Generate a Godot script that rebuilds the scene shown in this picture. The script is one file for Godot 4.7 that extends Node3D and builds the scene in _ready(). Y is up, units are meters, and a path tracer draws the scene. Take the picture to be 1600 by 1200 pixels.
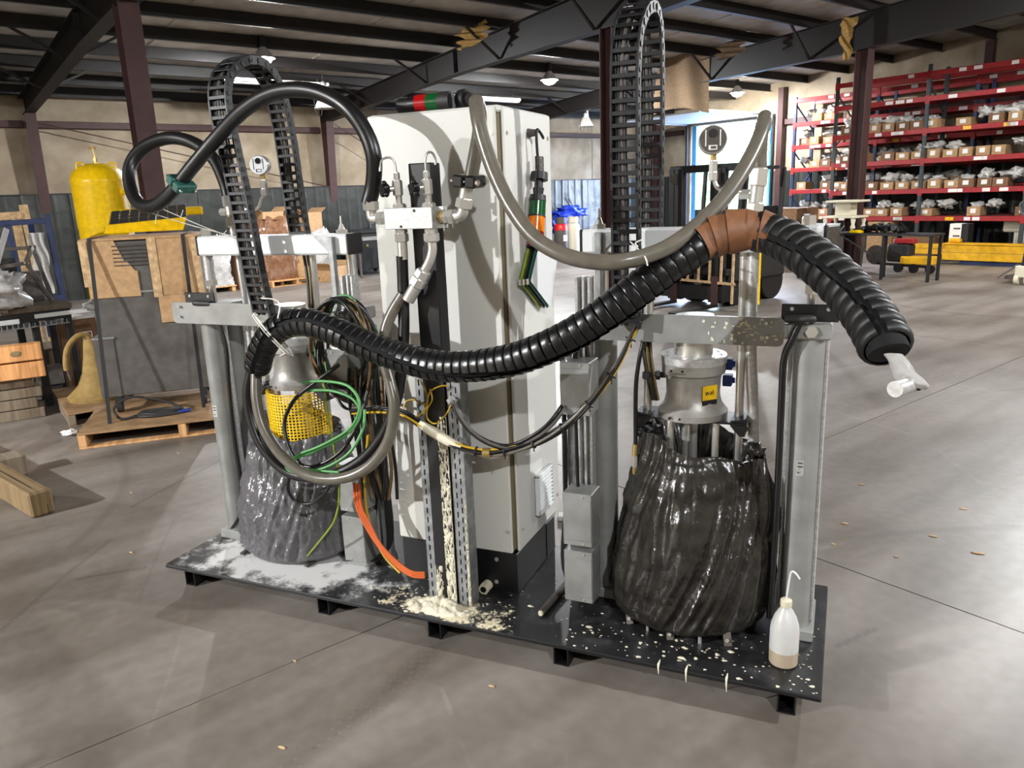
extends Node3D

const YAW := 1.0821041  # the building stands turned 62 degrees from the machine
const BW := Vector3(0.4694716, 0, -0.8829476)
const BN := Vector3(-0.8829476, 0, -0.4694716)
var names := {}
var M := {}
var rng := RandomNumberGenerator.new()

class Sh:
	var v := PackedVector3Array()
	var n := PackedVector3Array()
	var c := PackedColorArray()
	var u := PackedVector2Array()
	var i := PackedInt32Array()
	var col := Color.WHITE
	var tinted := false
	var xf := Transform3D.IDENTITY

	func add(p: Vector3, nn: Vector3, uv := Vector2.ZERO) -> int:
		v.append(xf * p)
		n.append((xf.basis * nn).normalized())
		u.append(uv)
		if tinted:
			c.append(col)
		return v.size() - 1

	func face(a: int, b: int, d: int) -> void:
		var g := (v[b] - v[a]).cross(v[d] - v[a])
		if g.dot(n[a] + n[b] + n[d]) > 0.0:
			i.append_array([a, d, b])
		else:
			i.append_array([a, b, d])

	func tri(p: Vector3, q: Vector3, r: Vector3, nn := Vector3.ZERO) -> void:
		if nn == Vector3.ZERO:
			nn = (q - p).cross(r - p).normalized()
		face(add(p, nn), add(q, nn), add(r, nn))

	func quad(p: Vector3, q: Vector3, r: Vector3, s: Vector3, nn := Vector3.ZERO) -> void:
		if nn == Vector3.ZERO:
			nn = (q - p).cross(s - p).normalized()
		var a := add(p, nn, Vector2(0, 1))
		var b := add(q, nn, Vector2(1, 1))
		var d := add(r, nn, Vector2(1, 0))
		var e := add(s, nn, Vector2(0, 0))
		face(a, b, d)
		face(a, d, e)

	func box(lo: Vector3, hi: Vector3, bev := 0.0) -> void:
		var m := (lo + hi) * 0.5
		var h := (hi - lo).abs() * 0.5
		bev = minf(bev, minf(h.x, minf(h.y, h.z)) * 0.9)
		for ax in 3:
			for s in [-1.0, 1.0]:
				var nn := Vector3.ZERO
				nn[ax] = s
				var e1 := Vector3.ZERO
				var e2 := Vector3.ZERO
				e1[(ax + 1) % 3] = h[(ax + 1) % 3] - bev
				e2[(ax + 2) % 3] = h[(ax + 2) % 3] - bev
				var o: Vector3 = m + nn * h[ax]
				quad(o - e1 - e2, o + e1 - e2, o + e1 + e2, o - e1 + e2, nn)
		if bev <= 0.0:
			return
		for ax in 3:
			var a1 := (ax + 1) % 3
			var a2 := (ax + 2) % 3
			for s in [-1.0, 1.0]:
				for t in [-1.0, 1.0]:
					var d := Vector3.ZERO
					d[ax] = h[ax] - bev
					var p := m
					p[a1] += s * h[a1]
					p[a2] += t * (h[a2] - bev)
					var q := m
					q[a1] += s * (h[a1] - bev)
					q[a2] += t * h[a2]
					var nn := Vector3.ZERO
					nn[a1] = s
					nn[a2] = t
					quad(p - d, p + d, q + d, q - d, nn.normalized())
		for sx in [-1.0, 1.0]:
			for sy in [-1.0, 1.0]:
				for sz in [-1.0, 1.0]:
					var k := Vector3(sx, sy, sz)
					tri(m + k * (h - Vector3(0, bev, bev)), m + k * (h - Vector3(bev, 0, bev)), m + k * (h - Vector3(bev, bev, 0)), k.normalized())

	func bar(p: Vector3, q: Vector3, w: float, h: float, up := Vector3.UP, bev := 0.0) -> void:
		var keep := xf
		var z := (q - p).normalized()
		if absf(z.dot(up)) > 0.98:
			up = Vector3(0, 0, 1) if absf(z.z) < 0.9 else Vector3(1, 0, 0)
		var x := up.cross(z).normalized()
		xf = keep * Transform3D(Basis(x, z.cross(x), z), (p + q) * 0.5)
		var l := (q - p).length() * 0.5
		box(Vector3(-w / 2, -h / 2, -l), Vector3(w / 2, h / 2, l), bev)
		xf = keep

	static func frame(z: Vector3) -> Basis:
		var up := Vector3.UP if absf(z.y) < 0.95 else Vector3.RIGHT
		var x := up.cross(z).normalized()
		return Basis(x, z.cross(x), z)

	func cyl(p: Vector3, q: Vector3, r0: float, r1 := -1.0, seg := 16, caps := true) -> void:
		if r1 < 0:
			r1 = r0
		var z := (q - p).normalized()
		var b := frame(z)
		var sl := (r0 - r1) / maxf((q - p).length(), 1e-5)
		var first := v.size()
		for k in seg + 1:
			var a := TAU * k / seg
			var d := b.x * cos(a) + b.y * sin(a)
			add(p + d * r0, (d + z * sl).normalized(), Vector2(float(k) / seg, 0))
			add(q + d * r1, (d + z * sl).normalized(), Vector2(float(k) / seg, 1))
		for k in seg:
			var o := first + k * 2
			face(o, o + 2, o + 1)
			face(o + 2, o + 3, o + 1)
		if caps:
			for e in [[p, -z, r0], [q, z, r1]]:
				if e[2] > 0.0004:
					disc(e[0], e[1], e[2], seg, b)

	func disc(p: Vector3, nn: Vector3, r: float, seg: int, b: Basis) -> void:
		var o := add(p, nn, Vector2(0.5, 0.5))
		for k in seg:
			var a := TAU * k / seg
			add(p + (b.x * cos(a) + b.y * sin(a)) * r, nn, Vector2(0.5 + cos(a) / 2, 0.5 - sin(a) / 2))
		for k in seg:
			face(o, o + 1 + k, o + 1 + (k + 1) % seg)

	func hexnut(p: Vector3, q: Vector3, r: float) -> void:
		var z := (q - p).normalized()
		var b := frame(z)
		for k in 6:
			var a := TAU * k / 6
			var a2 := TAU * (k + 1) / 6
			var d := (b.x * cos(a) + b.y * sin(a)) * r
			var e := (b.x * cos(a2) + b.y * sin(a2)) * r
			quad(p + d, p + e, q + e, q + d, (d + e).normalized())
		disc(p, -z, r, 6, b)
		disc(q, z, r, 6, b)

	func tube(pts: Array, r: float, seg := 10, caps := true, taper: Variant = null) -> void:
		var cnt := pts.size()
		var t0: Vector3 = (pts[1] - pts[0]).normalized()
		var b := frame(t0)
		var first := v.size()
		var s := 0.0
		for k in cnt:
			var t: Vector3 = ((pts[k] - pts[k - 1] if k > 0 else Vector3.ZERO) + (pts[k + 1] - pts[k] if k < cnt - 1 else Vector3.ZERO)).normalized()
			var axis := b.z.cross(t)
			if axis.length() > 1e-5:
				b = Basis(axis.normalized(), b.z.angle_to(t)) * b
			if k > 0:
				s += (pts[k] - pts[k - 1]).length()
			var rr: float = r if taper == null else taper[k]
			for j in seg + 1:
				var a := TAU * j / seg
				var d := b.x * cos(a) + b.y * sin(a)
				add(pts[k] + d * rr, d, Vector2(float(j) / seg, s))
		for k in cnt - 1:
			for j in seg:
				var o := first + k * (seg + 1) + j
				face(o, o + 1, o + seg + 1)
				face(o + 1, o + seg + 2, o + seg + 1)
		if caps:
			disc(pts[0], -t0, r if taper == null else taper[0], seg, frame(t0))
			var tz: Vector3 = (pts[cnt - 1] - pts[cnt - 2]).normalized()
			disc(pts[cnt - 1], tz, r if taper == null else taper[cnt - 1], seg, frame(tz))

	func lathe(prof: Array, seg := 24, at := Transform3D.IDENTITY) -> void:
		# prof: [radius, height] pairs; corners sharper than 35 degrees stay sharp
		var keep := xf
		xf = keep * at
		var cnt := prof.size()
		var sn := []
		for k in cnt - 1:
			sn.append(Vector2(prof[k + 1][1] - prof[k][1], prof[k][0] - prof[k + 1][0]).normalized())
		for k in cnt - 1:
			var n0: Vector2 = sn[k]
			var n1: Vector2 = sn[k]
			if k > 0 and sn[k - 1].dot(sn[k]) > 0.8:
				n0 = (sn[k - 1] + sn[k]).normalized()
			if k < cnt - 2 and sn[k + 1].dot(sn[k]) > 0.8:
				n1 = (sn[k + 1] + sn[k]).normalized()
			var first := v.size()
			for j in seg + 1:
				var a := TAU * j / seg
				var d := Vector3(cos(a), 0, sin(a))
				add(d * prof[k][0] + Vector3(0, prof[k][1], 0), d * n0.x + Vector3(0, n0.y, 0), Vector2(float(j) / seg, float(k) / cnt))
				add(d * prof[k + 1][0] + Vector3(0, prof[k + 1][1], 0), d * n1.x + Vector3(0, n1.y, 0), Vector2(float(j) / seg, float(k + 1) / cnt))
			for j in seg:
				var o := first + j * 2
				if prof[k][0] > 1e-5:
					face(o, o + 2, o + 1)
				if prof[k + 1][0] > 1e-5:
					face(o + 2, o + 3, o + 1)
		xf = keep

	func prism(poly: PackedVector2Array, z0: float, z1: float, at := Transform3D.IDENTITY) -> void:
		var keep := xf
		xf = keep * at
		var ids := Geometry2D.triangulate_polygon(poly)
		for e in [[z0, -1.0], [z1, 1.0]]:
			var o := v.size()
			for p in poly:
				add(Vector3(p.x, p.y, e[0]), Vector3(0, 0, e[1]), p)
			for k in range(0, ids.size(), 3):
				face(o + ids[k], o + ids[k + 1], o + ids[k + 2])
		var area := 0.0
		for k in poly.size():
			var p := poly[k]
			var q := poly[(k + 1) % poly.size()]
			area += p.x * q.y - q.x * p.y
		for k in poly.size():
			var p := poly[k]
			var q := poly[(k + 1) % poly.size()]
			var nn := Vector3(q.y - p.y, p.x - q.x, 0).normalized() * signf(area)
			quad(Vector3(p.x, p.y, z0), Vector3(q.x, q.y, z0), Vector3(q.x, q.y, z1), Vector3(p.x, p.y, z1), nn)
		xf = keep

	func sph(p: Vector3, r: Vector3, seg := 12, rings := 8) -> void:
		var first := v.size()
		for a in rings + 1:
			var th := PI * a / rings
			for k in seg + 1:
				var ph := TAU * k / seg
				var d := Vector3(sin(th) * cos(ph), cos(th), sin(th) * sin(ph))
				add(p + d * r, (d / r).normalized(), Vector2(float(k) / seg, float(a) / rings))
		for a in rings:
			for k in seg:
				var o := first + a * (seg + 1) + k
				if a > 0:
					face(o, o + 1, o + seg + 1)
				if a < rings - 1:
					face(o + 1, o + seg + 2, o + seg + 1)

	func grid(nx: int, ny: int, f: Callable, closed := false) -> void:
		# f(i, j) gives the point; normals come from the neighbours
		var P := []
		for j in ny:
			for k in nx:
				P.append(f.call(k, j))
		var first := v.size()
		for j in ny:
			for k in nx:
				var l: Vector3 = P[j * nx + (k - 1 if k > 0 else (nx - 2 if closed else 0))]
				var r: Vector3 = P[j * nx + (k + 1 if k < nx - 1 else (1 if closed else nx - 1))]
				var d: Vector3 = P[maxi(j - 1, 0) * nx + k]
				var up: Vector3 = P[mini(j + 1, ny - 1) * nx + k]
				var nn := (r - l).cross(up - d)
				add(P[j * nx + k], nn.normalized() if nn.length() > 1e-12 else Vector3.UP, Vector2(float(k) / (nx - 1), float(j) / (ny - 1)))
		for j in ny - 1:
			for k in nx - 1:
				var o := first + j * nx + k
				face(o, o + 1, o + nx)
				face(o + 1, o + nx + 1, o + nx)

	func lump(p: Vector3, r: Vector3, rough: float, sd: int, seg := 14, rings := 9) -> void:
		# a crumpled closed lump
		var fn := FastNoiseLite.new()
		fn.seed = sd
		fn.frequency = 1.1
		fn.fractal_octaves = 3
		grid(seg + 1, rings + 1, func(k, j):
			var th: float = PI * (1.0 - float(j) / rings)
			var ph: float = TAU * float(k % seg) / seg
			var d := Vector3(sin(th) * cos(ph), cos(th), -sin(th) * sin(ph))
			var m: float = 1.0 + rough * 2.0 * fn.get_noise_3d(d.x * 1.5, d.y * 1.5, d.z * 1.5)
			return p + d * r * m, true)

	func mesh() -> ArrayMesh:
		var a := []
		a.resize(Mesh.ARRAY_MAX)
		a[Mesh.ARRAY_VERTEX] = v
		a[Mesh.ARRAY_NORMAL] = n
		a[Mesh.ARRAY_TEX_UV] = u
		if tinted:
			a[Mesh.ARRAY_COLOR] = c
		a[Mesh.ARRAY_INDEX] = i
		var m := ArrayMesh.new()
		m.add_surface_from_arrays(Mesh.PRIMITIVE_TRIANGLES, a)
		return m


func V(x: float, y: float, z: float) -> Vector3:
	return Vector3(x, y, z)

func numbered(called: String) -> String:
	var k: int = names.get(called, 0)
	names[called] = k + 1
	return called if k == 0 else "%s_%03d" % [called, k]

func tag(o: Node, label: String, category: String, group := "", kind := "") -> Node:
	o.set_meta("label", label)
	o.set_meta("category", category)
	if group:
		o.set_meta("group", group)
	if kind:
		o.set_meta("kind", kind)
	return o

# one named mesh; under a thing that is placed but not turned, its shape stays in world axes
func ob(called: String, s: Variant, mat: Material, parent: Node = null) -> MeshInstance3D:
	var o := MeshInstance3D.new()
	o.mesh = s.mesh() if s is Sh else s
	o.material_override = mat
	if parent == null:
		o.name = numbered(called)
		add_child(o)
	else:
		o.name = called
		if parent.has_meta("w"):
			o.position = -parent.position
		parent.add_child(o, true)
	return o

func struct(called: String, s: Variant, mat: Material, parent: Node = null) -> MeshInstance3D:
	var o := ob(called, s, mat, parent)
	if parent == null:
		o.set_meta("kind", "structure")
	return o

# structure in the building's axes (x along the long wall, -z towards it)
func bstruct(called: String, s: Variant, mat: Material) -> MeshInstance3D:
	var o := struct(called, s, mat)
	o.rotation.y = YAW
	return o

func thing(called: String, label: String, category: String, at := Vector3.ZERO, group := "") -> Node3D:
	var o := Node3D.new()
	o.name = numbered(called)
	add_child(o)
	o.position = at
	o.set_meta("w", true)
	tag(o, label, category, group)
	return o

func bthing(called: String, label: String, category: String, w: float, n: float, y := 0.0, turn := 0.0, group := "") -> Node3D:
	var o := Node3D.new()
	o.name = numbered(called)
	add_child(o)
	o.position = BW * w + BN * n + Vector3(0, y, 0)
	o.rotation.y = YAW + turn
	tag(o, label, category, group)
	return o

func dup(src: Node3D, label := "", group := "") -> Node3D:
	var o: Node3D = src.duplicate()
	o.name = numbered(src.get_meta("base") if src.has_meta("base") else String(src.name))
	add_child(o)
	if label:
		o.set_meta("label", label)
	if group:
		o.set_meta("group", group)
	return o

func bpos(o: Node3D, w: float, n: float, y := 0.0, turn := 0.0) -> void:
	o.position = BW * w + BN * n + Vector3(0, y, 0)
	o.rotation.y = YAW + turn

func spline(p: Array, per := 6) -> Array:
	var out := []
	var cnt := p.size()
	for k in cnt - 1:
		var a: Vector3 = p[k - 1] if k > 0 else p[0] * 2.0 - p[1]
		var d: Vector3 = p[k + 2] if k < cnt - 2 else p[cnt - 1] * 2.0 - p[cnt - 2]
		for j in per:
			out.append(p[k].cubic_interpolate(p[k + 1], a, d, float(j) / per))
	out.append(p[cnt - 1])
	return out

func even(p: Array, step: float) -> Array:
	var out := [p[0]]
	var left := step
	for k in p.size() - 1:
		var a: Vector3 = p[k]
		var b: Vector3 = p[k + 1]
		var l := a.distance_to(b)
		var s := 0.0
		while l - s >= left:
			s += left
			out.append(a.lerp(b, s / l))
			left = step
		left -= l - s
	return out

func pipe(pts: Array, r: float, seg := 10, per := 6) -> Sh:
	var s := Sh.new()
	s.tube(spline(pts, per), r, seg)
	return s

func bx(lo: Vector3, hi: Vector3, bev := 0.0) -> Sh:
	var s := Sh.new()
	s.box(lo, hi, bev)
	return s

func noise_tex(freq: float, lo: Color, hi: Color, oct := 4, sd := 1, size := 512, mid := 0.5, as_n := false, bump := 4.0, kind := FastNoiseLite.TYPE_SIMPLEX_SMOOTH) -> NoiseTexture2D:
	var f := FastNoiseLite.new()
	f.seed = sd
	f.noise_type = kind
	f.frequency = freq
	f.fractal_octaves = oct
	var t := NoiseTexture2D.new()
	t.width = size
	t.height = size
	t.seamless = true
	t.noise = f
	if as_n:
		t.as_normal_map = true
		t.bump_strength = bump
	else:
		var g := Gradient.new()
		g.set_color(0, lo)
		g.set_color(1, hi)
		g.set_offset(0, mid - 0.35)
		g.set_offset(1, mid + 0.35)
		t.color_ramp = g
	return t

func mat(key: String, color: Color, rough := 0.6, metal := 0.0, tex: Texture2D = null, scale := 1.0, nrm: Texture2D = null, nscale := 1.0, spec := 0.5) -> StandardMaterial3D:
	var m := StandardMaterial3D.new()
	m.resource_name = key
	m.albedo_color = color
	m.roughness = rough
	m.metallic = metal
	m.metallic_specular = spec
	if tex or nrm:
		m.uv1_triplanar = true
		m.uv1_scale = Vector3.ONE * scale
	if tex:
		m.albedo_texture = tex
	if nrm:
		m.normal_enabled = true
		m.normal_texture = nrm
		m.normal_scale = nscale
	M[key] = m
	return m

func _ready() -> void:
	rng.seed = 7
	# camera
	var cam := Camera3D.new()
	cam.name = "camera"
	cam.fov = 53.1301
	cam.near = 0.05
	cam.far = 300.0
	cam.transform = Transform3D(Basis(Vector3(0.918928, -0.038149, -0.392576), Vector3(-0.060679, 0.96979, -0.236276), Vector3(0.389729, 0.240942, 0.888852)).orthonormalized(), Vector3(0, 1.86, 0))
	add_child(cam)
	# sky and exposure
	var we := WorldEnvironment.new()
	we.name = "environment"
	var env := Environment.new()
	env.tonemap_mode = Environment.TONE_MAPPER_LINEAR
	env.tonemap_exposure = 1.8
	env.background_mode = Environment.BG_SKY
	var sky := Sky.new()
	var sm := ProceduralSkyMaterial.new()
	sm.sky_top_color = Color(0.55, 0.7, 0.95)
	sm.sky_horizon_color = Color(0.9, 0.93, 0.97)
	sm.ground_horizon_color = Color(0.8, 0.82, 0.82)
	sm.ground_bottom_color = Color(0.45, 0.45, 0.42)
	sm.energy_multiplier = 45.0
	sky.sky_material = sm
	env.sky = sky
	env.sdfgi_enabled = true
	env.ssao_enabled = true
	env.ssil_enabled = true
	we.environment = env
	add_child(we)
	# lamp light: [w, n, height, energy, is it in view]
	lamps = [[5.73, 13.89, 4.45, 17.0], [12.37, 13.85, 4.45, 22.0], [19.09, 13.6, 4.45, 22.0], [-7.5, 5.2, 4.5, 70.0], [-0.9, -4.0, 5.2, 18.0], [6.5, -4.0, 5.2, 36.0], [12.4, 3.2, 5.0, 17.0], [18.0, 3.0, 5.0, 5.0]]
	materials()
	building()
	skid_and_cabinet()
	presses()
	manifold()
	hoses()
	small_machine_things()
	left_background()
	middle_background()
	right_background()
	outside()

var lamps := []

func floor_image() -> Image:
	var s := 1536
	var f1 := FastNoiseLite.new()
	f1.seed = 3
	f1.frequency = 0.004
	f1.fractal_octaves = 5
	var a: PackedByteArray = f1.get_seamless_image(s, s).get_data()
	var f2 := FastNoiseLite.new()
	f2.seed = 9
	f2.frequency = 0.11
	f2.fractal_octaves = 3
	var b: PackedByteArray = f2.get_seamless_image(s, s).get_data()
	var f3 := FastNoiseLite.new()
	f3.seed = 21
	f3.frequency = 0.02
	f3.fractal_octaves = 4
	var im3 := f3.get_seamless_image(256, s)
	im3.resize(s, s, Image.INTERPOLATE_CUBIC)
	var d: PackedByteArray = im3.get_data()
	var o := PackedByteArray()
	o.resize(s * s * 3)
	for k in s * s:
		var m := (a[k] - 128) * 0.16 + (b[k] - 128) * 0.05 + (d[k] - 128) * 0.15
		o[k * 3] = clampi(int(118 + m), 0, 255)
		o[k * 3 + 1] = clampi(int(111 + m * 1.02), 0, 255)
		o[k * 3 + 2] = clampi(int(103 + m * 1.05), 0, 255)
	# tyre marks and scrapes
	var r := RandomNumberGenerator.new()
	r.seed = 5
	for k in 150:
		var tyre := k < 46
		var cx := r.randf() * s
		var cy := r.randf() * s
		var rad := r.randf_range(60, 420) if tyre else r.randf_range(200, 2000)
		var a0 := r.randf() * TAU
		var sweep := r.randf_range(0.5, 1.9) if tyre else r.randf_range(10, 140) / rad
		var wid := r.randf_range(3, 8) if tyre else r.randf_range(0.6, 1.6)
		var dark := r.randf_range(0.86, 0.94) if tyre else (r.randf_range(0.8, 0.93) if r.randf() < 0.6 else r.randf_range(1.05, 1.14))
		for st in int(rad * sweep):
			var an := a0 + st / rad
			for wv in range(-int(wid), int(wid) + 1):
				var q := rad + wv
				var x := posmod(int(cx + cos(an) * q - cos(a0) * rad), s)
				var y := posmod(int(cy + sin(an) * q - sin(a0) * rad), s)
				var e: float = lerpf(1.0, dark, (1.0 - absf(wv) / (wid + 1.0)) * (0.5 + b[y * s + x] / 255.0))
				for ch in 3:
					o[(y * s + x) * 3 + ch] = clampi(int(o[(y * s + x) * 3 + ch] * e), 0, 255)
	return Image.create_from_data(s, s, false, Image.FORMAT_RGB8, o)

func wood_image() -> Image:
	var f := FastNoiseLite.new()
	f.seed = 4
	f.frequency = 0.02
	f.fractal_octaves = 4
	var im := f.get_seamless_image(512, 24)
	im.resize(512, 512, Image.INTERPOLATE_CUBIC)
	var d := im.get_data()
	var o := PackedByteArray()
	for k in d.size():
		var t := d[k] / 255.0
		var w := 0.84 + 0.16 * clampf((t - 0.25) * 2.0, 0, 1)
		o.append_array([int(255 * w), int(255 * pow(w, 1.25)), int(255 * pow(w, 1.5))])
	return Image.create_from_data(512, 512, false, Image.FORMAT_RGB8, o)

func materials() -> void:
	var W := Color.WHITE
	var blotch := noise_tex(0.012, Color(0.88, 0.875, 0.865), W, 5, 11)
	var dirt := noise_tex(0.008, Color(0.8, 0.77, 0.73), W, 6, 12)
	var grain := noise_tex(0.09, Color(0.82, 0.82, 0.82), W, 3, 13)
	var spangle := noise_tex(0.03, Color(0.8, 0.81, 0.82), W, 2, 14, 256, 0.5, false, 1.0, FastNoiseLite.TYPE_CELLULAR)
	var crinkle := noise_tex(0.012, W, W, 4, 15, 512, 0.5, true, 7.0)
	var fine := noise_tex(0.06, W, W, 3, 16, 512, 0.5, true, 3.0)
	var dents := noise_tex(0.006, W, W, 3, 17, 512, 0.5, true, 6.0)
	var wood := ImageTexture.create_from_image(wood_image())
	var fm := mat("concrete", W, 0.5)
	fm.albedo_texture = ImageTexture.create_from_image(floor_image())
	fm.roughness_texture = noise_tex(0.01, Color(0.8, 0.8, 0.8), W, 4, 18)
	fm.metallic_specular = 0.5
	mat("joint", Color(0.16, 0.15, 0.14), 0.95)
	mat("wall_liner", Color(0.62, 0.57, 0.49), 0.75, 0.0, dirt, 0.25, dents, 0.5)
	mat("roof_liner", Color(0.66, 0.63, 0.59), 0.7, 0.0, blotch, 0.3, dents, 0.5)
	mat("wainscot", Color(0.165, 0.18, 0.168), 0.4, 0.15, blotch, 0.6, dents, 0.5)
	mat("red_steel", Color(0.235, 0.12, 0.112), 0.6, 0.0, blotch, 0.7)
	mat("dark_steel", Color(0.085, 0.065, 0.066), 0.6, 0.0, blotch, 0.7)
	mat("galv", Color(0.66, 0.67, 0.67), 0.42, 0.55, spangle, 3.0)
	mat("alu", Color(0.82, 0.82, 0.81), 0.4, 0.55, grain, 1.0)
	mat("alu_paint", Color(0.58, 0.585, 0.575), 0.42, 0.3, blotch, 1.0)
	mat("cast_alu", Color(0.66, 0.65, 0.63), 0.45, 0.5, blotch, 2.0, fine, 0.2)
	mat("chrome", Color(0.86, 0.86, 0.85), 0.2, 0.9)
	mat("steel", Color(0.8, 0.79, 0.76), 0.33, 0.75)
	mat("brass", Color(0.74, 0.64, 0.4), 0.35, 0.8)
	mat("powder_grey", Color(0.79, 0.79, 0.765), 0.42, 0.0, null, 1.0, fine, 0.06)
	mat("powder_white", Color(0.82, 0.83, 0.83), 0.45)
	mat("seal", Color(0.42, 0.38, 0.28), 0.7)
	mat("black_paint", Color(0.07, 0.072, 0.08), 0.42, 0.0, grain, 4.0)
	mat("black", Color(0.055, 0.056, 0.06), 0.5)
	mat("sleeve_core", Color(0.02, 0.02, 0.022), 0.9)
	mat("rubber", Color(0.06, 0.06, 0.062), 0.36, 0.0, grain, 8.0)
	mat("rubber_dusty", Color(0.15, 0.145, 0.14), 0.55, 0.0, blotch, 5.0)
	mat("conduit", Color(0.05, 0.05, 0.054), 0.31, 0.0, null, 1.0, fine, 0.15)
	mat("conduit_dusty", Color(0.1, 0.1, 0.098), 0.5, 0.0, noise_tex(0.012, Color(0.6, 0.6, 0.58), W, 5, 33), 5.0, fine, 0.2)
	mat("chain", Color(0.07, 0.075, 0.085), 0.5, 0.0, grain, 10.0)
	mat("grey_hose", Color(0.4, 0.38, 0.34), 0.3, 0.0, blotch, 3.0)
	mat("tape", Color(0.5, 0.33, 0.21), 0.6, 0.0, blotch, 5.0, fine, 0.2)
	mat("bag_dark", Color(0.19, 0.18, 0.165), 0.27, 0.0, noise_tex(0.012, Color(0.62, 0.6, 0.56), W, 5, 31), 1.6, crinkle, 0.9)
	mat("bag_grey", Color(0.36, 0.355, 0.365), 0.26, 0.0, null, 2.6, crinkle, 1.3)
	mat("film", Color(0.72, 0.71, 0.7), 0.16, 0.0, blotch, 2.5, crinkle, 1.0)
	mat("film_brown", Color(0.5, 0.36, 0.26), 0.2, 0.0, dirt, 2.0, crinkle, 1.0)
	mat("clear_bag", Color(0.78, 0.77, 0.75), 0.2, 0.0, blotch, 9.0, crinkle, 1.0)
	mat("yellow", Color(0.93, 0.76, 0.03), 0.32, 0.0, blotch, 2.0)
	mat("yellow_beam", Color(0.9, 0.68, 0.08), 0.45, 0.0, blotch, 0.8)
	mat("yellow_mesh", Color(0.92, 0.76, 0.1), 0.5)
	mat("cardboard", Color(0.7, 0.56, 0.4), 0.8, 0.0, blotch, 2.0)
	mat("cardboard_dark", Color(0.5, 0.37, 0.26), 0.85, 0.0, blotch, 2.0)
	mat("paper", Color(0.88, 0.88, 0.86), 0.7)
	mat("kraft_edge", Color(0.8, 0.68, 0.52), 0.8, 0.0, dirt, 3.0)
	mat("wood", Color(0.8, 0.62, 0.42), 0.7, 0.0, wood, 1.2)
	mat("wood_bright", Color(0.9, 0.66, 0.42), 0.65, 0.0, wood, 1.5)
	mat("wood_old", Color(0.54, 0.46, 0.33), 0.8, 0.0, wood, 2.2)
	mat("wood_grey", Color(0.5, 0.45, 0.38), 0.85, 0.0, wood, 1.3)
	mat("ply", Color(0.62, 0.5, 0.36), 0.75, 0.0, dirt, 1.0)
	mat("sheet_steel", Color(0.4, 0.385, 0.37), 0.4, 0.35, blotch, 1.2)
	mat("bench", Color(0.12, 0.115, 0.11), 0.6, 0.0, dirt, 2.0)
	mat("dusty_top", Color(0.42, 0.38, 0.33), 0.85, 0.0, dirt, 2.0)
	mat("frame_grey", Color(0.34, 0.32, 0.3), 0.6, 0.1, dirt, 3.0)
	mat("navy", Color(0.1, 0.16, 0.32), 0.5, 0.0, blotch, 2.0)
	mat("rack_green", Color(0.2, 0.24, 0.25), 0.55, 0.0, blotch, 2.0)
	mat("rack_red", Color(0.62, 0.11, 0.13), 0.5, 0.0, blotch, 1.0)
	mat("cone", Color(0.62, 0.52, 0.3), 0.8, 0.0, dirt, 2.5)
	mat("green_clamp", Color(0.08, 0.3, 0.26), 0.5)
	mat("blue", Color(0.07, 0.2, 0.5), 0.5)
	mat("tarp", Color(0.05, 0.2, 0.7), 0.4, 0.0, null, 1.0, crinkle, 0.8)
	mat("cyan_door", Color(0.25, 0.6, 0.85), 0.45)
	mat("red", Color(0.75, 0.06, 0.05), 0.4)
	mat("lens_red", Color(0.6, 0.03, 0.04), 0.2)
	mat("lens_amber", Color(0.88, 0.47, 0.05), 0.2)
	mat("lens_green", Color(0.02, 0.3, 0.12), 0.2)
	mat("orange_cable", Color(0.78, 0.36, 0.13), 0.5)
	mat("green_cable", Color(0.3, 0.55, 0.3), 0.4)
	mat("lime_cable", Color(0.5, 0.58, 0.16), 0.4)
	mat("tan_cable", Color(0.42, 0.33, 0.2), 0.5)
	mat("yellow_cable", Color(0.72, 0.58, 0.12), 0.45)
	mat("string", Color(0.86, 0.85, 0.82), 0.7)
	mat("paste", Color(0.88, 0.86, 0.77), 0.65, 0.0, blotch, 12.0, fine, 0.6)
	mat("white_powder", Color(0.88, 0.88, 0.87), 0.8, 0.0, blotch, 8.0, fine, 0.6)
	mat("ivory", Color(0.8, 0.77, 0.68), 0.6)
	mat("white_paint", Color(0.85, 0.84, 0.8), 0.55)
	mat("cloth", Color(0.5, 0.42, 0.33), 0.95, 0.0, blotch, 2.0)
	mat("insulation", Color(0.75, 0.62, 0.38), 0.95, 0.0, dirt, 4.0)
	mat("red_plastic", Color(0.75, 0.1, 0.06), 0.5)
	mat("asphalt", Color(0.5, 0.5, 0.48), 0.9, 0.0, dirt, 0.3)
	mat("leaf", Color(0.55, 0.66, 0.4), 0.8, 0.0, grain, 1.0)
	var bt := mat("bottle", Color(0.78, 0.78, 0.77), 0.35)
	bt.subsurf_scatter_enabled = true
	bt.subsurf_scatter_strength = 0.3
	bt.backlight_enabled = true
	bt.backlight = Color(0.5, 0.5, 0.48)
	mat("bottle_liquid", Color(0.66, 0.6, 0.52), 0.3)
	var gl := mat("bulb", Color(1, 0.98, 0.94), 0.4)
	gl.emission_enabled = true
	gl.emission = Color(1, 0.97, 0.92)
	gl.emission_energy_multiplier = 45.0
	var pane := mat("cover_glass", Color(1, 1, 1, 0.25), 0.05)
	pane.transparency = BaseMaterial3D.TRANSPARENCY_ALPHA
	skid_material()

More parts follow.
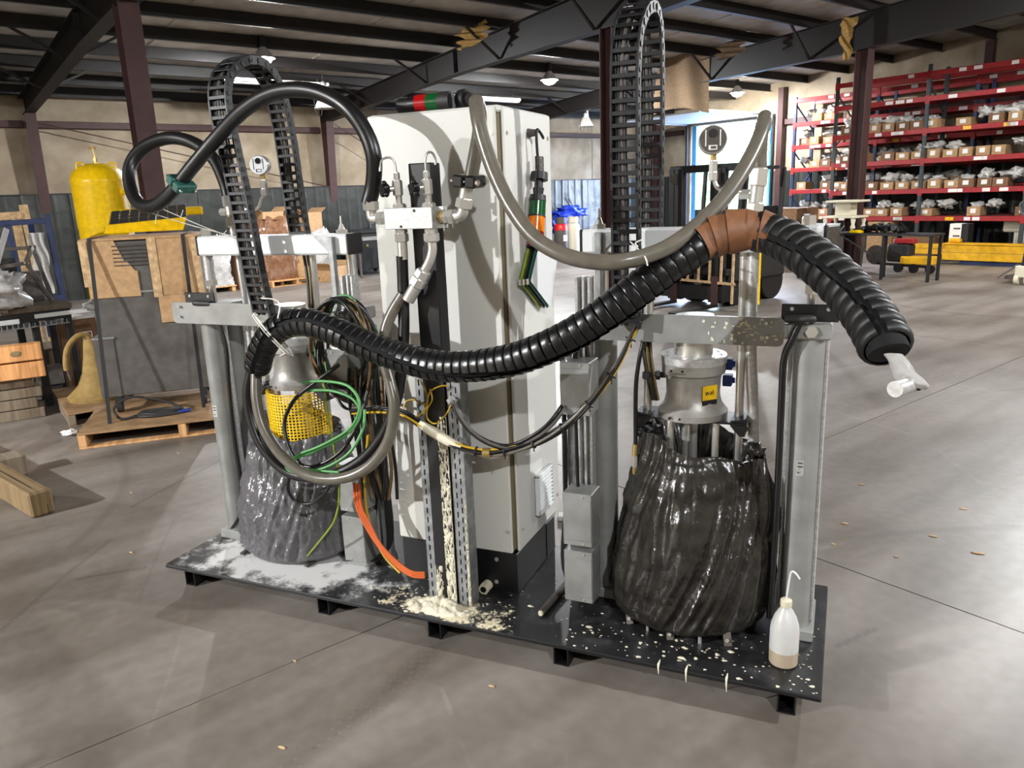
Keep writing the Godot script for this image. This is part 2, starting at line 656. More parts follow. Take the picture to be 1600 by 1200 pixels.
func skid_material() -> void:
	# black plate with its own spills: white powder at the left, cream paste by the post, flecks all over
	var w := 1400
	var h := 380
	var f := FastNoiseLite.new()
	f.seed = 41
	f.frequency = 0.014
	f.fractal_octaves = 5
	var a := f.get_image(w, h).get_data()
	f.seed = 42
	f.frequency = 0.09
	f.fractal_octaves = 3
	var b := f.get_image(w, h).get_data()
	var o := PackedByteArray()
	o.resize(w * h * 3)
	for y in h:
		for x in w:
			var k := y * w + x
			var X := -3.05 + 3.065 * x / w
			var Z := -3.36 + 0.83 * y / h
			var na := a[k] / 255.0 - 0.5
			var nb := b[k] / 255.0 - 0.5
			var base := 0.11 + maxf(0.0, na * 0.3) + nb * 0.03
			var c := Vector3(base, base, base * 1.04)
			var dp := Vector2((X + 2.46) / 0.52, (Z + 2.75) / 0.22).length()
			var pw := smoothstep(1.3, 0.62, dp + na * 1.1 + nb * 0.3)
			c = c.lerp(Vector3(0.87, 0.87, 0.86), pw)
			var dc := Vector2((X + 1.52) / 0.25, (Z + 2.62) / 0.11).length()
			c = c.lerp(Vector3(0.84, 0.8, 0.68), smoothstep(1.15, 0.7, dc + na * 1.4 + nb * 0.6))
			var sp := smoothstep(0.33, 0.39, nb + na * 0.25 - (0.02 if X < -1.2 and X > -2.0 else 0.05))
			c = c.lerp(Vector3(0.72, 0.7, 0.62), sp * 0.9)
			o[k * 3] = int(clampf(c.x, 0, 1) * 255)
			o[k * 3 + 1] = int(clampf(c.y, 0, 1) * 255)
			o[k * 3 + 2] = int(clampf(c.z, 0, 1) * 255)
	var m := mat("skid_top", Color.WHITE, 0.36)
	m.albedo_texture = ImageTexture.create_from_image(Image.create_from_data(w, h, false, Image.FORMAT_RGB8, o))

func L(w: float, y: float, n: float) -> Vector3:
	return Vector3(w, y, -n)

func roof_y(n: float) -> float:
	return 4.1 + 0.075 * (19.0 - n)

func low_y(n: float) -> float:  # underside of the rafters
	if n > 12.9:
		return lerpf(4.12, 3.75, (n - 12.9) / 6.1)
	if n > 8.4:
		return lerpf(4.25, 4.12, (n - 8.4) / 4.5)
	return lerpf(4.25, 5.35, (8.4 - n) / 18.4)

func rafter(w: float) -> Sh:
	var s := Sh.new()
	var poly := PackedVector2Array()
	for n in [19.0, 12.9, 8.4, 2.0, -10.0]:
		poly.append(Vector2(n, low_y(n)))
	for n in [-10.0, 19.0]:
		poly.append(Vector2(n, roof_y(n)))
	var tr := Transform3D(Basis(Vector3(0, 0, -1), Vector3.UP, Vector3(1, 0, 0)), Vector3(w, 0, 0))
	s.prism(poly, -0.006, 0.006, tr)
	var ns := [18.75, 12.9, 8.4, 2.0, -10.0]
	for k in 4:
		s.bar(L(w, low_y(ns[k]), ns[k]), L(w, low_y(ns[k + 1]), ns[k + 1]), 0.2, 0.014)
	s.bar(L(w, roof_y(19.0), 19), L(w, roof_y(-10.0), -10), 0.2, 0.014)
	for n in [12.9, 8.4]:  # stiffeners
		for sd in [-1.0, 1.0]:
			s.box(L(w, low_y(n), n - 0.006), L(w + sd * 0.09, roof_y(n), n + 0.006))
	return s

func i_column(at: Vector3, h: float, d: float, f: float) -> Sh:
	var s := Sh.new()
	s.box(at + V(-0.006, 0, -d / 2), at + V(0.006, h, d / 2))
	for e in [-1.0, 1.0]:
		s.box(at + V(-f / 2, 0, e * d / 2 - 0.008), at + V(f / 2, h, e * d / 2 + 0.008))
	s.box(at + V(-f * 0.7, 0, -d * 0.7), at + V(f * 0.7, 0.02, d * 0.7))
	return s

func building() -> void:
	# floor of cast slabs with open joints
	var fl := Node3D.new()
	fl.name = "floor"
	add_child(fl)
	fl.rotation.y = YAW
	fl.set_meta("kind", "structure")
	ob("joint_bed", bx(L(-10.3, -0.25, -10.3), L(21.5, -0.02, 19.3)), M.joint, fl)
	var ws := [-10.3, -8.8, -2.7, 3.4, 9.53, 15.6, 21.5]
	var ns := [-10.3, -9.4, -3.3, 2.82, 8.9, 15.0, 19.3]
	for a in 6:
		for b in 6:
			var s := Sh.new()
			var lo := L(ws[a] + 0.004, 0, ns[b] + 0.004)
			var hi := L(ws[a + 1] - 0.004, 0, ns[b + 1] - 0.004)
			s.box(V(lo.x, -0.1, hi.z), V(hi.x, -0.001, lo.z))
			var ids := []
			for q in [lo, V(hi.x, 0, lo.z), hi, V(lo.x, 0, hi.z)]:
				ids.append(s.add(q, Vector3.UP, Vector2(q.x / 16.0, q.z / 16.0)))
			s.face(ids[0], ids[1], ids[2])
			s.face(ids[0], ids[2], ids[3])
			ob("slab", s, M.concrete, fl)
	# long wall with its liner, sheeting and girts
	var wl := bstruct("wall_north", bx(L(-10.3, 0, 19.3), L(21.5, 4.5, 19.0)), M.wall_liner)
	var seam := 2.75
	for k in 16:
		var w := -9.2 + k * 2.0
		ob("liner_seam", bx(L(w - 0.02, 2.1, 19.0), L(w + 0.02, 4.2, 18.985), 0.005), M.wall_liner, wl)
	for k in 36:
		var w := -9.9 + k * 0.87
		var hh := 2.2 + 0.02 * sin(k * 2.3)
		var s := Sh.new()
		s.grid(25, 9, func(i, j):
			var u: float = i / 24.0
			var rib: float = pow(maxf(0.0, cos(u * TAU * 3.0)), 6.0) * 0.012
			var dent: float = 0.02 * sin(k * 1.7 + j * 0.9) * sin(u * 5.0 + k)* (1.0 - j / 9.0)
			return L(w + u * 0.86, hh * j / 8.0, 18.62 - rib - dent))
		ob("wainscot_panel", s, M.wainscot, wl)
	ob("top_angle", bx(L(-10.2, 2.19, 19.0), L(21.2, 2.215, 18.6)), M.dark_steel, wl)
	for k in 6:
		var w: float = [-9.5, -3.4, 2.7, 9.16, 15.25, 21.2][k]
		if k < 5:
			bstruct("trim_%d" % (k + 1), bx(L(w + 0.1, 3.52, 18.99), L([-9.5, -3.4, 2.7, 9.16, 15.25, 21.2][k + 1] - 0.1, 3.66, 18.88), 0.01), M.red_steel)
	# end wall with the loading door: leaves 13.83..16.84 open to 3.75 m
	var we := Sh.new()
	we.box(L(21.2, 0, 19.0), L(21.5, 6.6, 16.84))
	we.box(L(21.2, 3.75, 16.84), L(21.5, 6.6, 13.83))
	we.box(L(21.2, 0, 13.83), L(21.5, 6.6, -10.3))
	var wv := bstruct("wall_east", we, M.wall_liner)
	for r in [[19.0, 16.95, 3], [13.7, 4.0, 11]]:
		for k in r[2]:
			var n0: float = lerpf(r[0], r[1], float(k) / r[2])
			var n1: float = lerpf(r[0], r[1], float(k + 1) / r[2])
			var s := Sh.new()
			s.grid(19, 2, func(i, j):
				var u: float = i / 18.0
				return L(21.17 - pow(maxf(0.0, cos(u * TAU * 3.0)), 6.0) * 0.022, 2.2 * j, lerpf(n0, n1, u)))
			ob("wainscot_panel", s, M.wainscot, wv)
	var tg := Sh.new()
	tg.box(L(21.19, 3.5, 18.9), L(21.08, 3.66, 17.1), 0.01)
	tg.box(L(21.19, 3.5, 13.6), L(21.08, 3.66, -10.0), 0.01)
	bstruct("trim_6", tg, M.red_steel)
	for n in [18.2, 13.45, 8.0]:
		bstruct("trim_%d" % (7 + int((18.2 - n) / 4.0)), bx(L(21.19, 0, n + 0.09), L(20.98, 4.2 + (18.2 - n) * 0.07, n - 0.09), 0.01), M.red_steel)
	# closing walls and roof, out of the picture
	bstruct("wall_west", bx(L(-10.3, 0, 19.0), L(-10.0, 6.6, -10.3)), M.wall_liner)
	bstruct("wall_south", bx(L(-10.3, 0, -10.0), L(21.5, 6.8, -10.3)), M.wall_liner)
	var rf := Sh.new()
	var y1 := roof_y(19.4) + 0.21
	var y2 := roof_y(-10.4) + 0.21
	for q in [[0.0, 1.0], [0.15, 1.0]]:
		rf.quad(L(-10.4, y1 + q[0], 19.4), L(21.6, y1 + q[0], 19.4), L(21.6, y2 + q[0], -10.4), L(-10.4, y2 + q[0], -10.4), Vector3(0, -1.0 if q[0] == 0.0 else 1.0, 0))
	rf.quad(L(-10.4, y1, 19.4), L(21.6, y1, 19.4), L(21.6, y1 + 0.15, 19.4), L(-10.4, y1 + 0.15, 19.4))
	rf.quad(L(21.6, y1, 19.4), L(21.6, y2, -10.4), L(21.6, y2 + 0.15, -10.4), L(21.6, y1 + 0.15, 19.4))
	rf.quad(L(-10.4, y1, 19.4), L(-10.4, y2, -10.4), L(-10.4, y2 + 0.15, -10.4), L(-10.4, y1 + 0.15, 19.4))
	rf.quad(L(-10.4, y2, -10.4), L(21.6, y2, -10.4), L(21.6, y2 + 0.15, -10.4), L(-10.4, y2 + 0.15, -10.4))
	var ceil := bstruct("ceiling", rf, M.roof_liner)
	for k in 8:  # liner laps between purlins
		var w := -3.0 + k * 3.05 + 1.1
		var s := Sh.new()
		s.bar(L(w, roof_y(18.9) + 0.205, 18.9), L(w, roof_y(-9.0) + 0.205, -9.0), 0.04, 0.012)
		ob("liner_lap", s, M.roof_liner, ceil)
	for k in 24:
		var n := 18.75 - k * 1.2
		var y := roof_y(n)
		var s := Sh.new()
		s.box(L(-10, y, n - 0.005), L(21.2, y + 0.2, n + 0.005))
		s.box(L(-10, y, n - 0.07), L(21.2, y + 0.006, n))
		s.box(L(-10, y + 0.195, n), L(21.2, y + 0.201, n + 0.07))
		bstruct("trim_%d" % (20 + k), s, M.dark_steel)
	for w in [-9.5, -3.4, 2.7, 9.16, 15.25]:
		var o := bstruct("trim_%d" % (50 + int(w + 10)), rafter(w), M.dark_steel)
	for e in [[-3.4, 10.4], [2.7, 10.45], [9.16, 8.83], [15.25, 8.0]]:
		bstruct("steel_column", i_column(L(e[0], 0, e[1]), low_y(e[1]) , 0.24, 0.24), M.red_steel)
	for w in [-9.5, -3.4, 2.7, 9.16, 15.25]:  # tapered wall columns
		var s := Sh.new()
		var poly := PackedVector2Array([Vector2(18.99, 0), Vector2(18.74, 0), Vector2(18.5, 3.75), Vector2(18.99, 4.1)])
		s.prism(poly, -0.006, 0.006, Transform3D(Basis(Vector3(0, 0, -1), Vector3.UP, Vector3(1, 0, 0)), Vector3(w, 0, 0)))
		s.bar(L(w, 0, 18.74), L(w, 3.8, 18.5), 0.2, 0.014, Vector3(0, 0, 1))
		bstruct("steel_column", s, M.red_steel)
	# flange braces and a diagonal rod under the roof
	var k2 := 0
	for w in [2.7, 9.16, 15.25]:
		for n in [16.35, 13.95, 11.55, 9.15]:
			for sd in [-1.0, 1.0]:
				var s := Sh.new()
				s.bar(L(w, low_y(n) + 0.02, n), L(w + sd * 0.75, roof_y(n) + 0.02, n), 0.04, 0.04)
				bstruct("trim_%d" % (80 + k2), s, M.dark_steel)
				k2 += 1
	var rod := Sh.new()
	rod.cyl(L(2.8, 3.6, 18.6), L(9.0, 2.2, 18.6), 0.012, -1, 8)
	rod.cyl(L(9.3, 3.7, 18.5), L(15.1, 0.4, 18.6), 0.012, -1, 8)
	bstruct("trim_110", rod, M.red_steel)
	# raised sectional door, its jambs
	var d1 := Node3D.new()
	d1.name = "door_1"
	add_child(d1)
	d1.rotation.y = YAW
	d1.set_meta("kind", "structure")
	for k in 5:
		var s := bx(L(21.1 - k * 0.62, 3.82, 16.9), L(20.5 - k * 0.62, 3.87, 13.8), 0.008)
		ob("door_section", s, M.white_paint, d1)
	for n in [16.95, 13.75]:
		ob("track", bx(L(21.18, 3.78, n - 0.03), L(17.6, 3.84, n + 0.03)), M.galv, d1)
		ob("track", bx(L(21.18, 0, n - 0.03), L(21.1, 3.84, n + 0.03)), M.dark_steel, d1)
	ob("jamb", bx(L(21.3, 0, 16.95), L(21.45, 3.8, 16.7)), M.cyan_door, d1)
	ob("jamb", bx(L(21.3, 0, 13.97), L(21.45, 3.8, 13.75)), M.cyan_door, d1)
	lamps_and_fittings()

func lamps_and_fittings() -> void:
	var kk := 0
	for l in lamps:
		var seen: bool = kk < 3
		var lab: String = ["lit high-bay lamp above the left cable chain, nearest the yellow tank", "lit high-bay lamp over the right side of the grey cabinet", "lit high-bay lamp near the raised loading door"][kk] if seen else "lit high-bay lamp on the roof behind the viewer, " + ["", "", "", "farthest left", "left of centre", "right of centre", "overhead to the right", "above the right racks"][kk]
		var t := bthing("high_bay_lamp", lab, "lamp", l[0], l[1], l[2], 0.0, "" if seen else "high-bay lamps behind the viewer")
		var s := Sh.new()
		s.lathe([[0.0, 0.05], [0.05, 0.05], [0.09, 0.0], [0.17, -0.1], [0.2, -0.14], [0.195, -0.14], [0.165, -0.1], [0.08, 0.0], [0.0, 0.0]], 24)
		ob("reflector", s, M.alu, t)
		var c := Sh.new()
		c.cyl(V(0, 0.05, 0), V(0, 0.22, 0), 0.06, 0.05, 16)
		c.cyl(V(0, 0.2, 0), V(0, roof_y(l[1]) - l[2] + 0.05, 0), 0.008, -1, 8)
		ob("ballast", c, M.dark_steel, t)
		var b := Sh.new()
		b.sph(V(0, -0.14, 0), V(0.15, 0.1, 0.15), 16, 10)
		ob("bulb", b, M.bulb, t)
		var om := OmniLight3D.new()
		om.name = "lamp_light"
		om.light_color = Color(0.985, 0.99, 1.0)
		om.light_energy = l[3]
		om.omni_range = 60.0
		om.omni_attenuation = 2.0
		om.light_size = 0.07
		om.shadow_enabled = true
		om.position = V(0, -0.13, 0)
		t.add_child(om)
		kk += 1
	# unlit bell fittings
	for e in [[7.55, 15.4, 3.86, "unlit bell-shaped glass lamp hanging by the black hose arch"], [15.6, 16.0, 3.72, "unlit bell-shaped glass lamp hanging between cabinet and brown column"]]:
		var t := bthing("bell_lamp", e[3], "lamp", e[0], e[1], e[2])
		var s := Sh.new()
		s.lathe([[0.05, 0.1], [0.09, 0.08], [0.17, -0.06], [0.22, -0.16], [0.212, -0.16], [0.165, -0.06], [0.08, 0.07]], 24)
		ob("shade", s, M.clear_bag, t)
		var c := Sh.new()
		c.cyl(V(0, 0.06, 0), V(0, 0.26, 0), 0.075, 0.06, 16)
		c.sph(V(0, 0.3, 0), V(0.07, 0.07, 0.07))
		ob("ballast", c, M.alu, t)
		var h := Sh.new()
		h.cyl(V(0, 0.3, 0), V(0, roof_y(e[1]) - e[2], 0), 0.008, -1, 8)
		h.tube(spline([V(-0.1, 0.25, 0), V(-0.22, 0.1, 0.0), V(-0.2, -0.25, 0), V(-0.1, -0.3, 0), V(-0.06, -0.1, 0)]), 0.006, 6)
		ob("cord", h, M.black, t)
	# fluorescent strips
	for e in [[5.63, 7.9, 15.9, 4.2, "long white strip light behind the left cable chain"], [11.2, 13.4, 16.2, 4.15, "long white strip light above the grey cabinet"]]:
		var t := bthing("strip_light", e[4], "lamp", (e[0] + e[1]) / 2, e[2], e[3])
		var hl: float = (e[1] - e[0]) / 2
		ob("tray", bx(V(-hl, 0, -0.09), V(hl, 0.07, 0.09), 0.01), M.white_paint, t)
		var s := Sh.new()
		for z in [-0.045, 0.045]:
			s.cyl(V(-hl + 0.03, -0.02, z), V(hl - 0.03, -0.02, z), 0.015, -1, 10)
		ob("tube", s, M.paper, t)
		var h := Sh.new()
		for x in [-hl * 0.8, hl * 0.8]:
			h.cyl(V(x, 0.07, 0), V(x, roof_y(e[2]) - e[3], 0), 0.004, -1, 6)
		ob("hanger", h, M.galv, t)

func screw(s: Sh, p: Vector3, nn: Vector3, r := 0.011) -> void:
	s.cyl(p - nn * 0.004, p + nn * 0.003, r, r * 0.85, 16)
	s.cyl(p + nn * 0.003, p + nn * 0.005, r * 0.5, r * 0.45, 8)

func skid_and_cabinet() -> void:
	var t := thing("skid_base", "long black steel base plate with white powder and cream splashes, on short box feet", "base plate", V(-1.52, 0, -2.95))
	var s := Sh.new()
	s.box(V(-3.05, 0.1, -3.36), V(0.015, 0.119, -2.53), 0.004)
	ob("plate_edge", s, M.black_paint, t)
	s = Sh.new()
	s.quad(V(-3.047, 0.1205, -2.533), V(0.012, 0.1205, -2.533), V(0.012, 0.1205, -3.357), V(-3.047, 0.1205, -3.357), Vector3.UP)
	ob("plate_top", s, M.skid_top, t)
	for x in [-2.94, -2.125, -1.54, -0.96, -0.1]:
		s = Sh.new()
		s.box(V(x - 0.032, 0.0, -3.33), V(x + 0.032, 0.006, -2.57))
		s.box(V(x - 0.032, 0.094, -3.33), V(x + 0.032, 0.1, -2.57))
		s.box(V(x - 0.032, 0.0, -3.33), V(x - 0.026, 0.1, -2.57), 0.002)
		s.box(V(x + 0.026, 0.0, -3.33), V(x + 0.032, 0.1, -2.57), 0.002)
		ob("foot_tube", s, M.black_paint, t)
	# flecks and crumbs of dried sealant
	var r := RandomNumberGenerator.new()
	r.seed = 77
	var fl := Sh.new()
	for k in 420:
		var x := r.randf_range(-2.0, 0.0)
		var z := r.randf_range(-3.3, -2.54)
		if k < 150:
			x = r.randf_range(-0.95, 0.0)
			z = r.randf_range(-2.72, -2.54) if k < 90 else r.randf_range(-3.3, -2.54)
		elif k < 240:
			x = r.randfn(-1.5, 0.16)
			z = r.randfn(-2.66, 0.05)
		if x > 0.0 or x < -3.0 or z > -2.54 or z < -3.34:
			continue
		var q := r.randf_range(0.002, 0.007) * (0.6 if r.randf() < 0.75 else 1.2)
		fl.lump(V(x, 0.121 + q * 0.25, z), V(q * r.randf_range(0.8, 2.2), q * 0.5, q), 0.5, k, 6, 4)
	ob("sealant_crumbs", fl, M.paste, t).set_meta("kind", "stuff")
	for d in [[V(-0.306, 0.121, -2.525), 0.05], [V(-0.555, 0.121, -2.569), 0.035], [V(-0.452, 0.121, -2.606), 0.045]]:
		s = Sh.new()
		var p: Vector3 = d[0]
		p.z = -2.53
		s.tube([p + V(0, 0.003, -0.03), p + V(0.0, 0.004, 0.0), p + V(0, -0.01, 0.004), p + V(0.002, -d[1], 0.004)], 0.004, 6, true, [0.002, 0.0045, 0.0035, 0.0015])
		ob("sealant_drip", s, M.paste, t)

	# control cabinet
	var c := thing("control_cabinet", "tall light grey steel electrical cabinet on a black plinth, centre of the skid", "cabinet", V(-1.55, 0.12, -3.1))
	ob("body", bx(V(-1.835, 0.32, -3.37), V(-1.265, 2.17, -2.85), 0.01), M.seal, c)
	ob("front_panel", bx(V(-1.848, 0.315, -2.852), V(-1.272, 2.188, -2.833), 0.006), M.powder_grey, c)
	var sp := ob("side_panel", bx(V(-1.265, 0.315, -3.385), V(-1.25, 2.188, -2.866), 0.006), M.powder_grey, c)
	ob("side_panel", bx(V(-1.85, 0.315, -3.385), V(-1.835, 2.188, -2.866), 0.006), M.powder_grey, c)
	ob("rear_panel", bx(V(-1.84, 0.32, -3.395), V(-1.26, 2.188, -3.37), 0.006), M.powder_grey, c)
	ob("roof", bx(V(-1.842, 2.165, -3.385), V(-1.258, 2.192, -2.842), 0.008), M.powder_grey, c)
	ob("plinth", bx(V(-1.84, 0.121, -3.32), V(-1.255, 0.315, -2.84), 0.003), M.black_paint, c)
	ob("plinth_panel", bx(V(-1.838, 0.13, -3.315), V(-1.252, 0.305, -3.2), 0.003), M.black_paint, c)
	for p in [V(-1.825, 2.089, -2.833), V(-1.287, 2.09, -2.833), V(-1.824, 0.423, -2.833), V(-1.288, 0.421, -2.833), V(-1.354, 0.275, -2.84), V(-1.359, 0.164, -2.84)]:
		s = Sh.new()
		screw(s, p, Vector3.BACK)
		ob("panel_screw", s, M.steel, c)
	for p in [V(-1.25, 2.091, -2.897), V(-1.25, 2.089, -3.35), V(-1.25, 0.409, -2.908), V(-1.25, 0.397, -3.36)]:
		s = Sh.new()
		screw(s, p, Vector3.RIGHT)
		ob("panel_screw", s, M.steel, c)
	s = Sh.new()
	s.box(V(-1.25, 0.4, -3.245), V(-1.243, 0.6, -3.06), 0.003)
	for z in [-3.245, -3.07]:
		s.box(V(-1.25, 0.4, z), V(-1.225, 0.6, z + 0.01), 0.003)
	for y in [0.4, 0.59]:
		s.box(V(-1.25, y, -3.245), V(-1.225, y + 0.01, -3.06), 0.003)
	var vg := ob("vent_grille", s, M.powder_white, c)
	for k in 10:
		s = Sh.new()
		s.bar(V(-1.234, 0.415 + k * 0.0185, -3.24), V(-1.234, 0.415 + k * 0.0185, -3.065), 0.02, 0.007, V(0.6, 0.8, 0))
		ob("louvre", s, M.powder_white, vg)
	s = Sh.new()
	s.cyl(V(-1.25, 2.1, -3.119), V(-1.215, 2.1, -3.119), 0.016, 0.014, 12)
	s.hexnut(V(-1.25, 2.1, -3.119), V(-1.238, 2.1, -3.119), 0.02)
	ob("cable_gland", s, M.frame_grey, c)
	ob("rating_plate", bx(V(-1.250, 2.010, -3.192), V(-1.243, 1.947, -3.276)), M.black, c)
	ob("side_strip", bx(V(-1.250, 1.827, -3.285), V(-1.238, 1.545, -3.272)), M.powder_grey, c)
	# cable gland lying at the plinth
	var g := thing("loose_cable_gland", "white plastic cable gland on the plate before the black plinth", "cable gland", V(-1.4, 0.12, -2.79))
	s = Sh.new()
	s.cyl(V(-1.4, 0.146, -2.835), V(-1.4, 0.146, -2.8), 0.024, -1, 16)
	s.hexnut(V(-1.4, 0.146, -2.81), V(-1.4, 0.146, -2.785), 0.026)
	ob("gland_body", s, M.ivory, g)
	s = Sh.new()
	s.cyl(V(-1.4, 0.146, -2.788), V(-1.4, 0.146, -2.782), 0.014, -1, 16)
	ob("bore", s, M.black, g)
	signal_towers()

func signal_towers() -> void:
	var t := thing("signal_tower", "green, amber and red signal light tower hanging upside down on the cabinet side", "signal light", V(-1.2, 1.55, -3.18))
	var a: Vector3 = V(-1.205, 1.905, -3.113)
	var b: Vector3 = V(-1.205, 1.642, -3.046)
	var ax := (b - a).normalized()
	var ln := a.distance_to(b)
	var s := Sh.new()
	s.cyl(a - ax * 0.035, a - ax * 0.004, 0.036, 0.038, 20)
	s.cyl(a - ax * 0.004, a + ax * 0.03, 0.018, -1, 16)
	s.cyl(a + ax * 0.03, a + ax * 0.06, 0.024, 0.02, 16)
	s.cyl(a + ax * 0.06, a + ax * 0.085, 0.034, 0.036, 20)
	ob("mount", s, M.black, t)
	s = Sh.new()
	s.box(a + V(0.0, 0.03, -0.02), a + V(0.012, 0.1, 0.018), 0.002)
	var br := ob("terminal_plate", s, M.frame_grey, t)
	for k in 5:
		s = Sh.new()
		s.cyl(a + V(0.012, 0.042 + k * 0.012, 0.008 - 0.014 * (k % 2)), a + V(0.016, 0.042 + k * 0.012, 0.008 - 0.014 * (k % 2)), 0.004, -1, 8)
		ob("terminal_screw", s, M.steel, br)
	var mats := [M.lens_green, M.lens_amber, M.lens_red]
	for k in 3:
		var p := a + ax * (0.087 + k * 0.064)
		s = Sh.new()
		s.cyl(p, p + ax * 0.058, 0.035, -1, 24)
		var o := ob("lens", s, mats[k], t)
		o.set_meta("label", ["green lens", "amber lens", "red lens"][k])
		s = Sh.new()
		s.cyl(p + ax * 0.058, p + ax * 0.064, 0.037, -1, 24)
		ob("collar", s, M.black if k != 1 else M.lens_amber, t)
	s = Sh.new()
	s.tube(spline([V(-1.22, 2.1, -3.119), V(-1.205, 2.105, -3.135), V(-1.2, 2.08, -3.165), a + V(0, 0.2, 0.01), a + V(0, 0.03, 0)]), 0.006, 8)
	s.tube(spline([a + V(0, 0.06, 0.02), a + V(0.005, 0.02, 0.05), a + V(0.005, -0.08, 0.06), a + V(0.003, -0.15, 0.05)]), 0.003, 6)
	ob("lead", s, M.black, t)
	# second tower lying on the roof
	var u := thing("signal_tower", "red and green signal light tower lying on top of the cabinet", "signal light", V(-1.6, 2.19, -2.93))
	var xs := [-1.745, -1.69, -1.655, -1.6, -1.545, -1.49]
	var rs := [0.03, 0.034, 0.036, 0.036, 0.038]
	var ms := [M.black, M.rubber, M.lens_red, M.lens_green, M.rubber_dusty]
	for k in 5:
		s = Sh.new()
		s.cyl(V(xs[k], 2.2295, -2.93 + 0.004 * k), V(xs[k + 1] - 0.003, 2.2295, -2.93 + 0.004 * k), rs[k], -1, 20)
		ob(["socket", "collar", "lens", "lens", "cap"][k], s, ms[k], u)
	var w := thing("black_lens_cap", "round black cap standing on the cabinet roof beside the lying light tower", "cap", V(-1.44, 2.19, -2.95))
	s = Sh.new()
	s.cyl(V(-1.47, 2.232, -2.96), V(-1.43, 2.232, -2.945), 0.042, 0.042, 24)
	ob("shell", s, M.black, w)
	s = Sh.new()
	s.cyl(V(-1.429, 2.232, -2.9446), V(-1.424, 2.232, -2.943), 0.028, 0.026, 20)
	ob("rim", s, M.rubber_dusty, w)
	# documents in a clear pocket
	var d := thing("document_pocket", "slanting bundle of folders and papers in a clear pocket on the cabinet side", "document pocket", V(-1.22, 1.4, -3.15))
	var ct := [V(-1.235, 1.633, -3.033), V(-1.235, 1.502, -2.930), V(-1.235, 1.360, -3.153), V(-1.235, 1.602, -3.277)]
	for k in 4:
		s = Sh.new()
		var off := V(0.012 * k, 0.0, -0.012 * k)
		var th := V(0.008 if k < 3 else 0.002, 0, 0)
		var q := []
		for e in ct:
			q.append(e + off)
		s.quad(q[0], q[1], q[2], q[3], Vector3.LEFT)
		s.quad(q[0] + th, q[1] + th, q[2] + th, q[3] + th, Vector3.RIGHT)
		for e in 4:
			s.quad(q[e], q[(e + 1) % 4], q[(e + 1) % 4] + th, q[e] + th)
		ob(["folder", "folder", "folder", "paper"][k], s, [M.lime_cable, M.black, M.green_clamp, M.powder_white][k], d)
		if k < 3:
			s = Sh.new()
			s.bar(q[1] + th * 0.5 + V(0, 0.012, 0), q[1] + th * 0.5 + V(0, -0.012, 0), 0.01, 0.01)
			ob("metal_corner", s, M.chrome, d)

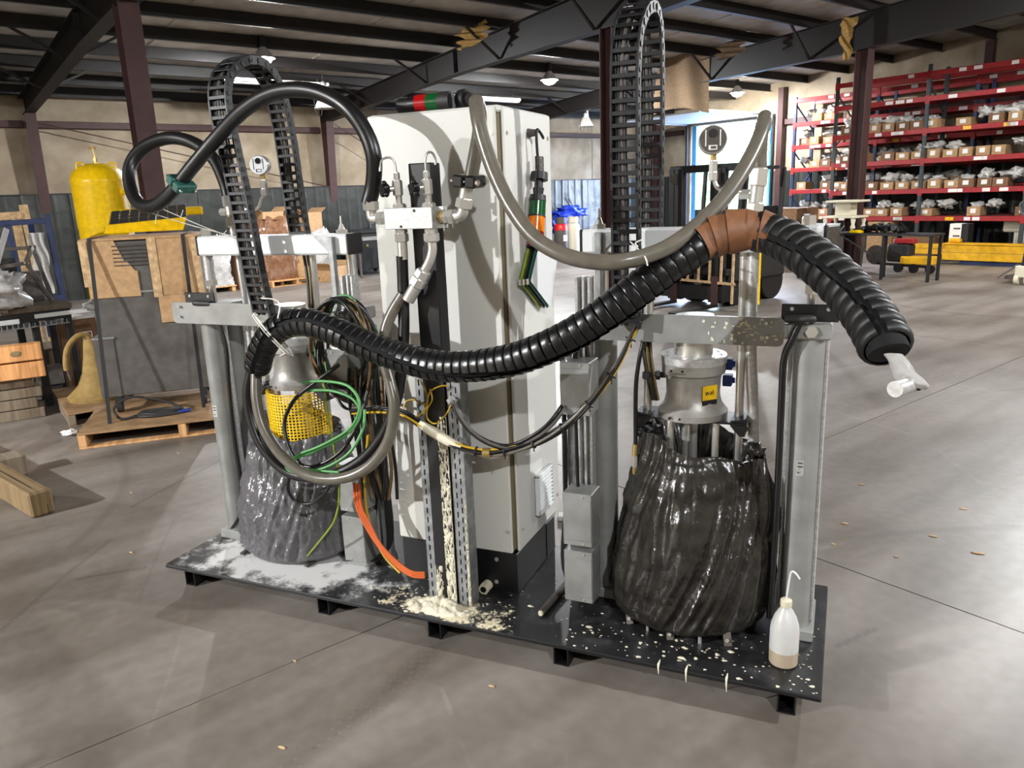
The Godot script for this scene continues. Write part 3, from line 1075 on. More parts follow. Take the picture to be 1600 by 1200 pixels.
# one ram press: two lifting columns, tie plate, cross beam, junction boxes, guide rods
func press(label: String, cx: float, sx: float, cyl_l: float, pl0: float, pl1: float) -> Node3D:
	var t := thing("ram_press", label, "press", V(cx, 0.12, -2.97))
	var X := func(l: float) -> float: return cx + sx * l
	var s := Sh.new()
	# outer column: two round barrels side by side front to back, with rails
	var xc: float = X.call(cyl_l)
	for z in [-2.935, -3.065]:
		s = Sh.new()
		s.cyl(V(xc, 0.17, z), V(xc, 1.315, z), 0.056, -1, 28)
		var o := ob("cylinder_barrel", s, M.alu_paint, t)
		for e in [-1.0, 1.0]:
			s = Sh.new()
			s.box(V(xc + e * 0.062 - 0.007, 0.17, z - 0.03), V(xc + e * 0.062 + 0.007, 1.315, z - 0.008), 0.003)
			ob("tie_rail", s, M.alu, o)
	ob("cylinder_cap", bx(V(xc - 0.076, 1.315, -3.14), V(xc + 0.076, 1.375, -2.868), 0.006), M.alu_paint, t)
	ob("cylinder_foot", bx(V(xc - 0.076, 0.1205, -3.14), V(xc + 0.076, 0.17, -2.868), 0.006), M.alu_paint, t)
	s = Sh.new()
	s.hexnut(V(xc + 0.01, 1.345, -2.868), V(xc + 0.01, 1.345, -2.855), 0.022)
	ob("plug", s, M.steel, t)
	var bp := ob("stop_plate", bx(V(xc - 0.095, 1.38, -2.88), V(xc + 0.095, 1.442, -2.872), 0.002), M.black_paint, t)
	for e in [-0.06, 0.06]:
		s = Sh.new()
		screw(s, V(xc + e, 1.425, -2.872), Vector3.BACK, 0.008)
		ob("bolt", s, M.chrome, bp)
	s = Sh.new()
	s.tube(spline([V(xc - sx * 0.08, 1.39, -2.86), V(xc, 1.395, -2.845), V(xc + sx * 0.012, 1.39, -2.86)]), 0.014, 10)
	ob("hose_stub", s, M.rubber_dusty, t)
	# piston rod with lock nut
	s = Sh.new()
	s.cyl(V(xc + 0.003, 1.375, -2.96), V(xc + 0.003, 1.49, -2.96), 0.019, -1, 16)
	ob("piston_rod", s, M.chrome, t)
	s = Sh.new()
	s.hexnut(V(xc + 0.003, 1.468, -2.96), V(xc + 0.003, 1.496, -2.96), 0.03)
	ob("lock_nut", s, M.steel, t)
	s = Sh.new()
	s.cyl(V(xc + 0.003, 1.496, -2.96), V(xc + 0.003, 1.622, -2.96), 0.025, -1, 16)
	ob("rod_end", s, M.alu, t)
	var pl := ob("print_label", bx(V(xc - 0.018, 0.8, -2.882), V(xc + 0.008, 0.86, -2.8785)), M.alu, t)
	for y in [0.808, 0.832, 0.846]:
		ob("print_line", bx(V(xc - 0.014, y, -2.8786), V(xc + (0.004 if y > 0.81 else -0.006), y + 0.006, -2.878)), M.frame_grey, pl)
	# inner column
	var xi: float = X.call(-0.365)
	s = Sh.new()
	s.cyl(V(xi, 0.17, -3.0), V(xi, 1.315, -3.0), 0.055, -1, 24)
	ob("cylinder_barrel", s, M.alu_paint, t)
	ob("cylinder_foot", bx(V(xi - 0.07, 0.1205, -3.07), V(xi + 0.07, 0.17, -2.93), 0.006), M.alu_paint, t)
	ob("cylinder_cap", bx(V(xi - 0.07, 1.315, -3.07), V(xi + 0.07, 1.37, -2.93), 0.006), M.alu_paint, t)
	s = Sh.new()
	s.cyl(V(xi, 1.37, -3.0), V(xi, 1.625, -3.0), 0.021, -1, 16)
	ob("piston_rod", s, M.chrome, t)
	var xp: float = X.call(-0.415)
	s = Sh.new()
	for e in [-1.0, 1.0]:
		s.box(V(xp + e * 0.026 - 0.006, 0.19, -2.93), V(xp + e * 0.026 + 0.006, 1.53, -2.88), 0.002)
	s.box(V(xp - 0.03, 0.19, -2.935), V(xp + 0.03, 1.53, -2.918))
	s.box(V(xp - 0.004, 0.19, -2.92), V(xp + 0.004, 1.53, -2.885))
	ob("slotted_profile", s, M.alu, t)
	ob("profile_foot", bx(V(xp - 0.035, 0.1205, -2.93), V(xp + 0.035, 0.2, -2.868), 0.004), M.frame_grey, t)
	var xg: float = X.call(-0.485)
	ob("mounting_strip", bx(V(xg - 0.02, 0.1205, -2.96), V(xg + 0.022, 1.3, -2.92), 0.003), M.galv, t)
	s = Sh.new()
	for k in 4:
		s.tube(spline([V(xg - sx * 0.025 - sx * 0.008 * (k % 2), 1.25, -2.9 - 0.012 * (k / 2)), V(xg - sx * 0.028, 0.7, -2.89 - 0.012 * k), V(xg - sx * (0.025 + 0.007 * k), 0.25, -2.9), V(xg + sx * 0.03 * k, 0.14, -2.86)]), 0.006, 6)
	ob("cable_run", s, M.black, t).set_meta("kind", "stuff")
	for b in [[1.0, 1.215], [0.44, 0.67], [0.185, 0.415]]:
		var jb := ob("junction_box", bx(V(X.call(-0.475), b[0], -2.875), V(X.call(-0.352), b[1], -2.76), 0.003), M.alu_paint, t)
		ob("lid", bx(V(X.call(-0.473), b[0] + 0.025, -2.761), V(X.call(-0.354), b[1] - 0.025, -2.757), 0.002), M.alu_paint, jb)
		for y in [b[0] + 0.012, b[1] - 0.012]:
			s = Sh.new()
			screw(s, V(X.call(-0.39), y, -2.76), Vector3.BACK, 0.005)
			ob("lid_screw", s, M.steel, jb)
	ob("conduit_pipe", pipe([V(X.call(-0.44), 1.0, -2.84), V(X.call(-0.435), 0.67, -2.84)], 0.008, 8), M.rubber, t)
	ob("conduit_pipe", pipe([V(X.call(-0.44), 1.215, -2.83), V(X.call(-0.43), 1.29, -2.85)], 0.014, 8), M.rubber, t)
	# tie plate with rounded ends, cross beam, guide bar
	var poly := PackedVector2Array()
	var q0 := minf(pl0, pl1)
	var q1 := maxf(pl0, pl1)
	for e in [[q1, 1.395, 0.0], [q0, 1.395, PI / 2], [q0, 1.29, PI], [q1, 1.29, PI * 1.5]]:
		var cxx: float = e[0] + (-0.022 if e[0] == q1 else 0.022)
		var cyy: float = e[1] + (-0.022 if e[1] > 1.35 else 0.022)
		for k in 5:
			var an: float = e[2] + PI / 2 * k / 4
			poly.append(Vector2(cxx + cos(an) * 0.022, cyy + sin(an) * 0.022))
	s = Sh.new()
	s.prism(poly, -2.862, -2.85)
	var tp := ob("tie_plate", s, M.alu_paint, t)
	for e in [[q0 + 0.06, 1.375], [q0 + 0.055, 1.325], [q1 - 0.06, 1.375], [q1 - 0.055, 1.325]]:
		s = Sh.new()
		s.cyl(V(e[0], e[1], -2.85), V(e[0], e[1], -2.835), 0.007, 0.006, 10)
		ob("bolt", s, M.chrome, tp)
	if sx > 0:
		var r := RandomNumberGenerator.new()
		r.seed = 5
		s = Sh.new()
		for k in 40:
			s.lump(V(r.randf_range(q1 - 0.3, q1), r.randf_range(1.29, 1.39), -2.849), V(r.randf_range(0.002, 0.007), r.randf_range(0.002, 0.007), 0.0012), 0.9, k, 8, 5)
		ob("sealant_fleck", s, M.paste, tp).set_meta("kind", "stuff")
	ob("tie_bar", bx(V(minf(X.call(-0.42), X.call(cyl_l)), 1.315, -2.93), V(maxf(X.call(-0.42), X.call(cyl_l)), 1.37, -2.87), 0.003), M.alu_paint, t)
	var b0: float = X.call(-0.425)
	var b1: float = X.call(0.46)
	ob("cross_beam", bx(V(minf(b0, b1), 1.62, -3.01), V(maxf(b0, b1), 1.712, -2.9), 0.008), M.powder_white, t)
	for e in [b0, b1]:
		ob("beam_end_cap", bx(V(e - 0.006, 1.62, -3.012), V(e + 0.006, 1.713, -2.898), 0.004), M.black, t)
	var xb: float = X.call(-0.35)
	ob("guide_bar", bx(V(xb - 0.012, 1.3, -2.9), V(xb + 0.012, 1.702, -2.874), 0.002), M.galv, t)
	s = Sh.new()
	s.prism(PackedVector2Array([Vector2(xb + sx * 0.012, 1.7), Vector2(xb + sx * 0.1, 1.705), Vector2(xb + sx * 0.012, 1.625)]), -2.9, -2.892)
	ob("gusset", s, M.galv, t)
	s = Sh.new()
	s.hexnut(V(X.call(-0.365), 1.712, -2.95), V(X.call(-0.365), 1.73, -2.95), 0.026)
	s.cyl(V(X.call(-0.365), 1.73, -2.95), V(X.call(-0.365), 1.755, -2.95), 0.017, 0.007, 12)
	s.cyl(V(X.call(-0.365), 1.755, -2.95), V(X.call(-0.365), 1.79, -2.95), 0.005, 0.003, 10)
	ob("grease_nipple", s, M.steel, t)
	s = Sh.new()
	s.hexnut(V(xc - sx * 0.02, 1.712, -2.95), V(xc - sx * 0.02, 1.745, -2.95), 0.024)
	ob("beam_nut", s, M.steel, t)
	# guide rods at both sides of the pump
	s = Sh.new()
	s.cyl(V(X.call(0.185), 0.75, -2.97), V(X.call(0.185), 1.62, -2.97), 0.0165, -1, 14)
	ob("guide_rod", s, M.steel, t)
	s = Sh.new()
	s.cyl(V(X.call(-0.174), 0.85, -2.97), V(X.call(-0.174), 1.62, -2.97), 0.0165, -1, 14)
	ob("guide_rod", s, M.steel, t)
	s = Sh.new()
	s.tube(spline([V(X.call(0.24), 0.83, -2.97), V(X.call(0.243), 0.9, -2.97), V(X.call(0.238), 1.0, -2.97), V(X.call(0.218), 1.3, -2.97), V(X.call(0.216), 1.7, -2.97)]), 0.0215, 12)
	ob("air_pipe", s, M.alu, t)
	return t

func pump(label: String, cx: float, sx: float, mesh_guard: bool) -> void:
	var t := thing("drum_pump", label, "pump", V(cx, 0.9, -2.97))
	var at := Transform3D(Basis(), V(cx, 0, -2.97))
	var s := Sh.new()
	s.lathe([[0.0, 0.98], [0.134, 0.98], [0.136, 1.005], [0.128, 1.015], [0.112, 1.035], [0.104, 1.07], [0.106, 1.13], [0.112, 1.15], [0.123, 1.158], [0.124, 1.196], [0.0, 1.196]], 40, at)
	s.box(V(cx - 0.075, 1.165, -2.86), V(cx - 0.0, 1.2, -2.842), 0.012)
	var body := ob("housing", s, M.cast_alu, t)
	for e in [[-0.06, 1.182], [-0.018, 1.182], [-0.065, 0.994], [-0.025, 0.994]]:
		s = Sh.new()
		var zz := -2.84 if e[1] > 1.1 else -2.836
		s.cyl(V(cx + e[0], e[1], zz - 0.03), V(cx + e[0], e[1], zz), 0.005, -1, 8)
		ob("bolt_hole", s, M.black, body)
	s = Sh.new()
	s.lathe([[0.0, 1.196], [0.127, 1.196], [0.128, 1.225], [0.125, 1.228], [0.0, 1.228]], 40, at)
	var fl := ob("top_flange", s, M.alu, t)
	for k in 10:
		s = Sh.new()
		var d := V(cos(k * TAU / 10), 0, sin(k * TAU / 10)) * 0.105
		s.cyl(V(cx, 1.228, -2.97) + d, V(cx, 1.231, -2.97) + d, 0.006, -1, 8)
		ob("bolt", s, M.steel, fl)
	s = Sh.new()
	s.lathe([[0.0, 1.228], [0.073, 1.228], [0.073, 1.38], [0.0, 1.38]], 36, at)
	ob("turned_neck", s, M.steel, t)
	if not mesh_guard:
		var lb := bx(V(-0.033, -0.036, 0.0), V(0.033, 0.02, 0.0012))
		var o := ob("label", lb, M.yellow, t)
		var o2 := ob("label_strip", bx(V(-0.033, -0.056, 0.0), V(0.033, -0.037, 0.0013)), M.black, t)
		for q in [o, o2]:
			q.position = V(0.077, 1.1 - 0.9, 0.075)
			q.rotation.y = 0.8
		var tm := TextMesh.new()
		tm.text = "wal"
		tm.font_size = 22
		tm.depth = 0.001
		tm.pixel_size = 0.0011
		var sf := SystemFont.new()
		sf.font_names = PackedStringArray(["Droid Sans"])
		sf.font_weight = 700
		tm.font = sf
		var tx := ob("lettering", tm, M.black, o)
		tx.position = V(-0.002, -0.008, 0.0014)
		for y in [1.185, 1.12]:
			s = Sh.new()
			s.box(V(cx + 0.11, y - 0.022, -3.03), V(cx + 0.145, y + 0.022, -2.985), 0.003)
			s.cyl(V(cx + 0.145, y, -3.005), V(cx + 0.155, y, -3.005), 0.012, -1, 10)
			ob("blue_port", s, M.blue, t)
	s = Sh.new()
	s.cyl(V(cx - sx * 0.1, 1.14, -2.95), V(cx - sx * 0.17, 1.14, -2.93), 0.012, -1, 10)
	s.hexnut(V(cx - sx * 0.125, 1.14, -2.942), V(cx - sx * 0.14, 1.14, -2.938), 0.02)
	s.box(V(cx - sx * 0.19, 1.125, -2.945), V(cx - sx * 0.16, 1.155, -2.915), 0.003)
	ob("side_fitting", s, M.black, t)
	# bracket with black end cheeks
	s = Sh.new()
	s.box(V(cx - 0.205, 0.972, -3.05), V(cx + 0.205, 0.98, -2.89), 0.002)
	ob("bracket_plate", s, M.black_paint, t)
	for e in [-1.0, 1.0]:
		s = Sh.new()
		var x0: float = cx + e * 0.21
		s.prism(PackedVector2Array([Vector2(x0, 0.995), Vector2(x0 - e * 0.055, 0.985), Vector2(x0 - e * 0.055, 0.965), Vector2(x0 - e * 0.02, 0.925), Vector2(x0, 0.925)]), -2.99, -2.9)
		var ck := ob("bracket_cheek", s, M.black_paint, t)
		for y in [0.945, 0.98]:
			s = Sh.new()
			s.hexnut(V(x0, y, -2.945), V(x0 + e * 0.014, y, -2.945), 0.009)
			ob("bolt", s, M.steel, ck)
	for e in [[-0.073, -2.9], [0.0, -2.99], [0.1, -2.91], [-0.03, -3.0]]:
		s = Sh.new()
		s.cyl(V(cx + e[0], 0.72, e[1]), V(cx + e[0], 0.98, e[1]), 0.0135 if e[1] > -2.95 else 0.018, -1, 12)
		ob("follower_rod", s, M.steel, t)
	if mesh_guard:
		s = Sh.new()
		var nn := 34
		for k in nn:
			var an := PI * 1.15 * k / (nn - 1) - 0.24
			var d := V(cos(an), 0, sin(an)) * 0.155
			s.bar(V(cx, 0.66, -2.97) + d, V(cx, 0.965, -2.97) + d, 0.006, 0.004, V(cos(an), 0, sin(an)))
		for j in 21:
			var pts := []
			for k in 25:
				var an := PI * 1.15 * k / 24 - 0.24
				pts.append(V(cx + cos(an) * 0.155, 0.662 + j * 0.015, -2.97 + sin(an) * 0.155))
			s.tube(pts, 0.0032, 4)
		ob("mesh_guard", s, M.yellow_mesh, t).set_meta("label", "yellow square-mesh plastic guard")

func bag_drum(called_label: String, cx: float, cz: float, lv: Array, sd: int, m: Material, amp: float, crum: float) -> Node3D:
	# lv: [height, left, right] outlines of the draped plastic
	var t := thing("bagged_drum", called_label, "drum", V(cx, 0.12, cz))
	var f := FastNoiseLite.new()
	f.seed = sd
	f.frequency = 1.0
	f.fractal_type = FastNoiseLite.FRACTAL_RIDGED
	f.fractal_octaves = 2
	var g := FastNoiseLite.new()
	g.seed = sd + 1
	g.frequency = 1.0
	g.fractal_type = FastNoiseLite.FRACTAL_RIDGED
	g.fractal_octaves = 3
	var nx := 201
	var ny := 84
	var out := func(i: int, j: int) -> Vector3:
		var h: float = float(j) / (ny - 1)
		var yy: float = lerpf(lv[0][0], lv[lv.size() - 1][0], h)
		var k := 0
		while k < lv.size() - 2 and yy > lv[k + 1][0]:
			k += 1
		var u: float = clampf((yy - lv[k][0]) / (lv[k + 1][0] - lv[k][0]), 0, 1)
		u = u * u * (3 - 2 * u)
		var xl: float = lerpf(lv[k][1], lv[k + 1][1], u)
		var xr: float = lerpf(lv[k][2], lv[k + 1][2], u)
		var an: float = TAU * float(i % (nx - 1)) / (nx - 1)
		var tw := an + h * 0.55 + 0.12 * sin(yy * 7.0 + an * 3.0)
		var fold: float = f.get_noise_3d(cos(tw) * 2.1, sin(tw) * 2.1, yy * 0.55) * 0.55 + f.get_noise_3d(cos(tw) * 4.5 + 9.0, sin(tw) * 4.5, yy * 1.1) * 0.22
		var wide: float = 1.0 + amp * fold * smoothstep(0.0, 0.12, h)
		wide += crum * g.get_noise_3d(cos(an) * 2.6 + yy * 2.0, sin(an) * 2.6, yy * 4.0) * smoothstep(0.0, 0.1, h)
		var rx := (xr - xl) * 0.5 * wide
		var rz := minf(rx, 0.3 * wide)
		var lift := 0.0
		if j > ny - 6:
			lift = 0.012 * sin(an * 5.0 + sd) - 0.05 * cos(an) * (j - ny + 6) / 5.0
		return V((xl + xr) * 0.5 + cos(an) * rx, yy + lift, cz + sin(an) * rz)
	var s := Sh.new()
	s.grid(nx, ny, out, true)
	# inner lip and the slack top inside the rim
	s.grid(nx, 5, func(i, j):
		var p: Vector3 = out.call(i, ny - 1)
		var mid := V((lv[-1][1] + lv[-1][2]) * 0.5, p.y, cz)
		return p.lerp(mid, j * 0.11) + V(0, -0.012 * j * j, 0), true)
	ob("plastic_sheet", s, m, t)
	s = Sh.new()
	s.cyl(V(cx, 0.15, cz), V(cx, lv[-1][0] - 0.13, cz), 0.2, 0.19, 28)
	ob("drum_shell", s, M.black, t)
	return t

func presses() -> void:
	press("right-hand ram press beside the white wash bottle, its tie plate flecked with sealant", -0.53, 1.0, 0.425, -0.93, -0.187)
	press("left-hand ram press near the tall boxed panel, with its crossbeam behind the black hose", -2.47, -1.0, 0.46, -3.1, -2.42)
	pump("cast aluminium drum pump with a yellow label, under the right press", -0.524, 1.0, false)
	pump("drum pump with a yellow square-mesh guard, under the left press", -2.46, -1.0, true)
	var t := bag_drum("drum draped in a dark grey sealant-stained plastic bag, right of the junction boxes", -0.53, -3.0, [[0.13, -0.8, -0.26], [0.17, -0.85, -0.215], [0.3, -0.84, -0.2], [0.42, -0.815, -0.205], [0.6, -0.785, -0.225], [0.72, -0.755, -0.245], [0.8, -0.735, -0.262], [0.88, -0.72, -0.30]], 3, M.bag_dark, 0.14, 0.02)
	var s := Sh.new()
	s.grid(25, 20, func(i, j):
		var a: float = TAU * (i % 24) / 24.0
		var h: float = j / 19.0
		var r: float = 0.028 + 0.04 * sin(h * PI) + 0.01 * sin(a * 4 + h * 6)
		return V(-0.255 + 0.012 * sin(h * 5.0) + cos(a) * r, 0.42 + h * 0.42, -2.93 + sin(a) * r), true)
	s.lump(V(-0.28, 0.865, -2.94), V(0.035, 0.028, 0.035), 0.5, 4)
	ob("gathered_corner", s, M.bag_dark, t)
	s = Sh.new()
	s.lump(V(-0.7, 0.9, -2.96), V(0.045, 0.03, 0.04), 0.5, 8)
	ob("knot", s, M.black, t)
	bag_drum("drum draped in a shiny mid-grey plastic bag, standing in white powder", -2.52, -2.99, [[0.125, -2.79, -2.24], [0.17, -2.84, -2.2], [0.3, -2.83, -2.205], [0.45, -2.8, -2.23], [0.6, -2.76, -2.28], [0.7, -2.74, -2.3], [0.78, -2.73, -2.31]], 12, M.bag_grey, 0.12, 0.06)
	# clamps round the right drum and loose fittings
	var k := 0
	for p in [V(-0.725, 0.121, -2.769), V(-0.647, 0.121, -2.746), V(-0.546, 0.121, -2.709), V(-0.436, 0.121, -2.725), V(-0.329, 0.121, -2.740)]:
		var d := thing("drum_clamp", ["rusty flat clamp lug at the left foot of the dark bag", "round knob bolt at the front left foot of the dark bag", "short flat clamp lug under the middle of the dark bag", "round knob bolt at the front foot of the dark bag", "tall flat clamp lug at the right foot of the dark bag"][k], "clamp", p)
		var c := Sh.new()
		if k % 2 == 1:
			c.cyl(p, p + V(0, 0.03, 0), 0.007, -1, 8)
			ob("stud", c, M.steel, d)
			c = Sh.new()
			c.sph(p + V(0, 0.038, 0), V(0.013, 0.012, 0.013), 10, 8)
			ob("knob", c, M.steel, d)
		else:
			c.bar(p + V(0, 0.0, 0), p + V(-0.01, 0.05, -0.02), 0.03, 0.012, Vector3.BACK, 0.002)
			ob("lug", c, M.frame_grey, d)
			c = Sh.new()
			c.hexnut(p + V(-0.004, 0.026, 0.0), p + V(-0.004, 0.028, 0.008), 0.008)
			ob("nut", c, M.steel, d)
		k += 1
	k = 0
	for e in [[V(-2.738, 0.121, -2.733), V(-2.746, 0.121, -2.807)], [V(-2.337, 0.121, -2.733), V(-2.326, 0.121, -2.815)]]:
		var d := thing("drum_clamp", ["flat steel lug in white powder left of the grey bag", "flat steel lug in white powder right of the grey bag"][k], "clamp", e[0])
		var c := Sh.new()
		c.bar(e[0] + V(0, 0.008, 0), e[1] + V(0, 0.008, 0), 0.024, 0.012, Vector3.UP, 0.002)
		ob("lug", c, M.frame_grey, d)
		k += 1
	var d := thing("plug_fitting", "small white plug standing in powder before the grey bag", "plug", V(-2.445, 0.121, -2.745))
	var c := Sh.new()
	c.cyl(V(-2.445, 0.121, -2.745), V(-2.445, 0.121, -2.745) + V(0, 0.03, 0), 0.012, 0.01, 12)
	c.sph(V(-2.445, 0.121, -2.745) + V(0, 0.034, 0), V(0.015, 0.01, 0.015))
	ob("cap", c, M.ivory, d)

func lobed_knob(s: Sh, p: Vector3, nn: Vector3, r: float) -> void:
	s.cyl(p - nn * 0.012, p + nn * 0.012, r * 0.72, r * 0.62, 20)
	var b := Sh.frame(nn)
	for k in 5:
		var a := TAU * k / 5 + 0.3
		s.sph(p + (b.x * cos(a) + b.y * sin(a)) * r * 0.72, V(r * 0.36, r * 0.36, r * 0.36), 10, 7)

func fitting(t: Node3D, called: String, p: Vector3, q: Vector3, r: float, hexed := true, m: Material = null) -> void:
	var s := Sh.new()
	if hexed:
		s.hexnut(p, q, r)
		var z := (q - p).normalized()
		s.cyl(p - z * 0.004, p, r * 0.8, r * 0.86, 16)
		s.cyl(q, q + z * 0.004, r * 0.86, r * 0.8, 16)
	else:
		s.cyl(p, q, r, -1, 20)
	ob(called, s, m if m else M.steel, t)

func manifold() -> void:
	var p0 := V(-1.517, 0.12, -2.7)
	var t := thing("manifold_post", "black steel post before the cabinet, smeared with cream sealant, between slotted rails", "post", p0)
	var s := bx(V(-1.567, 0.1205, -2.735), V(-1.467, 1.985, -2.66), 0.004)
	ob("square_tube", s, M.black_paint, t)
	for e in [[-1.609, -1.571, true], [-1.462, -1.4, false]]:
		var rail: MeshInstance3D
		s = Sh.new()
		# front web cut by slots: strips with short bridges between the open slots
		var x0: float = e[0]
		var x1: float = e[1]
		var rows := 24
		var cols := [x0, x0 + 0.014, x0 + 0.021, x1] if e[2] else [x0, x0 + 0.016, x0 + 0.022, x0 + 0.038, x0 + 0.044, x1]
		for k in range(0, cols.size(), 2):
			s.box(V(cols[k], 0.125, -2.672), V(cols[k + 1], 1.19, -2.669))
			if k + 2 < cols.size():
				for j in rows + 1:
					var y := 0.125 + 1.047 * j / rows + (0.022 if k == 2 and j < rows else 0.0)
					s.box(V(cols[k + 1], y, -2.672), V(cols[k + 2], y + 0.018, -2.669))
		s.box(V(x0, 0.125, -2.72), V(x0 + 0.003, 1.19, -2.669))
		s.box(V(x1 - 0.003, 0.125, -2.74), V(x1, 1.19, -2.669))
		rail = ob("slotted_rail", s, M.galv, t)
		ob("rail_back", bx(V(x0 + 0.003, 0.125, -2.7), V(x1 - 0.003, 1.19, -2.698)), M.black, rail)
	# dried sealant running down the post
	for e in [[-1.513, -1.4675, 0.128, 0.98, -2.66, 5], [-1.412, -1.4, 0.13, 0.62, -2.669, 6], [-1.566, -1.53, 0.128, 0.3, -2.66, 7]]:
		var f := FastNoiseLite.new()
		f.seed = e[5]
		f.frequency = 1.0
		f.fractal_octaves = 4
		s = Sh.new()
		s.grid(22, 260, func(i, j):
			var u: float = i / 21.0
			var v: float = j / 259.0
			var x: float = lerpf(e[0], e[1], u)
			var y: float = lerpf(e[2], e[3], v)
			var h: float = f.get_noise_3d(x * 95.0, y * 22.0, 1.0) + 0.35 * f.get_noise_3d(x * 260.0, y * 90.0, 4.0) + 0.2 - 0.32 * v + 0.12 * sin(u * PI)
			h *= smoothstep(0.0, 0.08, u) * smoothstep(1.0, 0.92, u) * smoothstep(1.0, 0.97, v)
			return V(x, y, e[4] + clampf(h * 0.016, -0.001, 0.006)))
		ob("dried_sealant", s, M.paste, t).set_meta("kind", "stuff")
	# heap at the foot
	var h := tag(ob("sealant_heap", heap(), M.paste), "heap of dried cream sealant at the foot of the black post", "sealant", "", "stuff")
	# thin ground wires looped round the post
	s = Sh.new()
	s.tube(spline([V(-1.573, 1.135, -2.650), V(-1.544, 1.088, -2.640), V(-1.532, 1.043, -2.630), V(-1.554, 1.003, -2.620), V(-1.601, 0.980, -2.620), V(-1.638, 1.005, -2.620), V(-1.635, 1.041, -2.630), V(-1.592, 1.052, -2.630), V(-1.545, 1.036, -2.630), V(-1.517, 1.092, -2.630), V(-1.468, 1.117, -2.640), V(-1.444, 1.111, -2.660)]), 0.0035, 6)
	s.tube(spline([V(-1.522, 1.100, -2.640), V(-1.511, 1.058, -2.630), V(-1.537, 1.015, -2.630), V(-1.543, 0.971, -2.640), V(-1.511, 0.953, -2.645), V(-1.462, 0.991, -2.640), V(-1.431, 1.039, -2.650)]), 0.0035, 6)
	tag(ob("earth_wire", s, M.yellow_cable), "thin yellow earth wire looped across the black post below the corrugated hose", "wire")
	# manifold block
	var c := V(-1.54, 1.74, -2.62)
	var b := thing("manifold_block", "machined aluminium manifold block with two needle valves, on the black post", "manifold", c)
	ob("block", bx(V(-1.647, 1.742, -2.655), V(-1.437, 1.822, -2.592), 0.002), M.alu, b)
	ob("flange", bx(V(-1.437, 1.805, -2.658), V(-1.405, 1.823, -2.625), 0.001), M.alu, b)
	ob("flange", bx(V(-1.437, 1.741, -2.658), V(-1.405, 1.756, -2.625), 0.001), M.alu, b)
	for q in [V(-1.513, 1.81, -2.592), V(-1.575, 1.752, -2.592)]:
		s = Sh.new()
		screw(s, q, Vector3.BACK, 0.006)
		ob("cap_screw", s, M.frame_grey, b)
	var k := 0
	for x in [-1.592, -1.463]:
		var n := thing("needle_valve", ["left needle valve with black star knob and hooked outlet pipe", "right needle valve with black star knob, before the post"][k], "valve", V(x, 1.822, -2.62))
		fitting(n, "base_nut", V(x, 1.822, -2.62), V(x, 1.834, -2.62), 0.026)
		fitting(n, "stem", V(x, 1.834, -2.62), V(x, 1.87, -2.62), 0.0125)
		fitting(n, "valve_body", V(x - 0.002, 1.87, -2.62), V(x - 0.003, 1.922, -2.62), 0.02)
		fitting(n, "spindle", V(x - 0.003, 1.895, -2.62), V(x - 0.028, 1.893, -2.6), 0.011, false)
		s = Sh.new()
		lobed_knob(s, V(x - 0.042, 1.892, -2.588), V(-0.45, 0, 0.9).normalized(), 0.031)
		ob("star_knob", s, M.rubber, n)
		fitting(n, "outlet_nut", V(x - 0.003, 1.93, -2.62), V(x - 0.003, 1.95, -2.62), 0.012)
		s = Sh.new()
		if k == 0:
			s.tube(spline([V(x - 0.003, 1.94, -2.62), V(x - 0.006, 1.985, -2.62), V(x - 0.018, 2.006, -2.615), V(x - 0.04, 2.008, -2.61), V(x - 0.057, 1.995, -2.6), V(x - 0.06, 1.96, -2.595)]), 0.0045, 8)
		else:
			s.tube(spline([V(x - 0.003, 1.94, -2.62), V(x - 0.002, 1.998, -2.62), V(x + 0.004, 2.018, -2.63), V(x + 0.014, 2.018, -2.645), V(x + 0.02, 1.998, -2.655), V(x + 0.02, 1.975, -2.655)]), 0.0045, 8)
		ob("hooked_pipe", s, M.steel, n)
		k += 1
	# fittings of the four hoses
	var e := thing("hose_fitting", "left elbow fitting joining the black arched hose to the block", "hose fitting", V(-1.67, 1.76, -2.62))
	fitting(e, "nut", V(-1.647, 1.785, -2.62), V(-1.668, 1.785, -2.62), 0.026)
	fitting(e, "nut", V(-1.668, 1.785, -2.62), V(-1.69, 1.785, -2.62), 0.028)
	s = Sh.new()
	s.tube(spline([V(-1.69, 1.785, -2.62), V(-1.714, 1.786, -2.62), V(-1.722, 1.797, -2.62), V(-1.722, 1.82, -2.62)]), 0.021, 14)
	ob("elbow", s, M.steel, e)
	fitting(e, "nut", V(-1.722, 1.818, -2.62), V(-1.721, 1.85, -2.62), 0.031)
	fitting(e, "ferrule", V(-1.721, 1.85, -2.62), V(-1.712, 1.905, -2.62), 0.025, false)
	e = thing("hose_fitting", "right elbow fitting joining the block to the clear grey hose", "hose fitting", V(-1.4, 1.76, -2.62))
	fitting(e, "adapter", V(-1.42, 1.783, -2.635), V(-1.405, 1.783, -2.63), 0.026, true, M.brass)
	fitting(e, "nut", V(-1.403, 1.783, -2.63), V(-1.385, 1.783, -2.628), 0.025)
	fitting(e, "nut", V(-1.38, 1.783, -2.627), V(-1.358, 1.784, -2.625), 0.03)
	s = Sh.new()
	s.tube(spline([V(-1.358, 1.784, -2.625), V(-1.335, 1.786, -2.622), V(-1.322, 1.797, -2.62), V(-1.317, 1.815, -2.62)]), 0.021, 14)
	ob("elbow", s, M.steel, e)
	fitting(e, "nut", V(-1.317, 1.815, -2.62), V(-1.31, 1.846, -2.62), 0.032)
	fitting(e, "ferrule", V(-1.31, 1.846, -2.62), V(-1.294, 1.905, -2.62), 0.024, false)
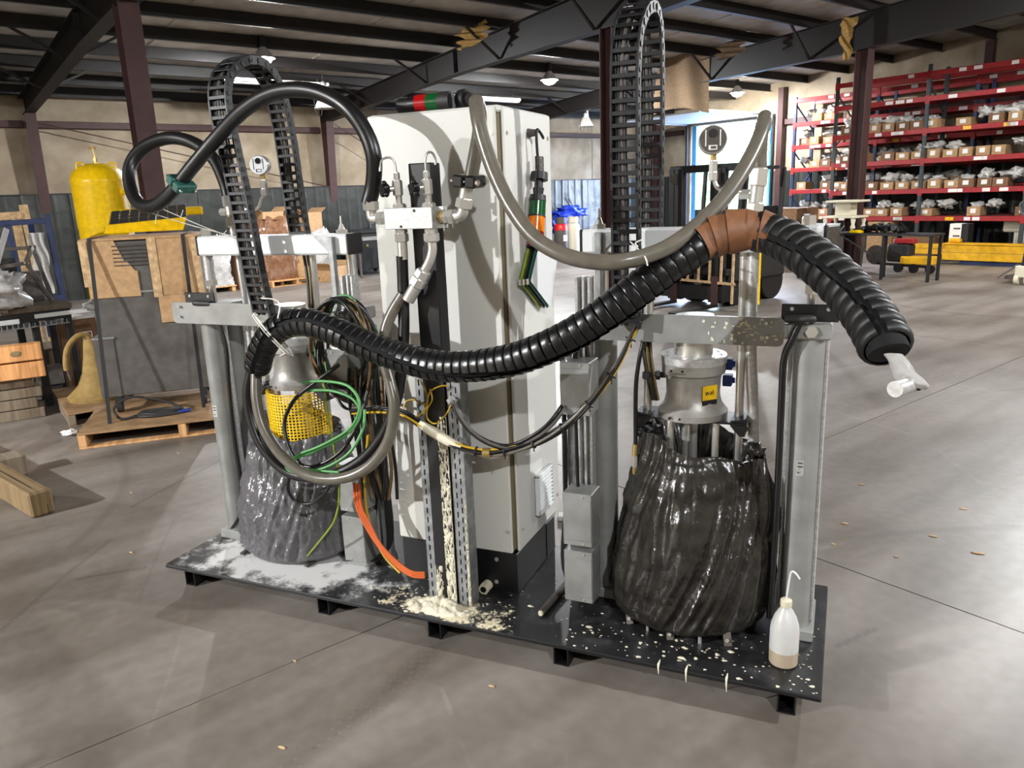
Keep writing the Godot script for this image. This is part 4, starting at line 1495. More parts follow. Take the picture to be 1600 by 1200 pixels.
	e = thing("hose_fitting", "straight fitting under the block, above the thin black hose", "hose fitting", V(-1.59, 1.6, -2.62))
	fitting(e, "nut", V(-1.592, 1.742, -2.62), V(-1.592, 1.728, -2.62), 0.024)
	fitting(e, "nut", V(-1.592, 1.724, -2.62), V(-1.592, 1.695, -2.62), 0.027)
	fitting(e, "ferrule", V(-1.592, 1.692, -2.62), V(-1.592, 1.625, -2.62), 0.02, false)
	e = thing("hose_fitting", "bent steel pipe with nuts under the block, above the grey looped hose", "hose fitting", V(-1.46, 1.6, -2.62))
	fitting(e, "nut", V(-1.46, 1.742, -2.62), V(-1.46, 1.728, -2.62), 0.025)
	fitting(e, "nut", V(-1.46, 1.724, -2.62), V(-1.46, 1.695, -2.62), 0.03)
	s = Sh.new()
	s.tube(spline([V(-1.46, 1.695, -2.62), V(-1.46, 1.66, -2.62), V(-1.472, 1.62, -2.615), V(-1.5, 1.575, -2.61)]), 0.018, 14)
	ob("bent_pipe", s, M.steel, e)
	fitting(e, "nut", V(-1.497, 1.58, -2.61), V(-1.512, 1.556, -2.608), 0.03)
	fitting(e, "nut", V(-1.515, 1.551, -2.607), V(-1.532, 1.525, -2.604), 0.031)
	fitting(e, "ferrule", V(-1.534, 1.521, -2.603), V(-1.57, 1.468, -2.598), 0.025, false)

func heap() -> Sh:
	var s := Sh.new()
	var f := FastNoiseLite.new()
	f.seed = 8
	f.frequency = 9.0
	f.fractal_octaves = 4
	s.grid(50, 36, func(i, j):
		var u: float = i / 49.0 * 2.0 - 1.0
		var v: float = j / 35.0 * 2.0 - 1.0
		var x := -1.545 + u * 0.17
		var z := -2.625 + v * 0.088
		var d := Vector2(u, v).length() + 0.5 * f.get_noise_2d(x * 1.4, z * 1.4)
		var h := maxf(0.0, 0.95 - d)
		h = 0.045 * h * h + (0.008 + 0.012 * f.get_noise_2d(x * 3.0 + 7.0, z * 3.0)) * smoothstep(0.0, 0.25, h)
		return V(x, 0.118 + maxf(0.0, h), z))
	return s

func hose(called: String, label: String, cat: String, pts: Array, r: float, m: Material, seg := 14, group := "") -> MeshInstance3D:
	var o := ob(called, pipe(pts, r, seg, 8), m)
	tag(o, label, cat, group)
	return o

# slit corrugated sleeve: a core with open rings along it
func sleeve(t: Node3D, path: Array, r0: float, r1: float, m: Material, slit: float, slit2: float, pitch := 0.036) -> void:
	var p := even(path, pitch)
	var core := Sh.new()
	core.tube(path.slice(2, path.size() - 3), r0 * 0.8, 16, true)
	ob("core", core, M.sleeve_core, t)
	var r := RandomNumberGenerator.new()
	r.seed = 3
	for k in p.size() - 1:
		var a: Vector3 = p[k]
		var b: Vector3 = p[k + 1]
		var z := (b - a).normalized()
		var f := Sh.frame(z)
		# the slit faces the viewer's side, wandering a little
		var to := (V(0.2, 1.75, -0.4) - a)
		to = (to - z * to.dot(z)).normalized()
		var rad := lerpf(r0, r1, float(k) / p.size())
		var s := Sh.new()
		var a0 := atan2(to.dot(f.y), to.dot(f.x)) + lerpf(slit, slit2, float(k) / p.size()) + r.randf_range(-0.06, 0.06)
		var gap := 0.15 + r.randf() * 0.07
		var prof := [[-0.5, 0.88], [-0.49, 0.95], [-0.3, 0.985], [0.1, 1.01], [0.42, 1.02], [0.5, 1.0], [0.53, 0.9]]
		if r0 > 0.063:
			prof = [[-0.5, 0.84], [-0.44, 0.93], [-0.2, 1.0], [0.1, 1.03], [0.34, 1.0], [0.48, 0.93], [0.52, 0.84]]
		var seg := 22
		var l := a.distance_to(b)
		s.grid(seg + 1, prof.size(), func(i, j):
			var an: float = a0 + gap + (TAU - 2 * gap) * i / seg
			return a.lerp(b, 0.5) + z * prof[j][0] * l * 0.98 + (f.x * cos(an) + f.y * sin(an)) * rad * prof[j][1])
		ob("ring", s, m, t)

func cable_chain(label: String, pts: Array, wide: Vector3, seed_: int) -> void:
	var path := even(spline(pts, 14), 0.041)
	var t := thing("cable_chain", label, "cable chain", path[0])
	var s: Sh
	for k in path.size() - 1:
		var a: Vector3 = path[k]
		var b: Vector3 = path[k + 1]
		var z := (b - a).normalized()
		var nn := z.cross(wide).normalized()
		s = Sh.new()
		for e in [-1.0, 1.0]:
			var o: Vector3 = wide * e
			s.bar(a + o - z * 0.006, b + o + z * 0.006, 0.042, 0.011 if k % 2 == 0 else 0.009, wide.normalized(), 0.002)
			s.cyl(a + o * 1.0 - wide.normalized() * 0.0075, a + o + wide.normalized() * 0.0075, 0.012, -1, 10)
		for q in [-0.017, 0.017]:
			s.bar(a.lerp(b, 0.5) - wide + nn * q, a.lerp(b, 0.5) + wide + nn * q, 0.015, 0.005, nn, 0.001)
		ob("link", s, M.chain, t)
	for k in 4:
		var u := -0.75 + k * 0.27
		var c := []
		for j in path.size():
			c.append(path[j] + wide * (u + 0.06 * sin(j * 0.4 + k + seed_)))
		s = Sh.new()
		s.tube(c, [0.007, 0.0055, 0.0085, 0.006][k], 7)
		ob("cable", s, [M.rubber, M.black, M.frame_grey, M.rubber, M.black][k], t)

func hoses() -> void:
	hose("black_hose", "thick black hose arching from the block over the left press", "hose", [V(-1.731, 1.842, -2.620), V(-1.703, 1.914, -2.620), V(-1.678, 2.015, -2.600), V(-1.709, 2.110, -2.600), V(-1.781, 2.200, -2.600), V(-1.906, 2.263, -2.620), V(-2.048, 2.291, -2.640), V(-2.193, 2.285, -2.660), V(-2.351, 2.237, -2.680), V(-2.525, 2.144, -2.700), V(-2.684, 2.032, -2.700), V(-2.816, 1.935, -2.700), V(-2.953, 1.873, -2.720), V(-3.084, 1.871, -2.750), V(-3.194, 1.936, -2.800), V(-3.240, 2.052, -2.850), V(-3.191, 2.141, -2.900), V(-3.072, 2.184, -2.950), V(-2.943, 2.156, -2.980), V(-2.843, 2.071, -3.000), V(-2.803, 1.958, -3.010), V(-2.792, 1.900, -3.010)], 0.031, M.rubber, 18)
	hose("grey_hose", "translucent grey hose looping up from the block and sagging across to the right press", "hose", [V(-1.287, 1.898, -2.620), V(-1.270, 1.994, -2.640), V(-1.257, 2.084, -2.660), V(-1.239, 2.153, -2.630), V(-1.226, 2.176, -2.580), V(-1.193, 2.114, -2.520), V(-1.164, 2.027, -2.500), V(-1.117, 1.919, -2.480), V(-1.049, 1.811, -2.450), V(-0.959, 1.714, -2.420), V(-0.851, 1.658, -2.400), V(-0.743, 1.635, -2.400), V(-0.642, 1.637, -2.420), V(-0.537, 1.669, -2.500), V(-0.454, 1.735, -2.600), V(-0.379, 1.826, -2.700), V(-0.322, 1.938, -2.800), V(-0.292, 2.033, -2.880), V(-0.289, 2.081, -2.940), V(-0.303, 2.056, -3.000), V(-0.309, 1.964, -3.010), V(-0.307, 1.911, -3.010)], 0.026, M.grey_hose, 18)
	hose("grey_hose", "grey hose falling from the bent pipe into the large loop at the left", "hose", [V(-1.592, 1.490, -2.600), V(-1.639, 1.416, -2.580), V(-1.663, 1.342, -2.560), V(-1.665, 1.242, -2.540), V(-1.632, 1.144, -2.520), V(-1.610, 1.045, -2.500), V(-1.645, 0.912, -2.490), V(-1.737, 0.800, -2.470), V(-1.871, 0.742, -2.450), V(-2.025, 0.745, -2.440), V(-2.149, 0.818, -2.440), V(-2.237, 0.932, -2.450), V(-2.275, 1.045, -2.470), V(-2.289, 1.150, -2.500)], 0.023, M.grey_hose, 16)
	hose("black_hose", "thin black hose falling from the block behind the corrugated sleeve into the loop", "hose", [V(-1.597, 1.638, -2.620), V(-1.602, 1.513, -2.620), V(-1.602, 1.337, -2.600), V(-1.608, 1.186, -2.570), V(-1.634, 1.057, -2.550), V(-1.701, 0.918, -2.540), V(-1.825, 0.792, -2.530), V(-1.990, 0.714, -2.520), V(-2.169, 0.709, -2.510), V(-2.297, 0.800, -2.510), V(-2.362, 0.924, -2.520), V(-2.376, 1.051, -2.530), V(-2.343, 1.166, -2.540)], 0.023, M.rubber, 16)
	# hose clamps
	for e in [[V(-1.289, 1.909, -2.620), "dark clamp block with two bolts on the grey hose above the right elbow", V(0.12, 1, 0.05), M.rubber], [V(-2.766, 1.958, -2.700), "dark green clamp block on the black hose at the far left", V(0.62, 0.75, 0.1), M.green_clamp]]:
		var z: Vector3 = e[2].normalized()
		var t := thing("hose_clamp", e[1], "clamp", e[0])
		var f := Sh.frame(z)
		var s := Sh.new()
		s.xf = Transform3D(f, e[0])
		s.box(V(-0.05, 0.003, -0.022), V(0.05, 0.046, 0.022), 0.006)
		ob("jaw", s, e[3], t)
		s = Sh.new()
		s.xf = Transform3D(f, e[0])
		s.box(V(-0.05, -0.046, -0.022), V(0.05, -0.003, 0.022), 0.006)
		ob("jaw", s, e[3], t)
		for x in [-0.037, 0.037]:
			s = Sh.new()
			s.xf = Transform3D(f, e[0])
			s.hexnut(V(x, 0.046, 0), V(x, 0.056, 0), 0.011)
			s.cyl(V(x, -0.056, 0), V(x, 0.06, 0), 0.006, -1, 8)
			ob("bolt", s, M.chrome, t)
	# corrugated sleeve with its brown taped stretch and wrapped end
	var t := thing("corrugated_sleeve", "long black corrugated sleeve hose sagging across the machine to the right", "hose", V(-2.278, 1.182, -2.500))
	var p1 := spline([V(-2.278, 1.176, -2.500), V(-2.225, 1.260, -2.480), V(-2.140, 1.346, -2.470), V(-2.015, 1.390, -2.470), V(-1.876, 1.371, -2.470), V(-1.724, 1.322, -2.460), V(-1.548, 1.277, -2.450), V(-1.378, 1.250, -2.440), V(-1.214, 1.259, -2.430), V(-1.057, 1.292, -2.420), V(-0.936, 1.337, -2.420), V(-0.826, 1.393, -2.440), V(-0.719, 1.464, -2.460), V(-0.620, 1.540, -2.500), V(-0.526, 1.615, -2.550), V(-0.411, 1.689, -2.620)], 10)
	sleeve(t, p1, 0.056, 0.06, M.conduit, -0.5, 1.5)
	t = thing("corrugated_sleeve", "dusty black corrugated sleeve hanging down at the right, past the brown tape", "hose", V(-0.239, 1.711, -2.667))
	sleeve(t, spline([V(-0.287, 1.711, -2.669), V(-0.228, 1.699, -2.658), V(-0.158, 1.670, -2.602), V(-0.064, 1.614, -2.493), V(0.020, 1.542, -2.398), V(0.077, 1.483, -2.294), V(0.110, 1.434, -2.205), V(0.120, 1.412, -2.181)], 10), 0.066, 0.07, M.conduit_dusty, 0.2, -0.05, 0.047)
	t = thing("tape_wrap", "stretch of orange-brown tape wrapped round the sleeve over the right press", "tape", V(-0.339, 1.709, -2.660))
	var p2 := spline([V(-0.444, 1.675, -2.601), V(-0.392, 1.701, -2.631), V(-0.337, 1.712, -2.647), V(-0.282, 1.714, -2.661), V(-0.218, 1.698, -2.662)], 10)
	var q2 := even(p2, 0.052)
	q2.append(p2[-1])
	var r := RandomNumberGenerator.new()
	r.seed = 8
	for k in q2.size() - 1:
		var a: Vector3 = q2[k]
		var b: Vector3 = q2[k + 1]
		var s := Sh.new()
		var tilt := V(r.randf_range(-0.3, 0.3), r.randf_range(-0.3, 0.3), r.randf_range(-0.3, 0.3))
		var z := (b - a).normalized()
		var zz := (z + tilt * 0.35).normalized()
		var bs := Sh.frame(zz)
		s.grid(25, 5, func(i, j):
			var an: float = TAU * (i % 24) / 24.0
			var h: float = -0.15 + 1.3 * j / 4.0
			return a.lerp(b, h) + (bs.x * cos(an) + bs.y * sin(an)) * (0.066 + 0.0035 * (k % 3) - 0.0022 * j + 0.002 * sin(an * 4 + k)), true)
		ob("tape_turn", s, M.tape, t)
	# plastic-wrapped gun end
	t = thing("wrapped_end", "clear plastic wrapped silver nozzle hanging out of the right sleeve end", "nozzle", V(0.164, 1.360, -2.108))
	var s := Sh.new()
	var e0 := V(0.128, 1.414, -2.174)
	var e1 := V(0.160, 1.376, -2.110)
	var e2 := V(0.174, 1.352, -2.076)
	s.grid(21, 16, func(i, j):
		var an: float = TAU * (i % 20) / 20.0
		var h: float = j / 15.0
		var c: Vector3 = e0.lerp(e1, h * 2.0) if h < 0.5 else e1.lerp(e2, h * 2.0 - 1.0)
		var rr: float = lerpf(0.022, 0.036, h) * (1.0 + 0.14 * sin(an * 3 + h * 9)) * (1.0 if h < 0.9 else 1.0 - (h - 0.9) * 6.0)
		return c + V(cos(an) * rr, sin(an) * rr * 0.5, sin(an) * rr * 0.8), true)
	ob("film", s, M.film, t)
	s = Sh.new()
	s.cyl(V(0.168, 1.362, -2.088), V(0.128, 1.364, -2.014), 0.02, -1, 14)
	ob("nozzle_tube", s, M.alu, t)
	# cable chains
	cable_chain("black cable chain arching high above the right press, before the brown column", [V(-0.746, 1.360, -2.800), V(-0.743, 1.526, -2.790), V(-0.745, 1.781, -2.790), V(-0.747, 2.025, -2.790), V(-0.746, 2.239, -2.790), V(-0.742, 2.364, -2.800), V(-0.736, 2.441, -2.850), V(-0.731, 2.482, -2.920), V(-0.725, 2.482, -2.990), V(-0.725, 2.422, -3.050), V(-0.724, 2.268, -3.070), V(-0.723, 2.036, -3.070), V(-0.724, 1.795, -3.070), V(-0.723, 1.601, -3.060)], V(0.047, 0, 0), 1)
	cable_chain("black cable chain arching above the left press, crossed by the black hose", [V(-2.468, 1.355, -2.800), V(-2.491, 1.569, -2.790), V(-2.520, 1.884, -2.790), V(-2.553, 2.134, -2.790), V(-2.570, 2.296, -2.790), V(-2.570, 2.400, -2.820), V(-2.550, 2.463, -2.880), V(-2.521, 2.481, -2.940), V(-2.502, 2.453, -3.010), V(-2.500, 2.358, -3.080), V(-2.502, 2.174, -3.120), V(-2.504, 1.937, -3.140), V(-2.490, 1.722, -3.140), V(-2.476, 1.644, -3.140)], V(0.047, 0, 0), 2)

func gauge(label: String, c: Vector3, face: Vector3, r: float, drop: Array, pale: bool) -> void:
	var t := thing("pressure_gauge", label, "gauge", c)
	face = face.normalized()
	var b := Sh.frame(face)
	var s := Sh.new()
	s.lathe([[0.0, -0.05], [r * 0.97, -0.05], [r, -0.045], [r, 0.0], [r * 0.96, 0.004], [0.0, 0.004]], 36, Transform3D(Basis(b.x, face, b.y), c))
	ob("case", s, M.steel, t)
	s = Sh.new()
	s.cyl(c + face * 0.004, c + face * 0.0055, r * 0.92, -1, 32)
	ob("back_plate", s, M.powder_white if pale else M.frame_grey, t)
	s = Sh.new()
	s.cyl(c + b.y * r * 0.42 + face * 0.005, c + b.y * r * 0.42 + face * 0.009, r * 0.3, -1, 18)
	ob("relief_plug", s, M.rubber, t)
	for e in [-0.5, 0.5]:
		ob("print_strip", _strip(c + b.x * r * e + face * 0.006 + b.y * r * 0.1, b, r * 0.04, r * 0.55), M.frame_grey if pale else M.paper, t)
	ob("print_mark", _strip(c - b.y * r * 0.55 + face * 0.006, b, r * 0.3, r * 0.16), M.paper if not pale else M.frame_grey, t)
	ob("print_mark", _strip(c - b.y * r * 0.55 + b.x * r * 0.04 + face * 0.0065, b, r * 0.19, r * 0.09), M.frame_grey if not pale else M.powder_white, t)
	fitting(t, "brass_stem", c + V(0, -r + 0.004, -0.02), c + V(0, -r - 0.022, -0.02), 0.012, true, M.brass)
	fitting(t, "nut", c + V(0, -r - 0.024, -0.02), c + V(0, -r - 0.06, -0.02), 0.016)
	fitting(t, "nut", c + V(0, -r - 0.064, -0.02), c + V(0, -r - 0.09, -0.02), 0.018)
	s = Sh.new()
	var p := [c + V(0, -r - 0.085, -0.02)]
	p.append_array(drop)
	s.tube(spline(p), 0.0085, 10)
	ob("bent_tube", s, M.steel, t)

func _strip(p: Vector3, b: Basis, hx: float, hy: float) -> Sh:
	var s := Sh.new()
	s.xf = Transform3D(b, p)
	s.box(V(-hx, -hy, -0.0004), V(hx, hy, 0.0004))
	return s

func small_machine_things() -> void:
	gauge("round pressure gauge with white back, on a bent tube above the left press", V(-2.560, 2.033, -2.980), V(0.42, 0.0, 1.0), 0.045, [V(-2.586, 1.876, -3.000), V(-2.607, 1.840, -3.000), V(-2.655, 1.830, -3.000), V(-2.733, 1.838, -3.000)], true)
	gauge("round dark-backed pressure gauge against the bright doorway, above the right press", V(-0.466, 2.020, -2.950), V(0.2, 0.05, 1.0), 0.051, [V(-0.464, 1.900, -2.970), V(-0.454, 1.858, -2.970), V(-0.425, 1.839, -2.980), V(-0.364, 1.832, -3.000), V(-0.314, 1.835, -3.000)], false)
	# air valve stacks
	for e in [[V(-0.307, 1.915, -3.010), V(-0.323, 1.712, -3.000), "chunky pipe fitting stack under the right end of the grey hose"], [V(-2.792, 1.903, -3.010), V(-2.775, 1.728, -3.000), "white pipe fitting stack under the end of the arched black hose"]]:
		var t := thing("pipe_fitting", e[2], "pipe fitting", e[1])
		var a: Vector3 = e[0]
		var b: Vector3 = e[1]
		fitting(t, "nut", a.lerp(b, 0.02), a.lerp(b, 0.3), 0.034)
		fitting(t, "valve_body", a.lerp(b, 0.3), a.lerp(b, 0.62), 0.025, false)
		fitting(t, "nut", a.lerp(b, 0.62), a.lerp(b, 0.85), 0.033)
		fitting(t, "nipple", a.lerp(b, 0.8), b + V(0, -0.02, 0), 0.021, false)
		var m := a.lerp(b, 0.45)
		fitting(t, "side_nut", m + V(-0.025, 0, 0), m + V(-0.06, 0, 0), 0.02)
	var ap := thing("air_pipe", "slim zinc pipe running down behind the left cable chain", "pipe", V(-2.775, 1.728, -3.000))
	var s := Sh.new()
	s.tube(spline([V(-2.771, 1.750, -3.000), V(-2.754, 1.548, -2.990), V(-2.747, 1.357, -2.990), V(-2.752, 1.027, -2.990)]), 0.0165, 12)
	ob("tube", s, M.alu, ap)
	fitting(ap, "coupling", V(-2.759, 1.686, -2.980), V(-2.749, 1.649, -2.980), 0.024)
	# wash bottle
	var p := V(-0.125, 0.121, -2.705)
	var t := thing("wash_bottle", "white translucent wash bottle with bent spout at the right front corner of the skid", "bottle", p)
	s = Sh.new()
	s.lathe([[0.0, 0.0], [0.045, 0.0], [0.051, 0.006], [0.052, 0.06]], 32, Transform3D(Basis(), p))
	ob("liquid_level", s, M.bottle_liquid, t)
	s = Sh.new()
	s.lathe([[0.052, 0.06], [0.052, 0.135], [0.049, 0.16], [0.04, 0.19], [0.027, 0.215], [0.016, 0.23], [0.0155, 0.237], [0.0, 0.237]], 32, Transform3D(Basis(), p))
	ob("bottle_body", s, M.bottle, t)
	s = Sh.new()
	s.lathe([[0.0, 0.234], [0.02, 0.234], [0.021, 0.24], [0.0205, 0.258], [0.012, 0.264], [0.0, 0.264]], 24, Transform3D(Basis(), p))
	ob("cap", s, M.ivory, t)
	s = Sh.new()
	s.tube(spline([p + V(0, 0.26, 0), p + V(0.004, 0.31, 0), p + V(0.01, 0.365, 0), p + V(0.018, 0.374, 0), p + V(0.03, 0.368, 0.004), p + V(0.042, 0.352, 0.006)]), 0.0035, 8, true)
	ob("spout", s, M.powder_white, t)
	# round bar lying on the plate
	t = thing("round_bar", "dark round steel bar lying on the plate right of the plinth", "bar", V(-1.085, 0.137, -2.860))
	s = Sh.new()
	s.cyl(V(-1.093, 0.136, -2.701), V(-1.072, 0.136, -3.012), 0.0145, -1, 16)
	ob("shaft", s, M.frame_grey, t)
	s = Sh.new()
	s.cyl(V(-1.093, 0.136, -2.701), V(-1.093, 0.136, -2.693), 0.012, 0.009, 16)
	ob("end_face", s, M.ivory, t)
	# hanging air hose with a coupling
	t = thing("air_hose", "black air hose with brass coupling hanging left of the dark bagged drum", "hose", V(-0.729, 0.851, -2.870))
	s = Sh.new()
	s.tube(spline([V(-0.699, 1.288, -2.880), V(-0.714, 1.219, -2.870), V(-0.727, 1.115, -2.870), V(-0.729, 0.984, -2.870), V(-0.729, 0.861, -2.870)]), 0.0085, 10)
	ob("tube", s, M.rubber, t)
	fitting(t, "coupling", V(-0.729, 0.867, -2.870), V(-0.732, 0.818, -2.870), 0.011, false, M.brass)
	fitting(t, "coupling", V(-0.732, 0.818, -2.870), V(-0.732, 0.774, -2.870), 0.012)
	fitting(t, "nipple", V(-0.732, 0.774, -2.870), V(-0.732, 0.744, -2.870), 0.01, true, M.brass)
	s = Sh.new()
	s.cyl(V(-0.729, 0.826, -2.870), V(-0.703, 0.832, -2.870), 0.004, -1, 8)
	ob("lever", s, M.black, t)
	# white paper scraps
	s = Sh.new()
	s.box(V(-0.05, 0.0, -0.035), V(0.05, 0.03, 0.035), 0.004)
	var sc := tag(ob("paper_scrap", s, M.paper), "folded white paper scrap on the floor behind the cabinet's right side", "paper")
	sc.position = V(-1.409, 0.001, -3.928)
	sc.rotation.y = 0.3
	cables()
	strings()

func run(called: String, label: String, pts: Array, r: float, m: Material, group := "") -> void:
	tag(ob(called, pipe(pts, r, 7, 6), m), label, "cable", group)

func cables() -> void:
	# tied harness from the right tie plate to the post
	var base := [V(-0.695, 1.383, -2.820), V(-0.731, 1.307, -2.800), V(-0.778, 1.201, -2.760), V(-0.848, 1.094, -2.720), V(-0.947, 0.989, -2.700), V(-1.061, 0.912, -2.680), V(-1.178, 0.867, -2.660), V(-1.296, 0.851, -2.640), V(-1.417, 0.880, -2.625), V(-1.543, 0.941, -2.620), V(-1.651, 0.995, -2.620), V(-1.783, 0.994, -2.640), V(-1.957, 0.958, -2.700)]
	var t := thing("cable_harness", "tied bundle of cables sagging from the right tie plate to the black post", "cable bundle", base[6])
	var k := 0
	for e in [[0.0, 0.0, 0.008, "rubber"], [0.012, 0.006, 0.006, "black"], [-0.008, 0.01, 0.0055, "yellow_cable"], [0.004, -0.012, 0.0065, "grey_hose"], [-0.012, -0.004, 0.006, "black"]]:
		var p := []
		for j in base.size():
			var a := j * 0.6
			p.append(base[j] + V(0, e[0] * cos(a) - e[1] * sin(a), e[0] * sin(a) + e[1] * cos(a)))
		ob("cable", pipe(p, e[2], 7), M[e[3]], t)
	var sp := spline(base, 4)
	for j in [4, 9, 13, 17, 21, 25, 29]:
		var z: Vector3 = (sp[j + 1] - sp[j]).normalized()
		var s := Sh.new()
		s.cyl(sp[j] - z * 0.003, sp[j] + z * 0.003, 0.021, -1, 12)
		s.bar(sp[j], sp[j] + V(0.004, -0.032, 0.006), 0.005, 0.002)
		ob("cable_tie", s, M.black, t)
	var s2 := Sh.new()
	s2.tube([sp[31], sp[33], sp[35], sp[37]], 0.021, 10, true, [0.014, 0.021, 0.022, 0.016])
	ob("sealant_coat", s2, M.paste, t)
	s2 = Sh.new()
	s2.cyl(sp[27], sp[28], 0.02, -1, 10)
	ob("brass_joint", s2, M.brass, t)
	# second bundle from the rail
	var b2 := [V(-1.433, 1.054, -2.655), V(-1.400, 0.996, -2.640), V(-1.346, 0.935, -2.635), V(-1.266, 0.889, -2.640), V(-1.179, 0.873, -2.665), V(-1.060, 0.938, -2.680), V(-1.001, 1.005, -2.720), V(-0.996, 1.050, -2.800), V(-1.015, 1.126, -2.860), V(-0.990, 1.229, -2.880)]
	t = thing("cable_harness", "second cable bundle looping from the slotted rail up beside the junction boxes", "cable bundle", b2[4])
	for e in [[0.0, 0.0, 0.008], [0.011, 0.005, 0.006], [-0.006, 0.011, 0.007]]:
		var p := []
		for j in b2.size():
			p.append(b2[j] + V(e[0], e[1], e[0] * 0.5))
		ob("cable", pipe(p, e[2], 7), M.rubber if e[2] > 0.006 else M.frame_grey, t)
	s2 = Sh.new()
	s2.lump(b2[0], V(0.02, 0.018, 0.015), 0.4, 3)
	ob("tape_end", s2, M.film, t)
	# cables falling out of the left chain and out of the right chain
	for e in [["cables leaving the back end of the left cable chain, tied with black ties", [V(-2.463, 1.685, -3.130), V(-2.428, 1.600, -3.100), V(-2.408, 1.508, -3.080), V(-2.397, 1.385, -3.060), V(-2.393, 1.230, -3.040)]], ["cables leaving the right chain and dropping behind the tie plate", [V(-0.716, 1.616, -3.060), V(-0.718, 1.521, -3.050), V(-0.716, 1.374, -3.000), V(-0.706, 1.254, -2.950), V(-0.685, 1.143, -2.930), V(-0.664, 1.039, -2.930)]]]:
		t = thing("cable_drop", e[0], "cable bundle", e[1][2])
		for q in 5:
			var p := []
			for j in e[1].size():
				p.append(e[1][j] + V(0.012 * (q - 2) * (1.0 - 0.1 * j), 0, 0.006 * (q % 2)))
			ob("cable", pipe(p, 0.0055, 6), [M.rubber, M.black, M.yellow_cable, M.rubber, M.tan_cable][q], t)
	# tangled coil above the left press
	var r := RandomNumberGenerator.new()
	r.seed = 19
	var lab := {"rubber": "black cable loop in the tangled coil right of the left chain", "green_cable": "green cable loop in the tangled coil right of the left chain", "tan_cable": "tan cable loop in the tangled coil right of the left chain"}
	for q in 15:
		var cxp := r.randf_range(-1, 1)
		var key: String = ["rubber", "green_cable", "rubber", "tan_cable", "rubber"][q % 5]
		var ra := 0.115 + r.randf() * 0.05
		var rb := 0.16 + r.randf() * 0.1
		var p := []
		var cc := V(-2.025, 1.255, -2.780)
		var n := 13
		var ph := r.randf() * TAU
		for j in n:
			var a := ph + TAU * 0.93 * j / (n - 1)
			p.append(cc + V(cos(a) * ra + 0.02 * cxp, sin(a) * rb - (rb - 0.17) * 0.7, 0.04 * cxp + 0.03 * sin(a * 2 + q)))
		tag(ob("coiled_cable", pipe(p, 0.0075 if key == "rubber" else 0.006, 7, 5), M[key]), lab[key], "cable", key.replace("_cable", "").replace("rubber", "black") + " loops of the tangled coil")
	# hanging lengths below the sleeve
	var grp := "dark cables hanging below the coil"
	for q in 9:
		var x := 540.0 + q * 9.0
		var top := V(-1.982, 1.141, -2.740) + V(0.022 * q, 0, -0.02 * (q % 3))
		var p := [top, top + V(0.01 * sin(q * 2.0), -0.12, 0.02), top + V(0.02 * sin(q * 1.3), -0.28, 0.01 * (q % 2)), top + V(0.015 * cos(q * 1.0), -0.46, 0.0), top + V(0.03 * sin(q * 0.7), -0.62, -0.02)]
		run("hanging_cable", ["first", "first", "second", "third", "second", "fourth", "fifth", "third", "sixth"][q] + (" dark" if q % 3 != 1 else " tan") + " cable from the left hanging below the tangled coil", p, 0.008, M.rubber if q % 3 != 1 else M.tan_cable, grp if q % 3 != 1 else "tan cables hanging below the coil")
	run("green_cable", "bright green cable looping out across the grey hose ring", [V(-2.144, 1.096, -2.620), V(-2.002, 1.113, -2.600), V(-1.875, 1.103, -2.580), V(-1.815, 1.035, -2.560), V(-1.855, 0.938, -2.540), V(-1.990, 0.856, -2.520), V(-2.104, 0.808, -2.500), V(-2.174, 0.757, -2.490), V(-2.134, 0.726, -2.490), V(-1.987, 0.757, -2.500), V(-1.870, 0.827, -2.530), V(-1.820, 0.921, -2.570), V(-1.819, 1.002, -2.600)], 0.0065, M.green_cable)
	run("green_cable", "second green cable, the lower loop lying in the hose ring", [V(-2.133, 1.057, -2.630), V(-1.981, 1.069, -2.610), V(-1.870, 1.040, -2.600), V(-1.834, 0.978, -2.580), V(-1.892, 0.898, -2.550), V(-2.044, 0.819, -2.520), V(-2.135, 0.781, -2.500), V(-2.105, 0.744, -2.500), V(-1.906, 0.748, -2.500)], 0.0065, M.green_cable)
	run("green_cable", "thin lime green cable running down past the junction boxes to the powder", [V(-2.110, 1.095, -2.720), V(-2.091, 0.924, -2.700), V(-2.058, 0.782, -2.680), V(-2.035, 0.609, -2.660), V(-2.059, 0.459, -2.640), V(-2.175, 0.322, -2.660), V(-2.388, 0.126, -2.769)], 0.005, M.lime_cable)
	run("black_cable", "black cable loop lying across the yellow mesh guard", [V(-1.973, 1.174, -2.660), V(-2.068, 1.104, -2.620), V(-2.183, 1.018, -2.600), V(-2.237, 0.911, -2.580), V(-2.190, 0.797, -2.550), V(-2.088, 0.741, -2.530), V(-1.942, 0.810, -2.560), V(-1.857, 0.942, -2.600), V(-1.837, 1.069, -2.660)], 0.009, M.rubber)
	run("black_cable", "short black cable loop over the grey bag under the hose ring", [V(-2.191, 0.688, -2.520), V(-2.223, 0.617, -2.540), V(-2.205, 0.556, -2.560), V(-2.133, 0.549, -2.570), V(-2.045, 0.612, -2.570), V(-2.001, 0.666, -2.560)], 0.007, M.rubber)
	run("yellow_cable", "yellow cable beside the orange ones, dropping to the plate", [V(-1.898, 0.845, -2.720), V(-1.934, 0.660, -2.720), V(-1.935, 0.509, -2.710), V(-1.906, 0.392, -2.700), V(-1.841, 0.291, -2.680), V(-1.743, 0.237, -2.650)], 0.0065, M.yellow_cable)
